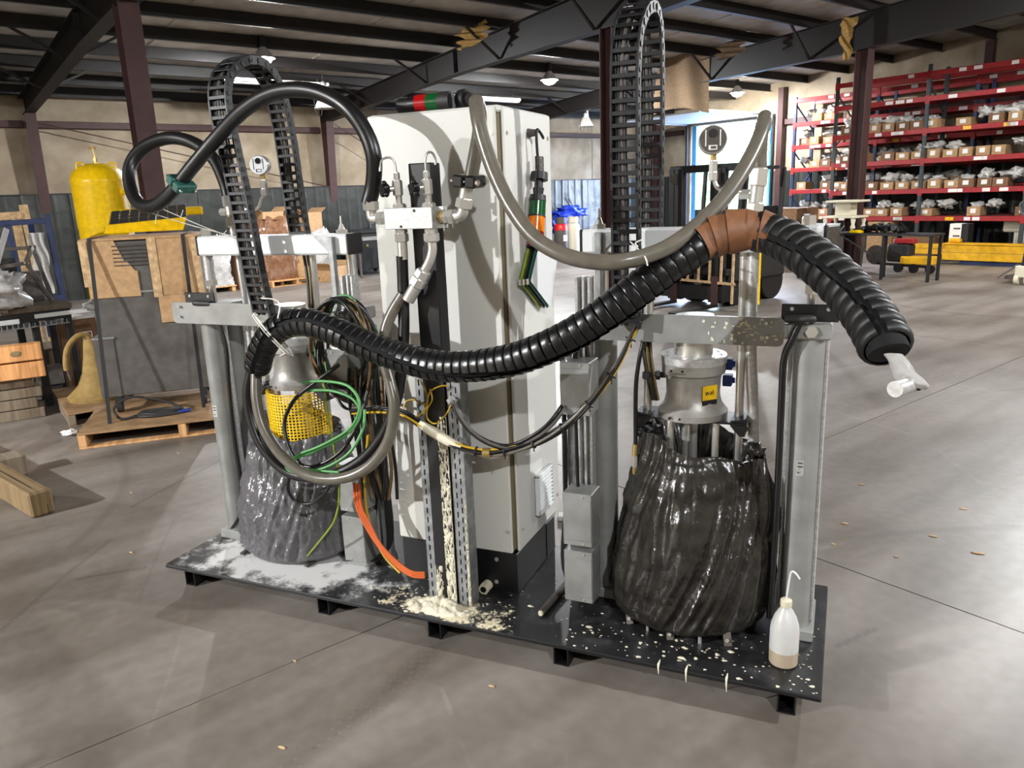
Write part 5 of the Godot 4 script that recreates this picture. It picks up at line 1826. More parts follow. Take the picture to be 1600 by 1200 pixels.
	for q in 3:
		run("orange_cable", ["left", "middle", "right"][q] + " orange motor cable of the three curving down to the foot of the post", [V(-1.968, 0.625, -2.680) + V(0.014 * q, 0, 0), V(-1.962, 0.518, -2.680) + V(0.013 * q, 0, 0.005), V(-1.914, 0.420, -2.670) + V(0.01 * q, 0.01 * q, 0), V(-1.841, 0.332, -2.660) + V(0, 0.012 * q, 0), V(-1.751, 0.264, -2.650) + V(0, 0.012 * q, 0), V(-1.678, 0.236, -2.650) + V(0, 0.01 * q, 0.006), V(-1.622, 0.231, -2.660) + V(0, 0.01 * q, 0)], 0.0068, M.orange_cable, "orange cables tied together")
	run("black_cable", "black cable hanging down the profile beside the cabinet's left side", [V(-2.007, 0.842, -2.900), V(-2.004, 0.652, -2.900), V(-2.008, 0.456, -2.900), V(-2.032, 0.319, -2.900), V(-2.067, 0.229, -2.900)], 0.007, M.rubber)
	run("black_cable", "black cable clipped to the far left cylinder, curling at its foot", [V(-2.802, 1.286, -2.860), V(-2.785, 1.168, -2.860), V(-2.798, 0.988, -2.860), V(-2.809, 0.719, -2.860), V(-2.802, 0.441, -2.860), V(-2.811, 0.333, -2.860), V(-2.869, 0.235, -2.860), V(-2.995, 0.130, -2.915)], 0.009, M.rubber)
	run("black_cable", "black sealant-flecked cable running down beside the right cylinder", [V(-0.139, 1.371, -2.850), V(-0.158, 1.320, -2.850), V(-0.183, 1.247, -2.860), V(-0.185, 1.104, -2.860), V(-0.184, 0.857, -2.860), V(-0.184, 0.600, -2.860), V(-0.189, 0.331, -2.860), V(-0.191, 0.206, -2.860)], 0.013, M.rubber)

func strings() -> void:
	var s := Sh.new()
	for e in [[V(-2.921, 1.849, -2.720), V(-2.624, 1.684, -2.900)], [V(-3.054, 1.843, -2.740), V(-2.681, 1.705, -2.920)]]:
		s.tube(spline([e[0], e[0].lerp(e[1], 0.5) + V(0, -0.006, 0), e[1]]), 0.0022, 5)
	for e in [[V(-2.992, 1.824, -2.740), V(-3.005, 1.783, -2.740)], [V(-2.841, 1.843, -2.760), V(-2.864, 1.806, -2.760)], [V(-2.758, 1.708, -2.880), V(-2.709, 1.740, -2.880)], [V(-2.644, 1.702, -2.900), V(-2.610, 1.720, -2.900)]]:
		s.tube([e[0], e[1]], 0.0018, 5)
	tag(ob("binding_twine", s, M.string), "white cords stretched from the black hose to the left cable chain", "cord")
	s = Sh.new()
	for e in [[0.0, 0.0], [0.008, 0.006], [0.018, 0.0]]:
		var p := []
		for j in 13:
			var a := TAU * j / 12.0
			p.append(V(-2.160, 1.329, -2.475) + V(cos(a) * 0.066 + e[0], sin(a) * 0.05 - cos(a) * 0.075 + e[1], sin(a) * 0.062))
		s.tube(spline(p, 4), 0.0028, 5)
	s.tube(spline([V(-2.070, 1.410, -2.420), V(-2.104, 1.457, -2.480), V(-2.233, 1.459, -2.600), V(-2.443, 1.439, -2.760)]), 0.003, 5)
	s.tube(spline([V(-2.066, 1.289, -2.410), V(-2.046, 1.272, -2.410), V(-2.073, 1.260, -2.410)]), 0.0025, 5)
	tag(ob("binding_twine", s, M.string), "white cord tied round the left end of the corrugated sleeve", "cord")
	s = Sh.new()
	s.tube(spline([V(-0.705, 1.677, -2.700), V(-0.625, 1.665, -2.500), V(-0.584, 1.647, -2.420), V(-0.576, 1.621, -2.420)]), 0.0028, 5)
	s.tube(spline([V(-0.627, 1.674, -2.500), V(-0.636, 1.686, -2.500), V(-0.617, 1.696, -2.500)]), 0.0025, 5)
	tag(ob("binding_twine", s, M.string), "short white cord tying the grey hose to the right cable chain", "cord")

func pallet(label: String, w: float, n: float, turn: float, lx: float, lz: float, m: Material, ply := false) -> Node3D:
	# origin at the front left corner; runs to +x and -z
	var t := bthing("pallet", label, "pallet", w, n, 0.0, turn)
	for x in [0.03, lx / 2, lx - 0.03]:
		ob("stringer", bx(V(x - 0.03, 0.016, -lz), V(x + 0.03, 0.116, 0), 0.004), m, t)
	for k in 3:
		var z := -k * (lz - 0.1) / 2.0
		ob("bottom_board", bx(V(0, 0, z - 0.1), V(lx, 0.016, z), 0.003), m, t)
	if ply:
		ob("deck_sheet", bx(V(0, 0.116, -lz), V(lx, 0.135, 0.004), 0.003), M.ply, t)
	else:
		var nb := 7
		for k in nb:
			var z := -k * (lz - 0.1) / (nb - 1)
			ob("deck_board", bx(V(0, 0.116, z - 0.1), V(lx, 0.134, z), 0.003), m, t)
	return t

func left_background() -> void:
	var s: Sh
	# timbers on the floor
	var t := bthing("timber", "weathered squared timber with a cracked end, lying nearest at the left edge", "timber", 0.47, 5.4, 0.0, 0.2)
	s = Sh.new()
	s.box(V(-0.07, 0.0, -2.2), V(0.07, 0.165, 0.0), 0.014)
	ob("beam", s, M.wood_old, t)
	s = Sh.new()
	s.box(V(0.028, 0.005, -0.2), V(0.031, 0.07, 0.001))
	s.box(V(-0.012, 0.1645, -1.6), V(-0.006, 0.1655, -0.1))
	ob("crack", s, M.black, t)
	t = bthing("timber", "short grey timber block lying crosswise behind the squared timber", "timber", 0.3, 6.35, 0.0, 0.12)
	ob("beam", bx(V(-0.5, 0, -0.18), V(0.22, 0.16, 0.0), 0.012), M.wood_grey, t)
	var k := 0
	for e in [[0.36, "upper bright sawn timber with a big knot, at the left edge"], [0.2, "lower bright orange sawn timber under the knotted one"]]:
		t = bthing("timber", e[1], "timber", 0.93, 8.05, e[0] + 0.27, -0.12)
		ob("beam", bx(V(-2.0, -0.072, -0.16), V(0.0, 0.072, 0.0), 0.006), M.wood_bright, t)
		if k == 0:
			s = Sh.new()
			s.sph(V(-0.2, 0.0, 0.0), V(0.045, 0.028, 0.004), 14, 8)
			ob("knot", s, M.wood_old, t)
		k += 1
	t = bthing("dunnage_stack", "stack of grey boards carrying the bright timbers", "board stack", 0.9, 8.15, 0.0, -0.12)
	for q in 4:
		ob("board", bx(V(-1.9, 0.1 * q, -0.25), V(-0.02 - 0.05 * (q % 2), 0.1 * q + 0.092, -0.01), 0.005), M.wood_grey, t)
	t = bthing("plank", "long grey plank leaning low behind the bright timbers", "plank", 1.55, 9.9, 0.0, 0.0)
	s = Sh.new()
	s.bar(V(-1.6, 0.2, 0.15), V(0.1, 0.34, 0.0), 0.3, 0.04, Vector3(0, 0.5, 0.85), 0.004)
	ob("board", s, M.wood_grey, t)
	for x in [-1.3, -0.2]:
		ob("bearer", bx(V(x - 0.05, 0, -0.25), V(x + 0.05, 0.14, 0.25), 0.005), M.wood_bright, t)
	# pallets
	pallet("worn plywood pallet strapped under the tall boxed panel", 0.91, 6.76, -0.36, 1.55, 1.15, M.wood, true)
	pallet("dusty grey pallet carrying the cone pedestal, behind the boxed panel", 0.97, 7.52, -0.05, 1.0, 1.2, M.wood_grey, true)
	# tall boxed steel panel
	t = bthing("boxed_panel", "tall grey sheet-steel unit with cardboard corners and black straps, on a pallet", "steel unit", 1.27, 7.2, 0.135, -0.38)
	ob("body", bx(V(0, 0.15, -0.75), V(0.83, 1.46, 0.0), 0.006), M.sheet_steel, t)
	ob("side_tray", bx(V(-0.06, 0.15, -0.5), V(0.1, 0.66, 0.012), 0.004), M.sheet_steel, t)
	ob("tray_edge", bx(V(-0.062, 0.655, -0.5), V(0.11, 0.672, 0.02), 0.003), M.galv, t)
	for q in 6:
		s = Sh.new()
		s.bar(V(0.2, 1.27 + q * 0.032, 0.004), V(0.5, 1.27 + q * 0.032, 0.004), 0.03, 0.008, V(0, 0.7, 0.7))
		ob("louvre", s, M.sheet_steel, t)
	ob("trim_strip", bx(V(0.1, 1.03, 0.0), V(0.5, 1.045, 0.006)), M.galv, t)
	s = Sh.new()
	s.box(V(-0.015, 1.0, 0.008), V(0.37, 1.215, 0.014), 0.002)
	ob("cardboard_flap", s, M.cardboard, t)
	s = Sh.new()
	s.prism(PackedVector2Array([Vector2(-0.015, 1.215), Vector2(0.35, 1.215), Vector2(0.31, 1.28), Vector2(0.28, 1.3), Vector2(0.22, 1.47), Vector2(-0.015, 1.47)]), 0.006, 0.012)
	ob("cardboard_flap", s, M.cardboard, t)
	ob("cardboard_flap", bx(V(0.5, 0.76, 0.012), V(0.82, 0.99, 0.018), 0.002), M.cardboard, t)
	ob("cardboard_flap", bx(V(0.49, 0.99, 0.006), V(0.83, 1.48, 0.013), 0.002), M.cardboard, t)
	ob("cardboard_corner", bx(V(-0.045, 1.1, -0.05), V(0.02, 1.48, 0.02), 0.004), M.kraft_edge, t)
	ob("cardboard_corner", bx(V(0.815, 0.2, -0.05), V(0.87, 1.48, 0.016), 0.004), M.kraft_edge, t)
	ob("cardboard_corner", bx(V(0.47, 0.98, 0.014), V(0.54, 1.48, 0.02), 0.003), M.kraft_edge, t)
	ob("cardboard_top", bx(V(-0.04, 1.47, -0.77), V(0.87, 1.49, 0.02), 0.004), M.cardboard, t)
	for x in [0.045, 0.76]:
		s = Sh.new()
		s.bar(V(x, 1.495, 0.022), V(x - 0.01, -0.03, 0.34 if x < 0.5 else 0.12), 0.03, 0.003, Vector3.BACK)
		s.bar(V(x, 1.495, 0.022), V(x, 1.495, -0.76), 0.03, 0.003)
		ob("strap", s, M.black, t)
	for x in [0.06, 0.75]:
		s = Sh.new()
		s.cyl(V(x - 0.02, 0.06, -0.04), V(x + 0.02, 0.06, -0.04), 0.06, -1, 18)
		s.box(V(x - 0.03, 0.08, -0.09), V(x + 0.03, 0.16, 0.0), 0.004)
		ob("castor", s, M.bench, t)
		s = Sh.new()
		s.cyl(V(x - 0.02, 0.06, -0.6), V(x + 0.02, 0.06, -0.6), 0.06, -1, 18)
		s.box(V(x - 0.03, 0.08, -0.65), V(x + 0.03, 0.16, -0.55), 0.004)
		ob("castor", s, M.bench, t)
	# cable and wheel lying on the pallet
	t = bthing("power_cable", "coil of black power cable lying on the plywood pallet before the castors", "cable", 1.55, 6.85, 0.135, -0.38)
	s = Sh.new()
	var p := []
	for q in 34:
		var a := q * 0.62
		p.append(V(cos(a) * (0.16 + 0.02 * sin(q * 1.7)) + 0.02, 0.012 + 0.012 * (q / 10), sin(a) * 0.07))
	s.tube(spline(p, 4), 0.011, 7)
	s.tube(spline([V(-0.16, 0.012, 0.0), V(-0.28, 0.02, 0.06), V(-0.33, 0.1, -0.02), V(-0.2, 0.16, -0.1), V(0.05, 0.1, -0.08), V(0.2, 0.03, -0.03)]), 0.011, 7)
	ob("cord", s, M.rubber_dusty, t)
	s = Sh.new()
	s.cyl(V(0.16, 0.02, 0.03), V(0.26, 0.02, 0.01), 0.016, -1, 10)
	ob("plug", s, M.blue, t)
	# yellow step on top
	t = bthing("wheel_chock_step", "yellow plastic step with a black tiled top, lying on the boxed panel", "step", 1.45, 7.3, 1.66, -0.3)
	t.rotation.x = 0.28
	s = Sh.new()
	s.prism(PackedVector2Array([Vector2(0, 0), Vector2(0.62, 0.0), Vector2(0.66, 0.11), Vector2(0.04, 0.07)]), -0.4, 0.0)
	ob("tread_block", s, M.yellow, t)
	for q in 8:
		for j in 3:
			s = Sh.new()
			s.xf = Transform3D(Basis(V(0, 0, 1), 0.0645), V(0.045, 0.072, 0))
			s.box(V(0.008 + q * 0.077, 0.0, -0.375 + j * 0.125), V(0.078 + q * 0.077, 0.006, -0.26 + j * 0.125), 0.002)
			ob("grip_tile", s, M.rubber_dusty, t)
	ob("lower_block", bx(V(0.1, -0.0, -0.5), V(0.8, 0.06, -0.42), 0.01), M.yellow, t)
	# yellow pressure tank
	t = bthing("pressure_tank", "tall yellow pressure tank with a domed top and brass valve, by the left brown column", "tank", 2.2, 10.9, 0.0)
	s = Sh.new()
	s.lathe([[0.0, 0.12], [0.16, 0.14], [0.28, 0.22], [0.31, 0.32], [0.315, 0.4], [0.315, 2.18], [0.318, 2.19], [0.318, 2.21], [0.312, 2.22], [0.29, 2.3], [0.22, 2.37], [0.1, 2.41], [0.0, 2.415]], 40)
	ob("shell", s, M.yellow, t)
	for a in [0.6, 2.6, 4.7]:
		ob("leg", bx(V(cos(a) * 0.26 - 0.03, 0.0, sin(a) * 0.26 - 0.03), V(cos(a) * 0.26 + 0.03, 0.3, sin(a) * 0.26 + 0.03), 0.004), M.yellow, t)
	s = Sh.new()
	s.cyl(V(0, 2.4, 0), V(0, 2.5, 0), 0.022, 0.018, 10)
	s.hexnut(V(0, 2.44, 0), V(0, 2.47, 0), 0.03)
	s.cyl(V(0, 2.5, 0), V(-0.02, 2.62, 0), 0.014, 0.012, 8)
	s.cyl(V(-0.05, 2.6, 0), V(0.03, 2.6, 0), 0.014, -1, 8)
	ob("valve", s, M.brass, t)
	for x in [-0.19, 0.17]:
		s = Sh.new()
		s.tube(spline([V(x - 0.04, 2.33, 0.05), V(x - 0.03, 2.41, 0.05), V(x + 0.03, 2.41, 0.05), V(x + 0.04, 2.33, 0.05)]), 0.014, 8)
		ob("lifting_eye", s, M.yellow, t)
	s = Sh.new()
	s.cyl(V(0.2, 2.06, 0.24), V(0.21, 2.06, 0.29), 0.04, 0.035, 14)
	ob("side_port", s, M.yellow, t)
	s = Sh.new()
	s.tube([V(0.235, 2.0, 0.25), V(0.245, 1.5, 0.25)], 0.016, 8)
	ob("side_pipe", s, M.ivory, t)
	# cone pedestal with a hooked arm
	t = bthing("cone_pedestal", "dusty yellow cone pedestal with a curved hook arm, on the grey pallet", "pedestal", 1.33, 8.0, 0.135)
	s = Sh.new()
	s.lathe([[0.0, 0.0], [0.27, 0.0], [0.275, 0.03], [0.24, 0.06], [0.17, 0.13], [0.12, 0.24], [0.085, 0.42], [0.07, 0.56], [0.0, 0.56]], 28)
	ob("cone", s, M.cone, t)
	s = Sh.new()
	s.tube(spline([V(0.0, 0.55, 0.02), V(-0.04, 0.6, 0.02), V(-0.12, 0.59, 0.02), V(-0.2, 0.5, 0.02), V(-0.235, 0.38, 0.02), V(-0.24, 0.3, 0.02)]), 0.027, 10)
	ob("hook_arm", s, M.cone, t)
	s = Sh.new()
	s.cyl(V(-0.235, 0.3, 0.02), V(-0.22, 0.2, 0.02), 0.012, -1, 8)
	ob("pin", s, M.frame_grey, t)
	# workbench with its frame, at the left edge
	t = bthing("workbench", "dusty black workbench loaded with gear, at the left edge of the picture", "workbench", 1.3, 8.6, 0.0, 0.1)
	ob("table_top", bx(V(-1.9, 0.93, -0.7), V(0.02, 0.985, 0.0), 0.004), M.dusty_top, t)
	ob("apron", bx(V(-1.9, 0.84, -0.03), V(0.0, 0.93, 0.006), 0.003), M.black, t)
	ob("drawer_strip", bx(V(-1.9, 0.84, 0.006), V(-0.45, 0.885, 0.014), 0.002), M.powder_white, t)
	ob("drawer_strip", bx(V(-0.32, 0.87, 0.006), V(0.14, 0.91, 0.014), 0.002), M.powder_white, t)
	ob("wire_tray", bx(V(-1.9, 0.79, -0.3), V(-0.03, 0.8, 0.03), 0.002), M.galv, t)
	for q in 40:
		s = Sh.new()
		s.bar(V(-1.85 + q * 0.046, 0.795, 0.032), V(-1.85 + q * 0.046, 0.835, 0.03), 0.008, 0.008)
		ob("tray_wire", s, M.galv, t)
	for x in [-0.32, -0.03]:
		for z in [-0.03, -0.66]:
			ob("leg", bx(V(x - 0.03, 0, z - 0.03), V(x + 0.03, 0.93, z + 0.03), 0.003), M.black, t)
	ob("leg", bx(V(-1.86, 0, -0.06), V(-1.8, 0.93, 0.0), 0.003), M.black, t)
	ob("leg", bx(V(-1.86, 0, -0.69), V(-1.8, 0.93, -0.63), 0.003), M.black, t)
	s = Sh.new()
	s.tube(spline([V(-0.9, 0.99, -0.2), V(-0.7, 0.99, -0.1), V(-0.5, 0.99, -0.25), V(-0.6, 0.99, -0.4), V(-0.8, 0.99, -0.3), V(-0.65, 0.99, -0.05), V(-0.68, 0.9, 0.02), V(-0.75, 0.75, 0.03)]), 0.007, 6)
	tag(ob("loose_cable", s, M.black), "thin black cable lying in loops on the dusty workbench", "cable")
	var lc: Node3D = get_node("loose_cable")
	bpos(lc, 1.3, 8.6, 0.0, 0.1)
	t = bthing("equipment_frame", "dusty grey steel frame with angled legs, open at the front, standing on the workbench", "frame", 1.22, 8.75, 0.985, 0.1)
	for e in [[V(-0.04, 0, 0.0), V(-0.2, 0.4, -0.02)], [V(0.06, 0, -0.4), V(-0.03, 0.52, -0.42)], [V(-0.62, 0, -0.45), V(-0.62, 0.52, -0.45)], [V(-0.2, 0.42, 0.0), V(-0.03, 0.53, -0.42)], [V(-0.62, 0.36, -0.02), V(-0.22, 0.4, -0.02)], [V(-0.74, 0.33, 0.0), V(-0.5, 0.5, -0.45)], [V(-0.62, 0.52, -0.45), V(0.0, 0.53, -0.42)]]:
		s = Sh.new()
		s.bar(e[0], e[1], 0.036, 0.03, Vector3.BACK, 0.003)
		ob("frame_bar", s, M.frame_grey, t)
	ob("rear_box", bx(V(-0.6, 0.0, -0.44), V(-0.2, 0.44, -0.4), 0.004), M.bench, t)
	ob("rear_box", bx(V(-0.3, 0.0, -0.4), V(-0.02, 0.3, -0.3), 0.01), M.frame_grey, t)
	ob("tag_label", bx(V(-0.4, 0.16, -0.4), V(-0.36, 0.3, -0.395)), M.paper, t)
	t = bthing("wrapped_machine", "machine wrapped in crumpled clear film on the left of the workbench", "machine", 0.78, 8.5, 0.985)
	s = Sh.new()
	s.lump(V(-0.1, 0.16, -0.1), V(0.28, 0.2, 0.24), 0.35, 5, 24, 16)
	ob("film", s, M.film, t)
	s = Sh.new()
	s.bar(V(-0.1, 0.25, 0.05), V(0.18, 0.72, -0.7), 0.05, 0.02, Vector3.BACK, 0.004)
	ob("film_strand", s, M.film, t)
	ob("core_box", bx(V(-0.3, 0.0, -0.25), V(0.05, 0.2, 0.0), 0.01), M.navy, t)
	t = bthing("cardboard_box", "brown cardboard box with a printed label under the workbench end", "box", 1.42, 9.35, 0.0)
	ob("carton", bx(V(-0.15, 0.0, -0.4), V(0.22, 0.72, 0.0), 0.006), M.cardboard_dark, t)
	ob("label", bx(V(0.06, 0.4, 0.0), V(0.16, 0.58, 0.002)), M.paper, t)
	ob("label_stripe", bx(V(0.07, 0.53, 0.002), V(0.15, 0.57, 0.003)), M.rack_red, t)
	ob("lid", bx(V(-0.16, 0.72, -0.41), V(0.23, 0.75, 0.01), 0.006), M.paper, t)
	t = bthing("control_box", "small grey electrical box on the floor under the workbench", "electrical box", 1.08, 8.9, 0.0)
	ob("case", bx(V(-0.14, 0.14, -0.16), V(0.1, 0.33, 0.0), 0.006), M.frame_grey, t)
	ob("stand", bx(V(-0.12, 0, -0.14), V(0.08, 0.14, -0.02), 0.004), M.bench, t)
	t = bthing("white_crate", "open white crate stuffed with film behind the boxed panel", "crate", 1.8, 9.6, 0.0)
	ob("crate_body", bx(V(-0.2, 0.0, -0.3), V(0.2, 0.7, 0.0), 0.01), M.paper, t)
	s = Sh.new()
	s.lump(V(-0.02, 0.76, -0.12), V(0.16, 0.12, 0.12), 0.5, 6)
	ob("film", s, M.film, t)
	# blue rack frame and wooden frame behind the bench
	t = bthing("steel_stand", "navy blue steel frame rack behind the workbench, partly wrapped in film", "frame", 1.5, 10.2, 0.0)
	for e in [[V(0, 0, 0), V(-0.03, 1.83, 0)], [V(-0.9, 0, 0), V(-0.9, 1.8, 0)], [V(-0.9, 1.74, 0), V(-0.03, 1.76, 0)], [V(-0.9, 0.9, 0), V(0, 0.9, 0)], [V(-0.15, 0.4, -0.4), V(-0.15, 1.78, -0.4)], [V(-0.4, 0.9, 0), V(-0.42, 1.74, 0)], [V(-0.6, 0.9, 0), V(-0.62, 1.74, 0)], [V(0, 0.1, 0), V(0, 0.1, -0.5)]]:
		s = Sh.new()
		s.bar(e[0], e[1], 0.06, 0.05, Vector3.BACK, 0.004)
		ob("frame_bar", s, M.navy, t)
	s = Sh.new()
	s.grid(14, 20, func(i, j):
		return V(-0.25 + i * 0.012 + 0.01 * sin(j * 0.7), 0.95 + j * 0.036, 0.05 + 0.02 * sin(i * 1.1 + j * 0.5)))
	ob("film", s, M.film, t)
	t = bthing("wooden_frame", "pale wooden crate frame standing behind the navy frame", "frame", 1.45, 10.9, 0.0)
	for e in [[V(-0.05, 0, 0), V(-0.1, 1.95, 0)], [V(-1.2, 1.8, 0), V(-0.1, 1.83, 0)], [V(-1.2, 0, 0), V(-1.2, 1.85, 0)], [V(-0.18, 0, 0), V(-0.2, 1.8, 0)]]:
		s = Sh.new()
		s.bar(e[0], e[1], 0.09, 0.04, Vector3.BACK, 0.004)
		ob("post_board", s, M.kraft_edge, t)

func wrapped_bale(label: String, w: float, n: float, lx: float, h: float, lz: float, m: Material, sd: int) -> Node3D:
	var t := bthing("wrapped_bale", label, "pallet load", w, n)
	var f := FastNoiseLite.new()
	f.seed = sd
	f.frequency = 1.6
	f.fractal_octaves = 3
	var s := Sh.new()
	s.grid(41, 22, func(i, j):
		var a: float = TAU * (i % 40) / 40.0
		var hh: float = j / 21.0
		var q := V(signf(cos(a)) * pow(absf(cos(a)), 0.45), 0, signf(sin(a)) * pow(absf(sin(a)), 0.45))
		var r: float = 1.0 + 0.13 * f.get_noise_3d(q.x * 1.3, hh * 3.0, q.z * 1.3) - 0.25 * pow(maxf(0.0, hh - 0.75) * 4.0, 2.0)
		var top: float = 0.14 * f.get_noise_2d(q.x * 2.0, q.z * 2.0) * hh
		return V(q.x * lx * 0.5 * r, 0.13 + (h - 0.13) * hh + top, q.z * lz * 0.5 * r), true)
	s.lump(V(0, h - 0.06, 0), V(lx * 0.36, 0.1, lz * 0.36), 0.4, sd)
	ob("wrapped_goods", s, m, t)
	for x in [-lx * 0.45, 0.0, lx * 0.45]:
		ob("pallet_bearer", bx(V(x - 0.04, 0.0, -lz * 0.48), V(x + 0.04, 0.1, lz * 0.48), 0.004), M.wood, t)
	ob("pallet_deck", bx(V(-lx * 0.5, 0.1, -lz * 0.5), V(lx * 0.5, 0.13, lz * 0.5), 0.004), M.wood, t)
	return t

func carton(label: String, cat: String, w: float, n: float, y: float, lx: float, h: float, lz: float, turn: float, m: Material, open := false) -> Node3D:
	var t := bthing("cardboard_box", label, cat, w, n, y, turn)
	ob("carton", bx(V(-lx / 2, 0, -lz / 2), V(lx / 2, h, lz / 2), 0.006), m, t)
	if open:
		for e in [-1.0, 1.0]:
			var s := Sh.new()
			s.bar(V(e * lx / 2, h, 0), V(e * (lx / 2 + 0.14), h + 0.1, 0), lz, 0.008, Vector3.UP)
			ob("flap", s, m, t)
	else:
		ob("tape", bx(V(-lx / 2 - 0.001, h - 0.08, -0.03), V(lx / 2 + 0.001, h + 0.002, 0.03)), M.kraft_edge, t)
	return t

func middle_background() -> void:
	var s: Sh
	wrapped_bale("silver film wrapped pallet load beside the boxed panel", 5.3, 17.6, 1.15, 1.2, 1.0, M.film, 1)
	carton("brown carton leaning between the two film wrapped loads", "box", 6.15, 17.5, 0.0, 0.4, 0.85, 0.5, 0.1, M.cardboard_dark)
	wrapped_bale("brown film wrapped heap of cartons behind the left cable chain", 6.95, 17.6, 0.95, 1.55, 0.9, M.film_brown, 2)
	carton("torn open carton on top of the brown wrapped heap", "box", 6.9, 17.5, 1.5, 0.55, 0.16, 0.5, 0.2, M.cardboard, true)
	carton("plain brown carton on the floor between the wrapped loads", "box", 7.55, 17.6, 0.0, 0.75, 0.6, 0.6, -0.15, M.cardboard)
	wrapped_bale("white film wrapped load with cartons on top, left of the cabinet", 8.15, 18.0, 0.85, 1.2, 0.8, M.film, 3)
	carton("open carton piled on the white wrapped load", "box", 8.0, 17.9, 1.15, 0.6, 0.45, 0.5, 0.3, M.cardboard, true)
	carton("torn kraft carton lying flattened before the black bin", "box", 8.2, 17.1, 0.0, 0.7, 0.34, 0.5, 0.5, M.cardboard, true)
	pallet("rough empty pallet lying before the wrapped loads", 6.6, 16.9, 0.1, 1.3, 0.9, M.wood)
	var t := bthing("black_bin", "large black wheeled bin by the wall left of the cabinet", "bin", 9.55, 17.9)
	s = Sh.new()
	s.prism(PackedVector2Array([Vector2(-0.48, 0.15), Vector2(0.48, 0.15), Vector2(0.58, 1.05), Vector2(-0.58, 1.05)]), -0.4, 0.4)
	ob("tub", s, M.black, t)
	ob("rim", bx(V(-0.62, 1.03, -0.44), V(0.62, 1.1, 0.44), 0.01), M.black, t)
	for x in [-0.4, 0.4]:
		s = Sh.new()
		s.cyl(V(x - 0.03, 0.08, 0.3), V(x + 0.03, 0.08, 0.3), 0.08, -1, 14)
		ob("wheel", s, M.rubber, t)
		s = Sh.new()
		s.cyl(V(x - 0.03, 0.08, -0.3), V(x + 0.03, 0.08, -0.3), 0.08, -1, 14)
		ob("wheel", s, M.rubber, t)
	ob("latch", bx(V(-0.2, 0.7, 0.4), V(-0.14, 0.76, 0.43), 0.004), M.brass, t)
	t = bthing("red_sign", "red sign board standing beside the black bin at the cabinet's edge", "sign", 10.2, 18.2)
	ob("board", bx(V(-0.1, 0.72, -0.02), V(0.14, 1.4, 0.02), 0.004), M.red_plastic, t)
	ob("post", bx(V(-0.02, 0, -0.02), V(0.02, 0.75, 0.02), 0.004), M.frame_grey, t)
	t = bthing("grey_cart", "grey cart with tubular rail behind the left press, before the black bin", "cart", 9.3, 16.9)
	ob("deck", bx(V(-0.5, 0.9, -0.3), V(0.5, 0.96, 0.3), 0.006), M.alu_paint, t)
	for x in [-0.46, 0.46]:
		ob("leg", bx(V(x - 0.025, 0, -0.025), V(x + 0.025, 0.9, 0.025), 0.004), M.frame_grey, t)
		ob("leg", bx(V(x - 0.025, 0, -0.27), V(x + 0.025, 0.9, -0.22), 0.004), M.frame_grey, t)
	# right of the cabinet: cylinders, tarpaulin
	var k := 0
	for e in [[15.95, 17.5, M.frame_grey, "small grey gas cylinder with a red shoulder by the pale sheeting"], [16.4, 17.45, M.ivory, "small cream gas cylinder right of the red-shouldered one"]]:
		t = bthing("gas_cylinder", e[3], "gas cylinder", e[0], e[1])
		s = Sh.new()
		s.lathe([[0.0, 0.0], [0.2, 0.0], [0.21, 0.02], [0.21, 0.75], [0.19, 0.86], [0.12, 0.93], [0.06, 0.95], [0.0, 0.95]], 24)
		ob("body", s, e[2], t)
		s = Sh.new()
		s.lathe([[0.15, 0.92], [0.16, 0.92], [0.16, 1.1], [0.15, 1.1]], 20)
		s.cyl(V(0, 0.94, 0), V(0, 1.05, 0), 0.03, -1, 10)
		ob("collar", s, e[2], t)
		if k == 0:
			s = Sh.new()
			s.lathe([[0.212, 0.72], [0.212, 0.76], [0.192, 0.87], [0.122, 0.94]], 24)
			ob("red_shoulder", s, M.red, t)
			ob("label", bx(V(-0.09, 0.4, 0.2), V(0.05, 0.58, 0.215), 0.002), M.paper, t)
		k += 1
	t = bthing("blue_tarpaulin", "crumpled blue tarpaulin heaped over a cart by the wall", "tarpaulin", 16.75, 18.1)
	s = Sh.new()
	s.lump(V(0.15, 1.2, 0), V(0.55, 0.2, 0.25), 0.45, 9, 22, 14)
	s.lump(V(-0.25, 0.8, 0), V(0.25, 0.35, 0.25), 0.45, 10, 18, 12)
	ob("sheet", s, M.tarp, t)
	for x in [-0.3, 0.5]:
		ob("cart_leg", bx(V(x - 0.03, 0, -0.2), V(x + 0.03, 1.1, -0.14), 0.004), M.frame_grey, t)
	ob("cart_deck", bx(V(-0.35, 0.98, -0.22), V(0.6, 1.05, 0.15), 0.004), M.frame_grey, t)
	s = Sh.new()
	s.bar(V(0.2, 1.3, 0), V(0.05, 1.65, -0.1), 0.03, 0.03)
	s.bar(V(0.2, 1.65, -0.1), V(0.05, 1.65, -0.1), 0.03, 0.03)
	s.bar(V(0.2, 1.65, -0.1), V(0.45, 1.25, -0.1), 0.03, 0.03)
	ob("cart_handle", s, M.frame_grey, t)
	# hanging cloth and torn insulation under the roof
	t = bthing("hanging_cloth", "tan cloth hanging from the roof beside the right cable chain", "cloth", 15.05, 12.2, 3.55, -1.35)
	s = Sh.new()
	s.grid(24, 22, func(i, j):
		var u: float = i / 23.0
		var h: float = j / 21.0
		return V(-0.62 + u * 1.24 - (0.16 * (1.0 - h) if u < 0.3 else 0.0) * (0.3 - u) * 3.0, 0.1 * sin(u * 4.0) * (1.0 - h) + h * 1.35, 0.06 * sin(u * 11.0 + h * 2.0) + 0.03 * sin(h * 6.0)))
	ob("sheet", s, M.cloth, t)
	k = 0
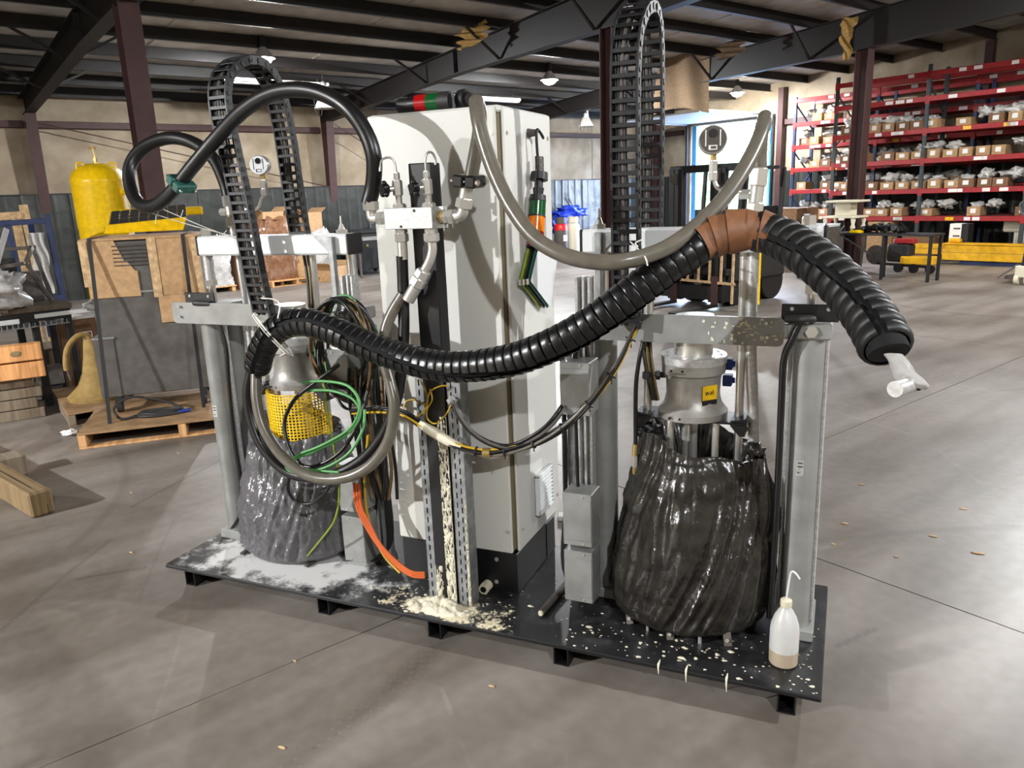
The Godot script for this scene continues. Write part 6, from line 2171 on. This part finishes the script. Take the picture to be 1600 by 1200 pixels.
	for e in [[15.0, 8.25, 4.1, "torn yellowish insulation scrap dangling at the top right"], [14.6, 10.6, 4.4, "torn liner flap hanging from the purlins near the tan cloth"], [8.6, 11.6, 4.32, "torn liner flap hanging under the roof above the cabinet"]]:
		t = bthing("torn_insulation", e[3], "insulation", e[0], e[1], e[2], -1.0)
		s = Sh.new()
		s.grid(12, 14, func(i, j):
			var u: float = i / 11.0
			var h: float = j / 13.0
			var wd: float = 0.12 + 0.16 * h if k == 0 else 0.5
			var q := 0.03 * sin(j * 0.7 + k) + (u - 0.5) * wd * (1.0 + 0.25 * sin(j * 1.3 + i) + 0.2 * sin(j * 3.1))
			return V(q, h * (0.75 if k == 0 else 0.3) + (0.16 * u if k > 0 else 0.0), 0.05 * sin(i * 0.9 + j * 1.3)))
		ob("batt", s, M.insulation if k != 1 else M.cloth, t)
		k += 1
	forklift()

func forklift() -> void:
	var t := bthing("forklift", "black forklift with a white load guard and yellow body, facing the right press", "forklift", 9.9, 7.55, 0.0, -PI / 2)
	var s: Sh
	for x in [-0.62, 0.18]:
		for e in [[0.0, 0.1], [0.11, 0.08], [0.2, 0.07]]:
			ob("mast_channel", bx(V(x + e[0] - 0.12, 0.08, -0.16 + e[0] * 0.3), V(x + e[0] - 0.12 + e[1], 2.12, 0.0), 0.006), M.black, t)
	ob("mast_crossbar", bx(V(-0.74, 2.06, -0.14), V(0.85, 2.17, -0.02), 0.01), M.black, t)
	ob("mast_crossbar", bx(V(-0.7, 0.5, -0.14), V(0.4, 0.6, -0.02), 0.01), M.black, t)
	for x in [-0.6, 0.2]:
		s = Sh.new()
		s.cyl(V(x - 0.03, 1.98, 0.03), V(x + 0.03, 1.98, 0.03), 0.08, -1, 18)
		ob("chain_roller", s, M.frame_grey, t)
	s = Sh.new()
	s.cyl(V(-0.2, 0.2, -0.08), V(-0.2, 1.5, -0.08), 0.06, -1, 14)
	ob("lift_cylinder", s, M.frame_grey, t)
	for y in [0.42, 0.9]:
		s = Sh.new()
		s.bar(V(-0.9, y, 0.08), V(0.62, y - 0.02, 0.08), 0.03, 0.04, Vector3.UP, 0.004)
		ob("guard_rail", s, M.kraft_edge, t)
	for k in 8:
		s = Sh.new()
		s.bar(V(-0.9 + k * 0.21, 0.1 if k in [0, 7] else 0.42, 0.08), V(-0.89 + k * 0.21, 0.9, 0.08), 0.035, 0.03, Vector3.BACK, 0.003)
		ob("guard_bar", s, M.kraft_edge, t)
	ob("carriage", bx(V(-0.85, 0.12, 0.0), V(0.6, 0.34, 0.06), 0.006), M.black, t)
	for x in [-0.55, 0.25]:
		ob("fork", bx(V(x - 0.06, 0.03, 0.06), V(x + 0.06, 0.07, 1.1), 0.006), M.bench, t)
		ob("fork_heel", bx(V(x - 0.06, 0.03, 0.06), V(x + 0.06, 0.5, 0.1), 0.006), M.red_steel, t)
	ob("body", bx(V(-0.5, 0.35, -1.7), V(0.35, 0.85, -0.35), 0.05), M.bench, t)
	ob("dash", bx(V(-0.45, 0.9, -0.6), V(0.45, 1.3, -0.4), 0.03), M.bench, t)
	ob("seat", bx(V(-0.25, 0.95, -1.6), V(0.25, 1.05, -1.1), 0.04), M.rubber, t)
	ob("seat_back", bx(V(-0.25, 1.05, -1.65), V(0.25, 1.5, -1.55), 0.04), M.rubber, t)
	for x in [-0.48, 0.3]:
		for z in [-0.5, -1.5]:
			s = Sh.new()
			s.bar(V(x, 0.9, z), V(x, 2.1, z - 0.1), 0.06, 0.05, Vector3.BACK, 0.006)
			ob("guard_post", s, M.black, t)
	for k in 6:
		ob("roof_bar", bx(V(-0.5, 2.08, -0.6 - k * 0.17), V(0.32, 2.13, -0.55 - k * 0.17), 0.006), M.black, t)
	ob("yellow_strut", bx(V(0.86, 0.1, -0.1), V(0.94, 1.15, 0.0), 0.01), M.yellow, t)
	for x in [-0.5, 0.2]:
		for z in [-0.45, -1.4]:
			s = Sh.new()
			s.cyl(V(x - 0.1, 0.3, z), V(x + 0.1, 0.3, z), 0.3, -1, 24)
			ob("wheel", s, M.rubber, t)

func box_proto(called: String, lx: float, h: float, lz: float, m: Material) -> Node3D:
	var t := bthing(called, "x", "box", 0, 0)
	t.set_meta("base", called)
	ob("carton", bx(V(-lx / 2, 0, -lz), V(lx / 2, h, 0), 0.004), m, t)
	ob("label", bx(V(-lx * 0.22, h * 0.3, 0), V(lx * 0.18, h * 0.8, 0.002)), M.paper, t)
	return t

func rack(label: String, w: float, n0: float, bays: int, bay: float, deep: float, levels: Array, top: float, um: Material) -> void:
	# front face towards -w; runs from n0 down
	var t := bthing("pallet_rack", label, "rack", w, n0, 0.0, -PI / 2)
	var s: Sh
	for k in bays + 1:
		var x := k * bay
		for z in [0.0, -deep]:
			var o := ob("upright", bx(V(x - 0.04, 0.008, z - 0.06), V(x + 0.04, top, z), 0.004), um, t)
			ob("foot_plate", bx(V(x - 0.07, 0, z - 0.1), V(x + 0.07, 0.008, z + 0.04)), um, o)
		for j in 6:
			s = Sh.new()
			var y0 := 0.2 + j * 0.62
			s.bar(V(x, y0 + (0.6 if j % 2 else 0.0), -0.05), V(x, y0 + (0.0 if j % 2 else 0.6), -deep), 0.03, 0.03, Vector3.RIGHT)
			ob("brace", s, um, t)
	var r := RandomNumberGenerator.new()
	r.seed = int(w * 10)
	for y in levels:
		for k in bays:
			for z in [0.01, -deep - 0.01]:
				var bm := ob("beam", bx(V(k * bay + 0.04, y - 0.11, z - 0.05), V((k + 1) * bay - 0.04, y, z), 0.006), M.rack_red, t)
				if z > 0:
					ob("end_plate", bx(V(k * bay - 0.045, y - 0.16, -0.03), V(k * bay + 0.05, y + 0.02, 0.014), 0.003), M.rack_red, bm)
					for q in r.randi_range(2, 4):
						var x := k * bay + r.randf_range(0.2, bay - 0.3)
						var yl := r.randf() < 0.16
						ob("tag", bx(V(x, y - 0.095, z), V(x + r.randf_range(0.1, 0.2), y - 0.02, z + 0.003)), M.yellow if yl else M.paper, bm)
			if y < top - 0.3:
				ob("deck", bx(V(k * bay + 0.04, y - 0.02, -deep), V((k + 1) * bay - 0.04, y - 0.004, -0.04)), M.frame_grey, t)

func nth(k: int) -> String:
	return ["first", "second", "third", "fourth", "fifth", "sixth", "seventh", "eighth", "ninth", "tenth", "eleventh", "twelfth", "thirteenth", "fourteenth", "fifteenth", "sixteenth", "seventeenth", "eighteenth", "nineteenth", "twentieth"][k]

func fill_shelf(lab: String, w: float, n0: float, n1: float, y: float, boxes: Array, bag: Node3D, sd: int) -> void:
	var r := RandomNumberGenerator.new()
	r.seed = sd
	var n := n0 - 0.2
	var kb := 0
	var kq := 0
	while n > n1:
		if r.randf() < 0.82:
			var o := dup(boxes[r.randi() % boxes.size()], nth(kb) + " parts carton from the left on the " + lab, "cartons on the " + lab)
			kb += 1
			bpos(o, w + 0.05 + r.randf() * 0.06, n, y, -PI / 2 + r.randf_range(-0.05, 0.05))
		if r.randf() < 0.75:
			var q := dup(bag, nth(kq) + " clear bag from the left on the " + lab, "clear bags on the " + lab)
			kq += 1
			bpos(q, w + 0.2 + r.randf() * 0.15, n + r.randf_range(-0.05, 0.05), y + 0.17 + r.randf() * 0.05, r.randf() * TAU)
			q.scale = V(r.randf_range(0.8, 1.4), r.randf_range(0.7, 1.3), r.randf_range(0.8, 1.2))
		n -= r.randf_range(0.3, 0.38)

func right_background() -> void:
	var s: Sh
	var la := [0.95, 1.65, 2.23, 2.83, 3.43, 4.05]
	rack("red-beamed storage rack with navy uprights along the end wall", 20.0, 12.36, 4, 2.29, 0.9, la, 4.1, M.navy)
	var lb := [0.98, 1.6, 2.27, 2.93, 3.62, 4.15]
	rack("nearer red-beamed storage rack with grey-green uprights, at the right edge", 18.85, 10.53, 3, 2.17, 0.9, lb, 4.3, M.rack_green)
	var b1 := box_proto("parts_carton", 0.3, 0.17, 0.42, M.cardboard)
	var b2 := box_proto("parts_carton", 0.27, 0.2, 0.4, M.cardboard)
	var b3 := box_proto("parts_carton", 0.3, 0.19, 0.4, M.cardboard_dark)
	var bag := bthing("parts_bag", "x", "bag", 0, 0)
	bag.set_meta("base", "parts_bag")
	s = Sh.new()
	s.lump(V(0, 0.06, 0), V(0.17, 0.1, 0.14), 0.55, 3, 14, 9)
	ob("plastic", s, M.clear_bag, bag)
	var shelf := ["waist-high shelf", "second shelf up", "third shelf up", "fourth shelf up", "fifth shelf up"]
	for k in 5:
		fill_shelf(shelf[k] + " of the navy rack", 20.0, 12.3, 10.6 if k in [0, 3, 4] else 8.0, la[k], [b1, b2, b3], bag, 100 + k)
	for k in 4:
		fill_shelf(shelf[k] + " of the grey-green rack", 18.85, 10.45, 5.0, lb[k], [b1, b2, b3], bag, 200 + k)
	for o in [b1, b2, b3, bag]:
		o.queue_free()
		remove_child(o)
	# stored things under the lowest shelf
	carton("tall kraft carton standing under the rack behind the work table", "box", 18.95, 9.2, 0.0, 0.5, 0.85, 0.5, -PI / 2, M.cardboard)
	carton("dark carton under the rack left of the grey machine head", "box", 19.1, 8.3, 0.0, 0.7, 0.55, 0.6, -PI / 2, M.cardboard_dark)
	var t := bthing("printed_carton", "white printed carton standing on the yellow beam under the rack", "box", 18.3, 7.22, 0.42, -PI / 2)
	ob("carton", bx(V(-0.18, 0, -0.3), V(0.06, 0.42, 0), 0.004), M.paper, t)
	ob("side", bx(V(0.061, 0, -0.3), V(0.2, 0.42, -0.01), 0.004), M.black, t)
	for y in [0.14, 0.3]:
		ob("print", bx(V(-0.1, y, 0), V(0.04, y + 0.035, 0.002)), M.frame_grey, t)
	t = bthing("machine_head", "grey machine head on a pedestal under the rack at the right", "machine", 19.2, 6.35, 0.0, -PI / 2)
	ob("head", bx(V(-0.32, 0.62, -0.4), V(0.32, 0.9, 0), 0.03), M.ivory, t)
	ob("neck", bx(V(-0.1, 0.1, -0.3), V(0.1, 0.62, -0.05), 0.01), M.ivory, t)
	ob("base", bx(V(-0.3, 0, -0.4), V(0.3, 0.1, 0), 0.01), M.bench, t)
	t = bthing("wrapped_crate", "pale film wrapped crate under the rack at the right edge", "crate", 19.2, 5.35, 0.0, -PI / 2)
	s = Sh.new()
	s.lump(V(0, 0.42, -0.2), V(0.55, 0.44, 0.4), 0.16, 7, 20, 14)
	ob("film", s, M.film, t)
	# yellow crane beam on a blue bearer
	t = bthing("crane_beam", "long yellow steel box beam lying on a blue bearer at the right edge", "beam", 17.9, 8.1, 0.0, -PI / 2)
	ob("beam", bx(V(0.75, 0.09, -0.3), V(4.5, 0.44, 0.0), 0.01), M.yellow_beam, t)
	ob("beam_flange", bx(V(0.74, 0.425, -0.34), V(4.5, 0.45, 0.03), 0.004), M.yellow_beam, t)
	ob("beam_end", bx(V(0.0, 0.2, -0.3), V(0.8, 0.4, -0.02), 0.01), M.yellow_beam, t)
	ob("end_flange", bx(V(0.0, 0.33, -0.32), V(0.8, 0.41, 0.0), 0.004), M.yellow_beam, t)
	ob("dark_seam", bx(V(0.76, 0.255, 0.0), V(4.4, 0.262, 0.002)), M.frame_grey, t)
	ob("blue_bearer", bx(V(1.1, 0.0, -0.26), V(3.4, 0.09, -0.06), 0.006), M.navy, t)
	for x in [0.95, 2.4]:
		s = Sh.new()
		s.box(V(x - 0.12, 0.45, -0.2), V(x + 0.12, 0.55, -0.05), 0.03)
		ob("lug", s, M.yellow_beam, t)
	# work table with an ivory stand
	t = bthing("work_table", "black steel work table in front of the racks, carrying an ivory stand", "table", 14.8, 7.3, 0.0, -PI / 2)
	ob("table_top", bx(V(-1.05, 0.82, -0.25), V(1.15, 0.86, 0.25), 0.005), M.bench, t)
	for p in [V(0.1, 0, -0.2), V(0.25, 0, 0.2), V(1.1, 0, -0.2), V(1.1, 0, 0.2), V(-0.95, 0, -0.2)]:
		ob("leg", bx(V(p.x - 0.025, 0, p.z - 0.025), V(p.x + 0.025, 0.82, p.z + 0.025), 0.004), M.black, t)
	s = Sh.new()
	s.bar(V(-0.5, 0.8, 0.3), V(0.0, 0.4, 0.0), 0.03, 0.03)
	ob("brace", s, M.black, t)
	t = bthing("ivory_stand", "ivory two-tier turned-leg stand on the left end of the work table", "stand", 14.82, 7.95, 0.86, -PI / 2)
	ob("lower_shelf", bx(V(-0.36, 0.28, -0.25), V(0.34, 0.32, 0.25), 0.006), M.ivory, t)
	ob("upper_shelf", bx(V(-0.3, 0.58, -0.25), V(0.36, 0.62, 0.25), 0.006), M.ivory, t)
	ob("column", bx(V(-0.16, 0.32, -0.14), V(0.16, 0.58, 0.12), 0.01), M.ivory, t)
	for x in [-0.3, 0.27]:
		for z in [-0.2, 0.2]:
			s = Sh.new()
			s.lathe([[0.0, 0.0], [0.035, 0.0], [0.03, 0.05], [0.05, 0.1], [0.03, 0.16], [0.045, 0.24], [0.04, 0.28]], 12, Transform3D(Basis(), V(x, 0, z)))
			ob("turned_leg", s, M.ivory, t)
	t = bthing("wheel_pile", "pile of small black castors heaped on the work table", "castors", 14.82, 7.2, 0.86, -PI / 2)
	t.set_meta("kind", "stuff")
	s = Sh.new()
	var r := RandomNumberGenerator.new()
	r.seed = 4
	for k in 46:
		var u := r.randf_range(-0.45, 0.45)
		var c := V(u, 0.04 + r.randf() * 0.13 * (1.0 - absf(u) * 1.6), r.randf_range(-0.15, 0.2))
		var d := V(r.randfn(), r.randfn(), r.randfn()).normalized()
		s.cyl(c - d * 0.02, c + d * 0.02, 0.045, -1, 10)
		s.cyl(c - d * 0.022, c + d * 0.022, 0.015, -1, 8)
	ob("castor_heap", s, M.rubber, t).set_meta("kind", "stuff")
	t = bthing("yellow_box", "small yellow box lying before the ivory stand on the work table", "box", 14.62, 7.6, 0.86, -PI / 2)
	ob("case", bx(V(-0.12, 0, -0.05), V(0.12, 0.05, 0.05), 0.01), M.yellow, t)
	ob("lid", bx(V(-0.11, 0.05, -0.045), V(0.11, 0.06, 0.045), 0.004), M.yellow, t)
	# pipe machine under the table
	t = bthing("drain_machine", "small black machine with a spoked wheel and yellow base under the work table", "machine", 16.1, 7.45, 0.0, -PI / 2)
	s = Sh.new()
	s.cyl(V(-0.45, 0.32, 0.05), V(-0.45, 0.32, 0.0), 0.2, -1, 24)
	ob("wheel", s, M.frame_grey, t)
	ob("engine", bx(V(-0.2, 0.2, -0.2), V(0.25, 0.55, 0.1), 0.03), M.bench, t)
	ob("red_cover", bx(V(-0.1, 0.56, -0.15), V(0.3, 0.66, 0.05), 0.02), M.rack_red, t)
	ob("yellow_base", bx(V(0.1, 0.16, -0.15), V(0.75, 0.32, 0.15), 0.02), M.yellow_beam, t)
	for x in [0.1, 0.4, 0.72]:
		s = Sh.new()
		s.cyl(V(x, 0.09, 0.14), V(x, 0.09, 0.2), 0.09, -1, 18)
		ob("roller", s, M.rubber, t)
	s = Sh.new()
	s.bar(V(-0.4, 0.15, 0.05), V(0.75, 0.12, 0.1), 0.04, 0.05)
	ob("skid_bar", s, M.black, t)
	# pallet jack at the right edge
	t = bthing("pallet_jack", "dusty pallet jack with an upright handle at the right edge", "pallet jack", 15.1, 4.98, 0.0, -PI / 2)
	s = Sh.new()
	s.bar(V(0.12, 0.3, 0.0), V(0.2, 1.15, 0.06), 0.06, 0.05, Vector3.BACK, 0.008)
	ob("handle_shaft", s, M.black, t)
	s = Sh.new()
	s.tube(spline([V(0.19, 1.1, 0.06), V(0.04, 1.2, 0.08), V(0.0, 1.35, 0.1), V(0.12, 1.42, 0.1), V(0.36, 1.4, 0.1), V(0.4, 1.2, 0.08), V(0.21, 1.1, 0.06)]), 0.016, 8)
	ob("handle_loop", s, M.frame_grey, t)
	ob("pump_block", bx(V(0.02, 0.12, -0.12), V(0.24, 0.32, 0.08), 0.015), M.ivory, t)
	for x in [-0.15, 0.3]:
		ob("fork", bx(V(x, 0.08, -1.2), V(x + 0.16, 0.14, 0.0), 0.008), M.frame_grey, t)
	s = Sh.new()
	s.bar(V(-0.22, 0.1, 0.1), V(0.05, 0.34, 0.0), 0.04, 0.03)
	ob("link_arm", s, M.frame_grey, t)
	for x in [0.06, 0.22]:
		s = Sh.new()
		s.cyl(V(x - 0.035, 0.09, 0.02), V(x + 0.035, 0.09, 0.02), 0.09, -1, 18)
		ob("steer_wheel", s, M.ivory, t)
	# brown crates, white cabinet with jar, bins
	pallet("pallet under the large brown cartons near the loading door", 15.9, 11.2, -PI / 2, 1.8, 1.1, M.wood)
	carton("large dark brown carton on the pallet left of the racks", "box", 16.5, 10.25, 0.134, 1.0, 1.15, 0.9, -PI / 2, M.cardboard_dark)
	carton("large light brown carton behind the taped sleeve, on the same pallet", "box", 16.1, 11.1, 0.134, 0.5, 0.95, 0.7, -PI / 2, M.cardboard)
	t = bthing("crate_boards", "stack of wooden boards lying on top of the large light brown carton", "boards", 16.1, 10.85, 1.13, -1.2)
	for k in 3:
		ob("board", bx(V(-0.55 + 0.05 * k, 0.045 * k, -0.2), V(0.55, 0.045 * k + 0.035, 0.2 - 0.06 * k), 0.004), M.wood, t)
	t = bthing("white_cabinet", "white enamelled low cabinet behind the right sleeve end", "cabinet", 14.0, 8.18, 0.0, -PI / 2)
	ob("body", bx(V(-0.3, 0.06, -0.5), V(0.3, 1.02, 0.0), 0.008), M.powder_white, t)
	ob("cabinet_top", bx(V(-0.31, 1.02, -0.51), V(0.31, 1.05, 0.01), 0.006), M.powder_white, t)
	ob("kick_plate", bx(V(-0.28, 0.0, -0.48), V(0.28, 0.06, -0.03)), M.black, t)
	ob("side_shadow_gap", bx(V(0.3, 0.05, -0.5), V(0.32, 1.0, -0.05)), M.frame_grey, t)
	t = bthing("glass_jar", "glass jar with yellowish contents standing on the white cabinet", "jar", 13.85, 8.2, 1.05)
	s = Sh.new()
	s.lathe([[0.0, 0.0], [0.085, 0.0], [0.09, 0.01], [0.09, 0.13], [0.075, 0.16], [0.05, 0.17], [0.0, 0.17]], 20)
	ob("jar_body", s, M.clear_bag, t)
	s = Sh.new()
	s.cyl(V(0, 0.17, 0), V(0, 0.21, 0), 0.055, -1, 18)
	ob("lid", s, M.alu, t)
	ob("label", bx(V(0.01, 0.03, 0.08), V(0.06, 0.11, 0.092), 0.002), M.yellow_cable, t)
	var k2 := 0
	for e in [[15.6, 8.95, "left grey plastic bin beside the work table"], [15.7, 8.35, "right grey plastic bin under the work table"]]:
		t = bthing("grey_bin", e[2], "bin", e[0], e[1], 0.0, -PI / 2)
		s = Sh.new()
		s.prism(PackedVector2Array([Vector2(-0.22, 0.0), Vector2(0.22, 0.0), Vector2(0.27, 0.75), Vector2(-0.27, 0.75)]), -0.25, 0.2)
		ob("tub", s, M.frame_grey, t)
		ob("rim", bx(V(-0.29, 0.73, -0.27), V(0.29, 0.77, 0.22), 0.008), M.bench, t)
		k2 += 1

	var chips := Sh.new()
	for e in [[V(0.175, 0.003, -4.997), 0.018], [V(0.516, 0.003, -4.323), 0.02], [V(0.704, 0.003, -4.181), 0.03], [V(0.706, 0.003, -4.769), 0.02], [V(0.030, 0.003, -4.062), 0.012], [V(0.324, 0.003, -4.007), 0.012], [V(-3.556, 0.003, -2.745), 0.014], [V(-4.323, 0.003, -3.414), 0.014], [V(-1.717, 0.003, -1.778), 0.016], [V(-2.011, 0.003, -2.217), 0.01], [V(-1.167, 0.003, -2.347), 0.014], [V(0.083, 0.003, -4.351), 0.02], [V(-4.672, 0.003, -4.152), 0.012]]:
		chips.lump(e[0], V(e[1], 0.004, e[1] * 0.35), 0.5, 3, 8, 5)
	tag(ob("floor_chips", chips, M.kraft_edge), "pale wood chips and scraps scattered over the concrete floor", "chips", "", "stuff")
	var pp := tag(ob("crumpled_paper", scrap(), M.paper), "crumpled white paper on the floor left of the dusty pallet", "paper") as Node3D
	pp.position = V(-5.994, 0.000, -4.245)

func scrap() -> Sh:
	var s := Sh.new()
	s.lump(V(0, 0.02, 0), V(0.07, 0.022, 0.045), 0.6, 12, 14, 9)
	return s

func outside() -> void:
	bstruct("floor_outside", bx(L(21.5, -0.1, 40), L(70, -0.02, -10)), M.asphalt)
	var k := 0
	for e in [[36.0, 24.0, 3.2, "bright green bush outside the loading door, middle of the opening"], [37.5, 19.6, 2.4, "bright green bush outside the loading door, right of the opening"], [38.0, 28.5, 3.6, "bright green bush outside, by the left blue jamb of the loading door"], [43.0, 24.0, 4.6, "tallest green bush, farthest outside the loading door"]]:
		var t := bthing("green_bush", e[3], "bush", e[0], e[1])
		var s := Sh.new()
		s.lump(V(0, e[2] * 0.55, 0), V(e[2] * 0.5, e[2] * 0.5, e[2] * 0.5), 0.35, 60 + k, 24, 16)
		ob("crown", s, M.leaf, t)
		var c := Sh.new()
		c.cyl(V(0, -0.1, 0), V(0, e[2] * 0.4, 0), 0.09, 0.07, 8)
		ob("trunk", c, M.wood_old, t)
		k += 1
